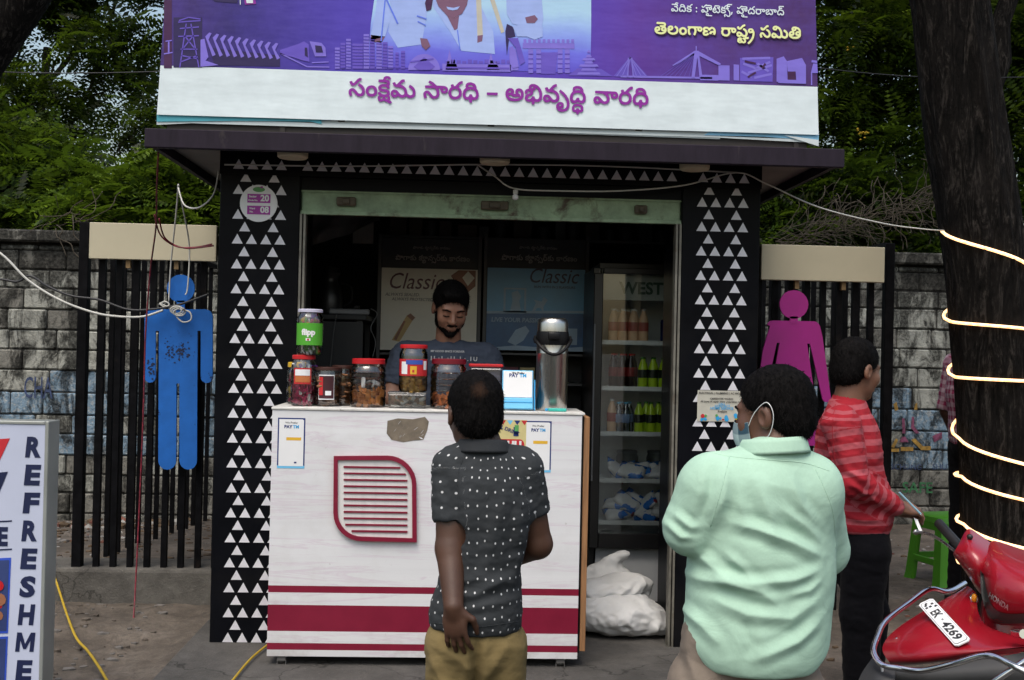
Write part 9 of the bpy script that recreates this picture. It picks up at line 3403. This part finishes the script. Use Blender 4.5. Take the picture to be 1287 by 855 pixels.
# handlebar cover, cowl with grey chevron and lettering
patch([[(1207, 679, 3.72), (1217, 665, 3.74), (1231, 672, 3.74), (1246, 683, 3.70)], [(1203, 688, 3.66), (1217, 690, 3.60), (1231, 695, 3.58), (1243, 700, 3.58)], [(1198, 697, 3.68), (1212, 712, 3.62), (1226, 722, 3.57), (1238, 724, 3.56)],
       [(1204, 705, 3.76), (1218, 726, 3.72), (1230, 744, 3.68), (1240, 750, 3.62)]], 5, 0.006, 'handlebar_cover', M_sred, scooter)
cowl = patch([[(1243, 686, 3.66), (1251, 680, 3.70), (1290, 692, 3.68), (1330, 700, 3.66)], [(1236, 706, 3.58), (1250, 704, 3.50), (1290, 712, 3.44), (1335, 720, 3.40)], [(1233, 738, 3.54), (1248, 736, 3.43), (1290, 738, 3.34), (1335, 742, 3.30)],
              [(1240, 772, 3.54), (1254, 772, 3.44), (1290, 770, 3.34), (1330, 770, 3.30)], [(1250, 785, 3.60), (1262, 786, 3.54), (1292, 787, 3.44), (1330, 788, 3.40)]], 6, 0.006, 'headlight_cowl', M_sred, scooter)
from mathutils.bvhtree import BVHTree


def on_surface(o, px, py, lift):
    off = ROOT[o.parent.name]
    if o.name not in BV:
        BV[o.name] = BVHTree.FromPolygons([v.co + off for v in o.data.vertices], [tuple(p.vertices) for p in o.data.polygons])
    d = (P(px, py, 3.5) - Vector(CAM)).normalized()
    h_ = BV[o.name].ray_cast(Vector(CAM), d)
    return (h_[0] if h_[0] is not None else P(px, py, 3.45)) - d * lift


BV = {}
mb = MB()
vo_ = [(1232, 716), (1233, 745), (1240, 769), (1251, 781), (1268, 784), (1295, 783), (1325, 782)]
vi_ = [(1236, 722), (1241, 746), (1248, 763), (1258, 770), (1272, 772), (1295, 771), (1325, 770)]
so = spline([Vector((*p_, 0)) for p_ in vo_], 5)
si = spline([Vector((*p_, 0)) for p_ in vi_], 5)
rows = [[mb.bm.verts.new(on_surface(cowl, a_.x + (b_.x - a_.x) * t_, a_.y + (b_.y - a_.y) * t_, 0.004)) for a_, b_ in zip(so, si)] for t_ in (0, 0.35, 0.7, 1)]
for ra, rb in zip(rows, rows[1:]):
    for i in range(len(ra) - 1):
        mb.bm.faces.new((ra[i], ra[i + 1], rb[i + 1], rb[i]))
mb.build('chevron_trim', mat('trim_grey', (0.075, 0.08, 0.082), 0.5), cowl, smooth=True, fix=False)
vs, fs = text('HONDA', 1.0, 0.03)
q0, q1 = min(p_[0] for p_ in vs), max(p_[0] for p_ in vs)
mb = MB()
nv = []
for p_ in vs:
    u, v = (p_[0] - q0) / (q1 - q0), p_[1] / 0.72
    px = 1242 + 25 * u + 2.2 * v
    py = 750 + 17.5 * u ** 0.9 - 6.2 * v
    nv.append(mb.bm.verts.new(on_surface(cowl, px, py, 0.006)))
for fc in fs:
    try:
        mb.bm.faces.new([nv[i] for i in fc])
    except ValueError:
        pass
mb.build('lettering', mat('silver_letter', (0.55, 0.5, 0.5), 0.35, metal=0.6), cowl, fix=False)
rod([(1180, 658, 3.90), (1209, 690, 3.72)], 0.0175, 'hand_grip', M_sblack, scooter)
mb = MB()
mb.tube(spline([P(1152, 669, 3.93), P(1166, 671, 3.88), P(1182, 679, 3.80), P(1199, 692, 3.70)], 5), [0.008, 0.007] + [0.0055] * 14, 8)
mb.ball(P(1151, 669, 3.935), 0.011, 10)
mb.build('brake_lever', M_steel, scooter, smooth=40)
mb = MB()
mb.ball(P(1219, 675, 3.655), 0.010, 12)
mb.build('mirror_boss', M_sblack, scooter, smooth=True)
mb = MB()
mb.ball(P(1224, 754, 3.63), 0.020, 14, (0.7, 1, 1.2))
ind = mb.build('indicator', M_chrome, scooter, smooth=True)
mb = MB()
mb.ball(P(1224.5, 752, 3.612), 0.0125, 12, (0.7, 0.8, 1.2))
mb.build('lens', mat('amber_lens', (0.75, 0.28, 0.01), 0.2), ind, smooth=True)
# chrome crash guard and dark under-body
rod([(1213, 733, 3.80), (1191, 744, 3.76), (1168, 741, 3.74), (1140, 760, 3.68), (1113, 781, 3.60), (1103, 800, 3.54), (1098, 819, 3.48), (1108, 835, 3.42), (1130, 840, 3.37), (1158, 843, 3.32), (1200, 834, 3.24), (1241, 824, 3.18), (1276, 838, 3.10), (1310, 856, 3.05)], 0.0095, 'crash_guard', M_chrome, scooter, 8)
rod([(1296, 826, 3.12), (1251, 856, 3.16), (1220, 880, 3.2)], 0.0095, 'guard_brace', M_chrome, scooter)
rod([(1287, 797, 3.18), (1276, 795, 3.25)], 0.014, 'horn_cap', M_chrome, scooter)
rod([(1108, 836, 3.44), (1109, 850, 3.44), (1106, 880, 3.46)], 0.004, 'cable', M_card, scooter)
patch([[(1118, 835, 3.46), (1170, 838, 3.36), (1300, 818, 3.22)], [(1112, 850, 3.44), (1170, 856, 3.34), (1300, 850, 3.18)], [(1120, 880, 3.46), (1170, 890, 3.40), (1300, 900, 3.24)]], 4, 0.006, 'under_panel', M_sgrey, scooter)
patch([[(1097, 826, 3.52), (1108, 838, 3.46), (1125, 842, 3.42)], [(1082, 848, 3.50), (1100, 856, 3.42), (1125, 862, 3.38)], [(1070, 880, 3.50), (1090, 890, 3.42), (1125, 895, 3.38)]], 4, 0.006, 'front_mudguard', M_sgrey, scooter)
fw = Vector((-0.82, -0.57, 0))
lf = Vector((0.57, -0.82, 0))
O_ = Vector((1.80, 3.62, ZS))
L_ = lambda x, y, z: O_ + fw * x + lf * y + Vector((0, 0, z))


def wheel(c):
    Rw = Matrix((lf.cross(Vector((0, 0, 1))), Vector((0, 0, 1)), lf)).transposed().to_4x4()
    mb = MB()
    mb.lathe([(0.15, -0.035), (0.19, -0.045), (0.212, -0.025), (0.216, 0), (0.212, 0.025), (0.19, 0.045), (0.15, 0.035)], c, 32, Rw)
    o_ = mb.build('wheel', M_rub, scooter, smooth=40)
    mb = MB()
    mb.lathe([(0.03, -0.05), (0.06, -0.03), (0.149, -0.03), (0.149, 0.03), (0.06, 0.03), (0.03, 0.05)], c, 28, Rw)
    mb.build('rim', M_sgrey, o_, smooth=30)


wheel(L_(0.36, 0, 0.217))
wheel(L_(-0.92, 0, 0.217))
S = SDF(L_(0, 0, 0.5) - Vector((1.3, 1.0, 0.5)), L_(0, 0, 0.6) + Vector((1.3, 1.0, 0.5)), 0.016)
for a_, b_, r_ in ((L_(0.05, 0, 0.42), L_(-0.1, 0, 0.30), 0.11), (L_(-0.1, 0, 0.27), L_(-0.45, 0, 0.27), 0.10), (L_(-0.5, 0, 0.42), L_(-0.95, 0, 0.60), 0.15), (L_(-0.95, 0, 0.6), L_(-1.2, 0, 0.68), 0.11), (L_(0.08, 0, 0.45), L_(-0.02, 0, 0.82), 0.07)):
    S.cone(a_, b_, r_, r_, 0.08)
V, Fa = S.mesh()
skin_mesh('body_shell', V, Fa, M_sred, scooter)
S = SDF(L_(-0.7, 0, 0.7) - Vector((0.8, 0.8, 0.3)), L_(-0.7, 0, 0.7) + Vector((0.8, 0.8, 0.3)), 0.014)
S.cone(L_(-0.45, 0, 0.70), L_(-1.0, 0, 0.78), 0.13, 0.11, 0.05, ((0, 0, 1), 0.5))
V, Fa = S.mesh()
skin_mesh('seat', V, Fa, M_sblack, scooter)

# ------------------------------------------------------------------ green plastic stool
sx = P(1188, 715, 6.95)
zst = land(sx.x, 6.95)
stool = thing('plastic_stool', 'bright green plastic stool standing by the trunk', 'stool', (sx.x, 6.95, zst))
M_stool = mat('green_plastic', (0.065, 0.26, 0.012), 0.38, var=0.08)
RZ = Matrix.Rotation(R_(14), 4, 'Z')
mb = MB()
for z0_, z1_, w0, w1 in ((0.395, 0.425, 0.146, 0.140), (0.425, 0.432, 0.140, 0.128)):
    q = lambda w_, z_: [Vector((w_ * sx_ * (1 - c_), w_ * sy_ * (1 - d_), z_)) for sx_, sy_, c_, d_ in ((1, -1, 0, .12), (1, 1, 0, .12), (1, 1, .12, 0), (-1, 1, .12, 0), (-1, 1, 0, .12), (-1, -1, 0, .12), (-1, -1, .12, 0), (1, -1, .12, 0))]
    mb.rings([q(w0, z0_), q(w1, z1_)])
mb.bm.transform(RZ)
mb.build('seat', M_stool, stool, smooth=30, local=True)
for sx_, sy_ in ((1, 1), (1, -1), (-1, 1), (-1, -1)):
    mb = MB()
    q = lambda c, w_, z_: [Vector((sx_ * (c - w_ * a_), sy_ * (c - w_ * b_), z_)) for a_, b_ in ((0, 0), (1, 0), (1, .3), (.3, .3), (.3, 1), (0, 1))]
    mb.rings([q(0.178, 0.075, 0.002), q(0.170, 0.070, 0.05), q(0.141, 0.062, 0.394)])
    mb.bm.transform(RZ)
    mb.build('leg', M_stool, stool, local=True)
for sx_, sy_, ln in ((1, 0, 0), (-1, 0, 0), (0, 1, 1), (0, -1, 1)):
    mb = MB()
    mb.box((sx_ * 0.158, sy_ * 0.158, 0.15), (0.014, 0.21, 0.04) if not ln else (0.21, 0.014, 0.04), bevel=0.003)
    mb.bm.transform(RZ)
    mb.build('rail', M_stool, stool, local=True)
    mb = MB()
    mb.box((sx_ * 0.143, sy_ * 0.143, 0.37), (0.008, 0.17, 0.048) if not ln else (0.17, 0.008, 0.048))
    mb.bm.transform(RZ)
    mb.build('apron', M_stool, stool, local=True)

# ------------------------------------------------------------------ refreshments sign
SGY = 4.08
sgx = P(62, 532, SGY).x
sgz = P(62, 530, SGY).z
sgn = thing('refreshment_sign', 'tall white box sign with navy vertical lettering at the road edge', 'sign', (sgx - 0.3, SGY + 0.05, 0))
M_sw = mat('sign_white', (0.50, 0.54, 0.68), 0.4, var=0.06, vscale=3)
M_alu = mat('sign_aluminium', (0.36, 0.38, 0.36), 0.4, metal=0.5, var=0.1)
mb = MB()
mb.span((sgx - 0.62, SGY, 0.05), (sgx - 0.014, SGY + 0.10, sgz - 0.012))
mb.build('panel', M_sw, sgn)
mb = MB()
mb.span((sgx - 0.0135, SGY - 0.004, 0.04), (sgx, SGY + 0.105, sgz), bevel=0.002)
mb.span((sgx - 0.635, SGY - 0.004, sgz - 0.0115), (sgx - 0.014, SGY + 0.105, sgz), bevel=0.002)
mb.span((sgx - 0.635, SGY - 0.004, 0.04), (sgx - 0.621, SGY + 0.105, sgz - 0.012), bevel=0.002)
mb.build('frame', M_alu, sgn)
for x_ in (sgx - 0.56, sgx - 0.06):
    mb = MB()
    mb.span((x_ - 0.02, SGY - 0.05, 0.003), (x_ + 0.02, SGY + 0.15, 0.039))
    mb.build('foot', M_alu, sgn)
mb = MB()
for i, ch in enumerate('REFRESHMENTS'):
    vs, fs = text(ch, 1.0, 0.0 if ch == 'M' else 0.05)
    if ch == 'M':
        vs, fs = curve_mesh(splines=[[(0, 0), (0, .72), (.2, .72), (.4, .3), (.6, .72), (.8, .72), (.8, 0), (.62, 0), (.62, .42), (.46, .1), (.34, .1), (.18, .42), (.18, 0)]])
    q0, q1 = min(p_[0] for p_ in vs), max(p_[0] for p_ in vs)
    c_ = P(41.5 - 1.55 * i, 573.5 + 35.1 * i, SGY)
    kz = 0.069 / 0.72
    kx = 0.055 / (q1 - q0) * (1.18 if ch == 'M' else 1)
    mb.mesh2d(([((p_[0] - (q0 + q1) / 2) * kx + p_[1] * kz * 0.08, p_[1] * kz) for p_ in vs], fs), front(c_.x, c_.z, SGY - 0.0015))


def sp_(pts, mi, d=0.0015):
    mb.mi = mi
    mb.face([P(x_, y_, SGY - d) for x_, y_ in pts])


for y_ in (655.5, 691):
    sp_([(-70, y_ + 3), (15, y_ - 1.5), (15, y_ + 0.3), (-70, y_ + 5)], 0)
vs, fs = text('E', 1.0, 0.05)
c_ = P(2.5, 685, SGY)
mb.mi = 0
mb.mesh2d(([(p_[0] * 0.075, p_[1] * 0.088) for p_ in vs], fs), front(c_.x, c_.z, SGY - 0.0015))
sp_([(-60, 556), (12.5, 551), (0, 578), (-25, 612)], 1)
sp_([(-60, 600), (10, 593), (-2, 622), (-25, 660)], 0)
for y0_, y1_, mi in ((701, 796, 2), (800, 890, 3)):
    sp_([(-75, y0_ + 4), (14 - (y0_ - 700) * 0.04, y0_), (10 - (y0_ - 700) * 0.04, y1_), (-75, y1_ + 4)], 4)
    sp_([(-73, y0_ + 7), (11.5 - (y0_ - 700) * 0.04, y0_ + 3), (8 - (y0_ - 700) * 0.04, y1_ - 3), (-73, y1_)], 5, 0.0025)
    for k_ in range(5):
        rr_ = random.Random(k_ + y0_)
        bx_, by_ = rr_.uniform(-20, 3), rr_.uniform(y0_ + 35, y1_ - 12)
        sp_(arc(bx_, by_, rr_.uniform(6, 9), 0, 320, 9), mi if k_ % 2 else 3 - mi + 2, 0.0032 + 0.0006 * k_)
mb.build('lettering', [mat('sign_navy', (0.008, 0.014, 0.06), 0.45), M_prd, mat('print_brown', (0.30, 0.12, 0.06), 0.5), M_redlid, mat('print_blue', (0.03, 0.08, 0.5), 0.4), mat('print_night', (0.03, 0.05, 0.16), 0.4)], sgn, fix=False)

# ------------------------------------------------------------------ cables
M_cw = mat('white_cable', (0.55, 0.55, 0.52), 0.5, var=0.1)
M_ck = mat('black_cable', (0.015, 0.016, 0.02), 0.5)
M_cr = mat('red_black_flex', (0.16, 0.012, 0.025), 0.5, var=0.8, vscale=40)
M_cy = mat('yellow_cable', (0.45, 0.30, 0.02), 0.5, var=0.1)


def cable(label, pts, r, m, Y=None, n=7, cat='cable'):
    mb = MB()
    for path in (pts if isinstance(pts[0], list) else [pts]):
        mb.tube(spline([P(p_[0], p_[1], p_[2] if len(p_) > 2 else Y) for p_ in path], n), r, 7)
    return tag(mb.build('cable', m, None, smooth=True), label, cat)


cable('long white cable sagging from the left edge to the blue figure', [(-60, 280), (0, 318), (35, 352), (75, 377), (118, 393), (150, 398), (180, 398), (205, 390)], 0.0062, M_cw, 5.98)
cable('thick black cable crossing the left screen to the kiosk', [(-60, 345), (0, 351), (22, 354), (38, 347), (60, 360), (90, 372), (125, 377), (160, 389), (190, 389), (225, 383), (262, 370)], 0.0065, M_ck, 6.0)
cable('pair of white cords hanging over the blue figure head', [[(224, 232, 5.75), (222, 262, 5.85), (215, 330, 6.0), (212, 380, 6.02)], [(224, 232, 5.75), (230, 262, 5.85), (238, 310, 6.0), (236, 360, 6.02), (233, 371, 6.02)], [(275, 215, 5.3), (268, 245, 5.4), (250, 261, 5.6), (232, 258, 5.7), (224, 236, 5.75)]], 0.0042, M_cw)
coil = [(221 + 8 * math.cos(t_ * 0.9) + t_ * 0.3, 389 + 5 * math.sin(t_ * 0.9) + 0.2 * t_, 6.0 - 0.004 * (t_ % 7)) for t_ in range(0, 20)]
cable('loose coil of white wire on the blue figure shoulder', [coil, [(200, 383, 6.0), (207, 379, 6.0), (213, 383, 6.0), (206, 386, 6.0), (201, 381, 6.0), (214, 388, 6.0)], [(222, 388, 6.0), (238, 392, 6.0), (240, 402, 6.0), (230, 405, 6.0), (222, 398, 6.0), (220, 390, 6.0)]], 0.0040, M_cw, n=4)
cable('twisted dark red flex hanging down the left screen to the ground', [(199, 192, 5.0), (197, 240, 5.3), (196, 285, 5.6), (189, 340, 5.85), (183, 420, 5.9), (180, 520, 5.9), (175, 640, 5.9), (169, 760, 5.8), (165, 815, 5.5), (168, 845, 5.25)], 0.0042, M_cr)
cable('dark looped flex in front of the left cream board', [[(194, 270, 5.7), (202, 296, 5.8), (222, 310, 5.85), (245, 311, 5.8), (266, 307, 5.5)], [(200, 275, 5.7), (208, 300, 5.8), (232, 312, 5.85), (268, 309, 5.5)]], 0.0042, M_cr)
yl = lambda x_, y_: tuple([x_, y_, Pz(x_, y_, 0.385).y])
cable('yellow cable lying across the dirt at bottom left', [(50, 640, 6.3), (58, 690, 6.06), (72, 735, 6.04)] + [yl(*q_) for q_ in ((85, 775), (96, 802), (110, 818), (124, 838), (138, 862))], 0.006, M_cy)
cable('yellow cable end by the kiosk corner', [yl(*q_) for q_ in ((340, 808), (322, 822), (308, 836), (290, 858), (270, 880))], 0.005, M_cy)
rp_ = ROPE_START
cable('white wire slung along the kiosk header to the rope light', [[(282, 207, 5.17), (440, 209, 5.17), (600, 207, 5.17), (760, 209, 5.17), (925, 217, 5.17)], [(600, 207, 5.17), (622, 222, 5.15), (646, 237, 5.14), (700, 240, 5.14), (780, 240, 5.14), (860, 233, 5.15), (925, 217, 5.17), (965, 232, 5.2), (1030, 261, 5.28), (1110, 281, 5.38), (1160, 288, 5.46), (1187, 290, 5.49)]], 0.0036, M_cw)
for lb_, pts in (('faint overhead wire crossing the trees at upper left', [(-60, 88), (60, 92), (200, 90), (420, 80)]), ('faint overhead wire crossing the trees at right', [(1000, 82), (1100, 93), (1200, 98), (1340, 96)])):
    cable(lb_, pts, 0.004, M_ck, 8.6)
t = thing('bulb', 'small white bulb hanging from the wire below the header', 'bulb', P(648, 246, 5.13))
p = P(648, 238, 5.13)
mb = MB()
mb.lathe([(0.006, 0), (0.012, -0.004), (0.012, -0.02), (0.008, -0.024)], p, 14)
mb.build('holder', M_cw, t, smooth=40)
mb = MB()
mb.lathe([(0.0085, -0.0245), (0.014, -0.030), (0.014, -0.044), (0.006, -0.05)], p, 14)
mb.build('glass', M_card, t, smooth=50)
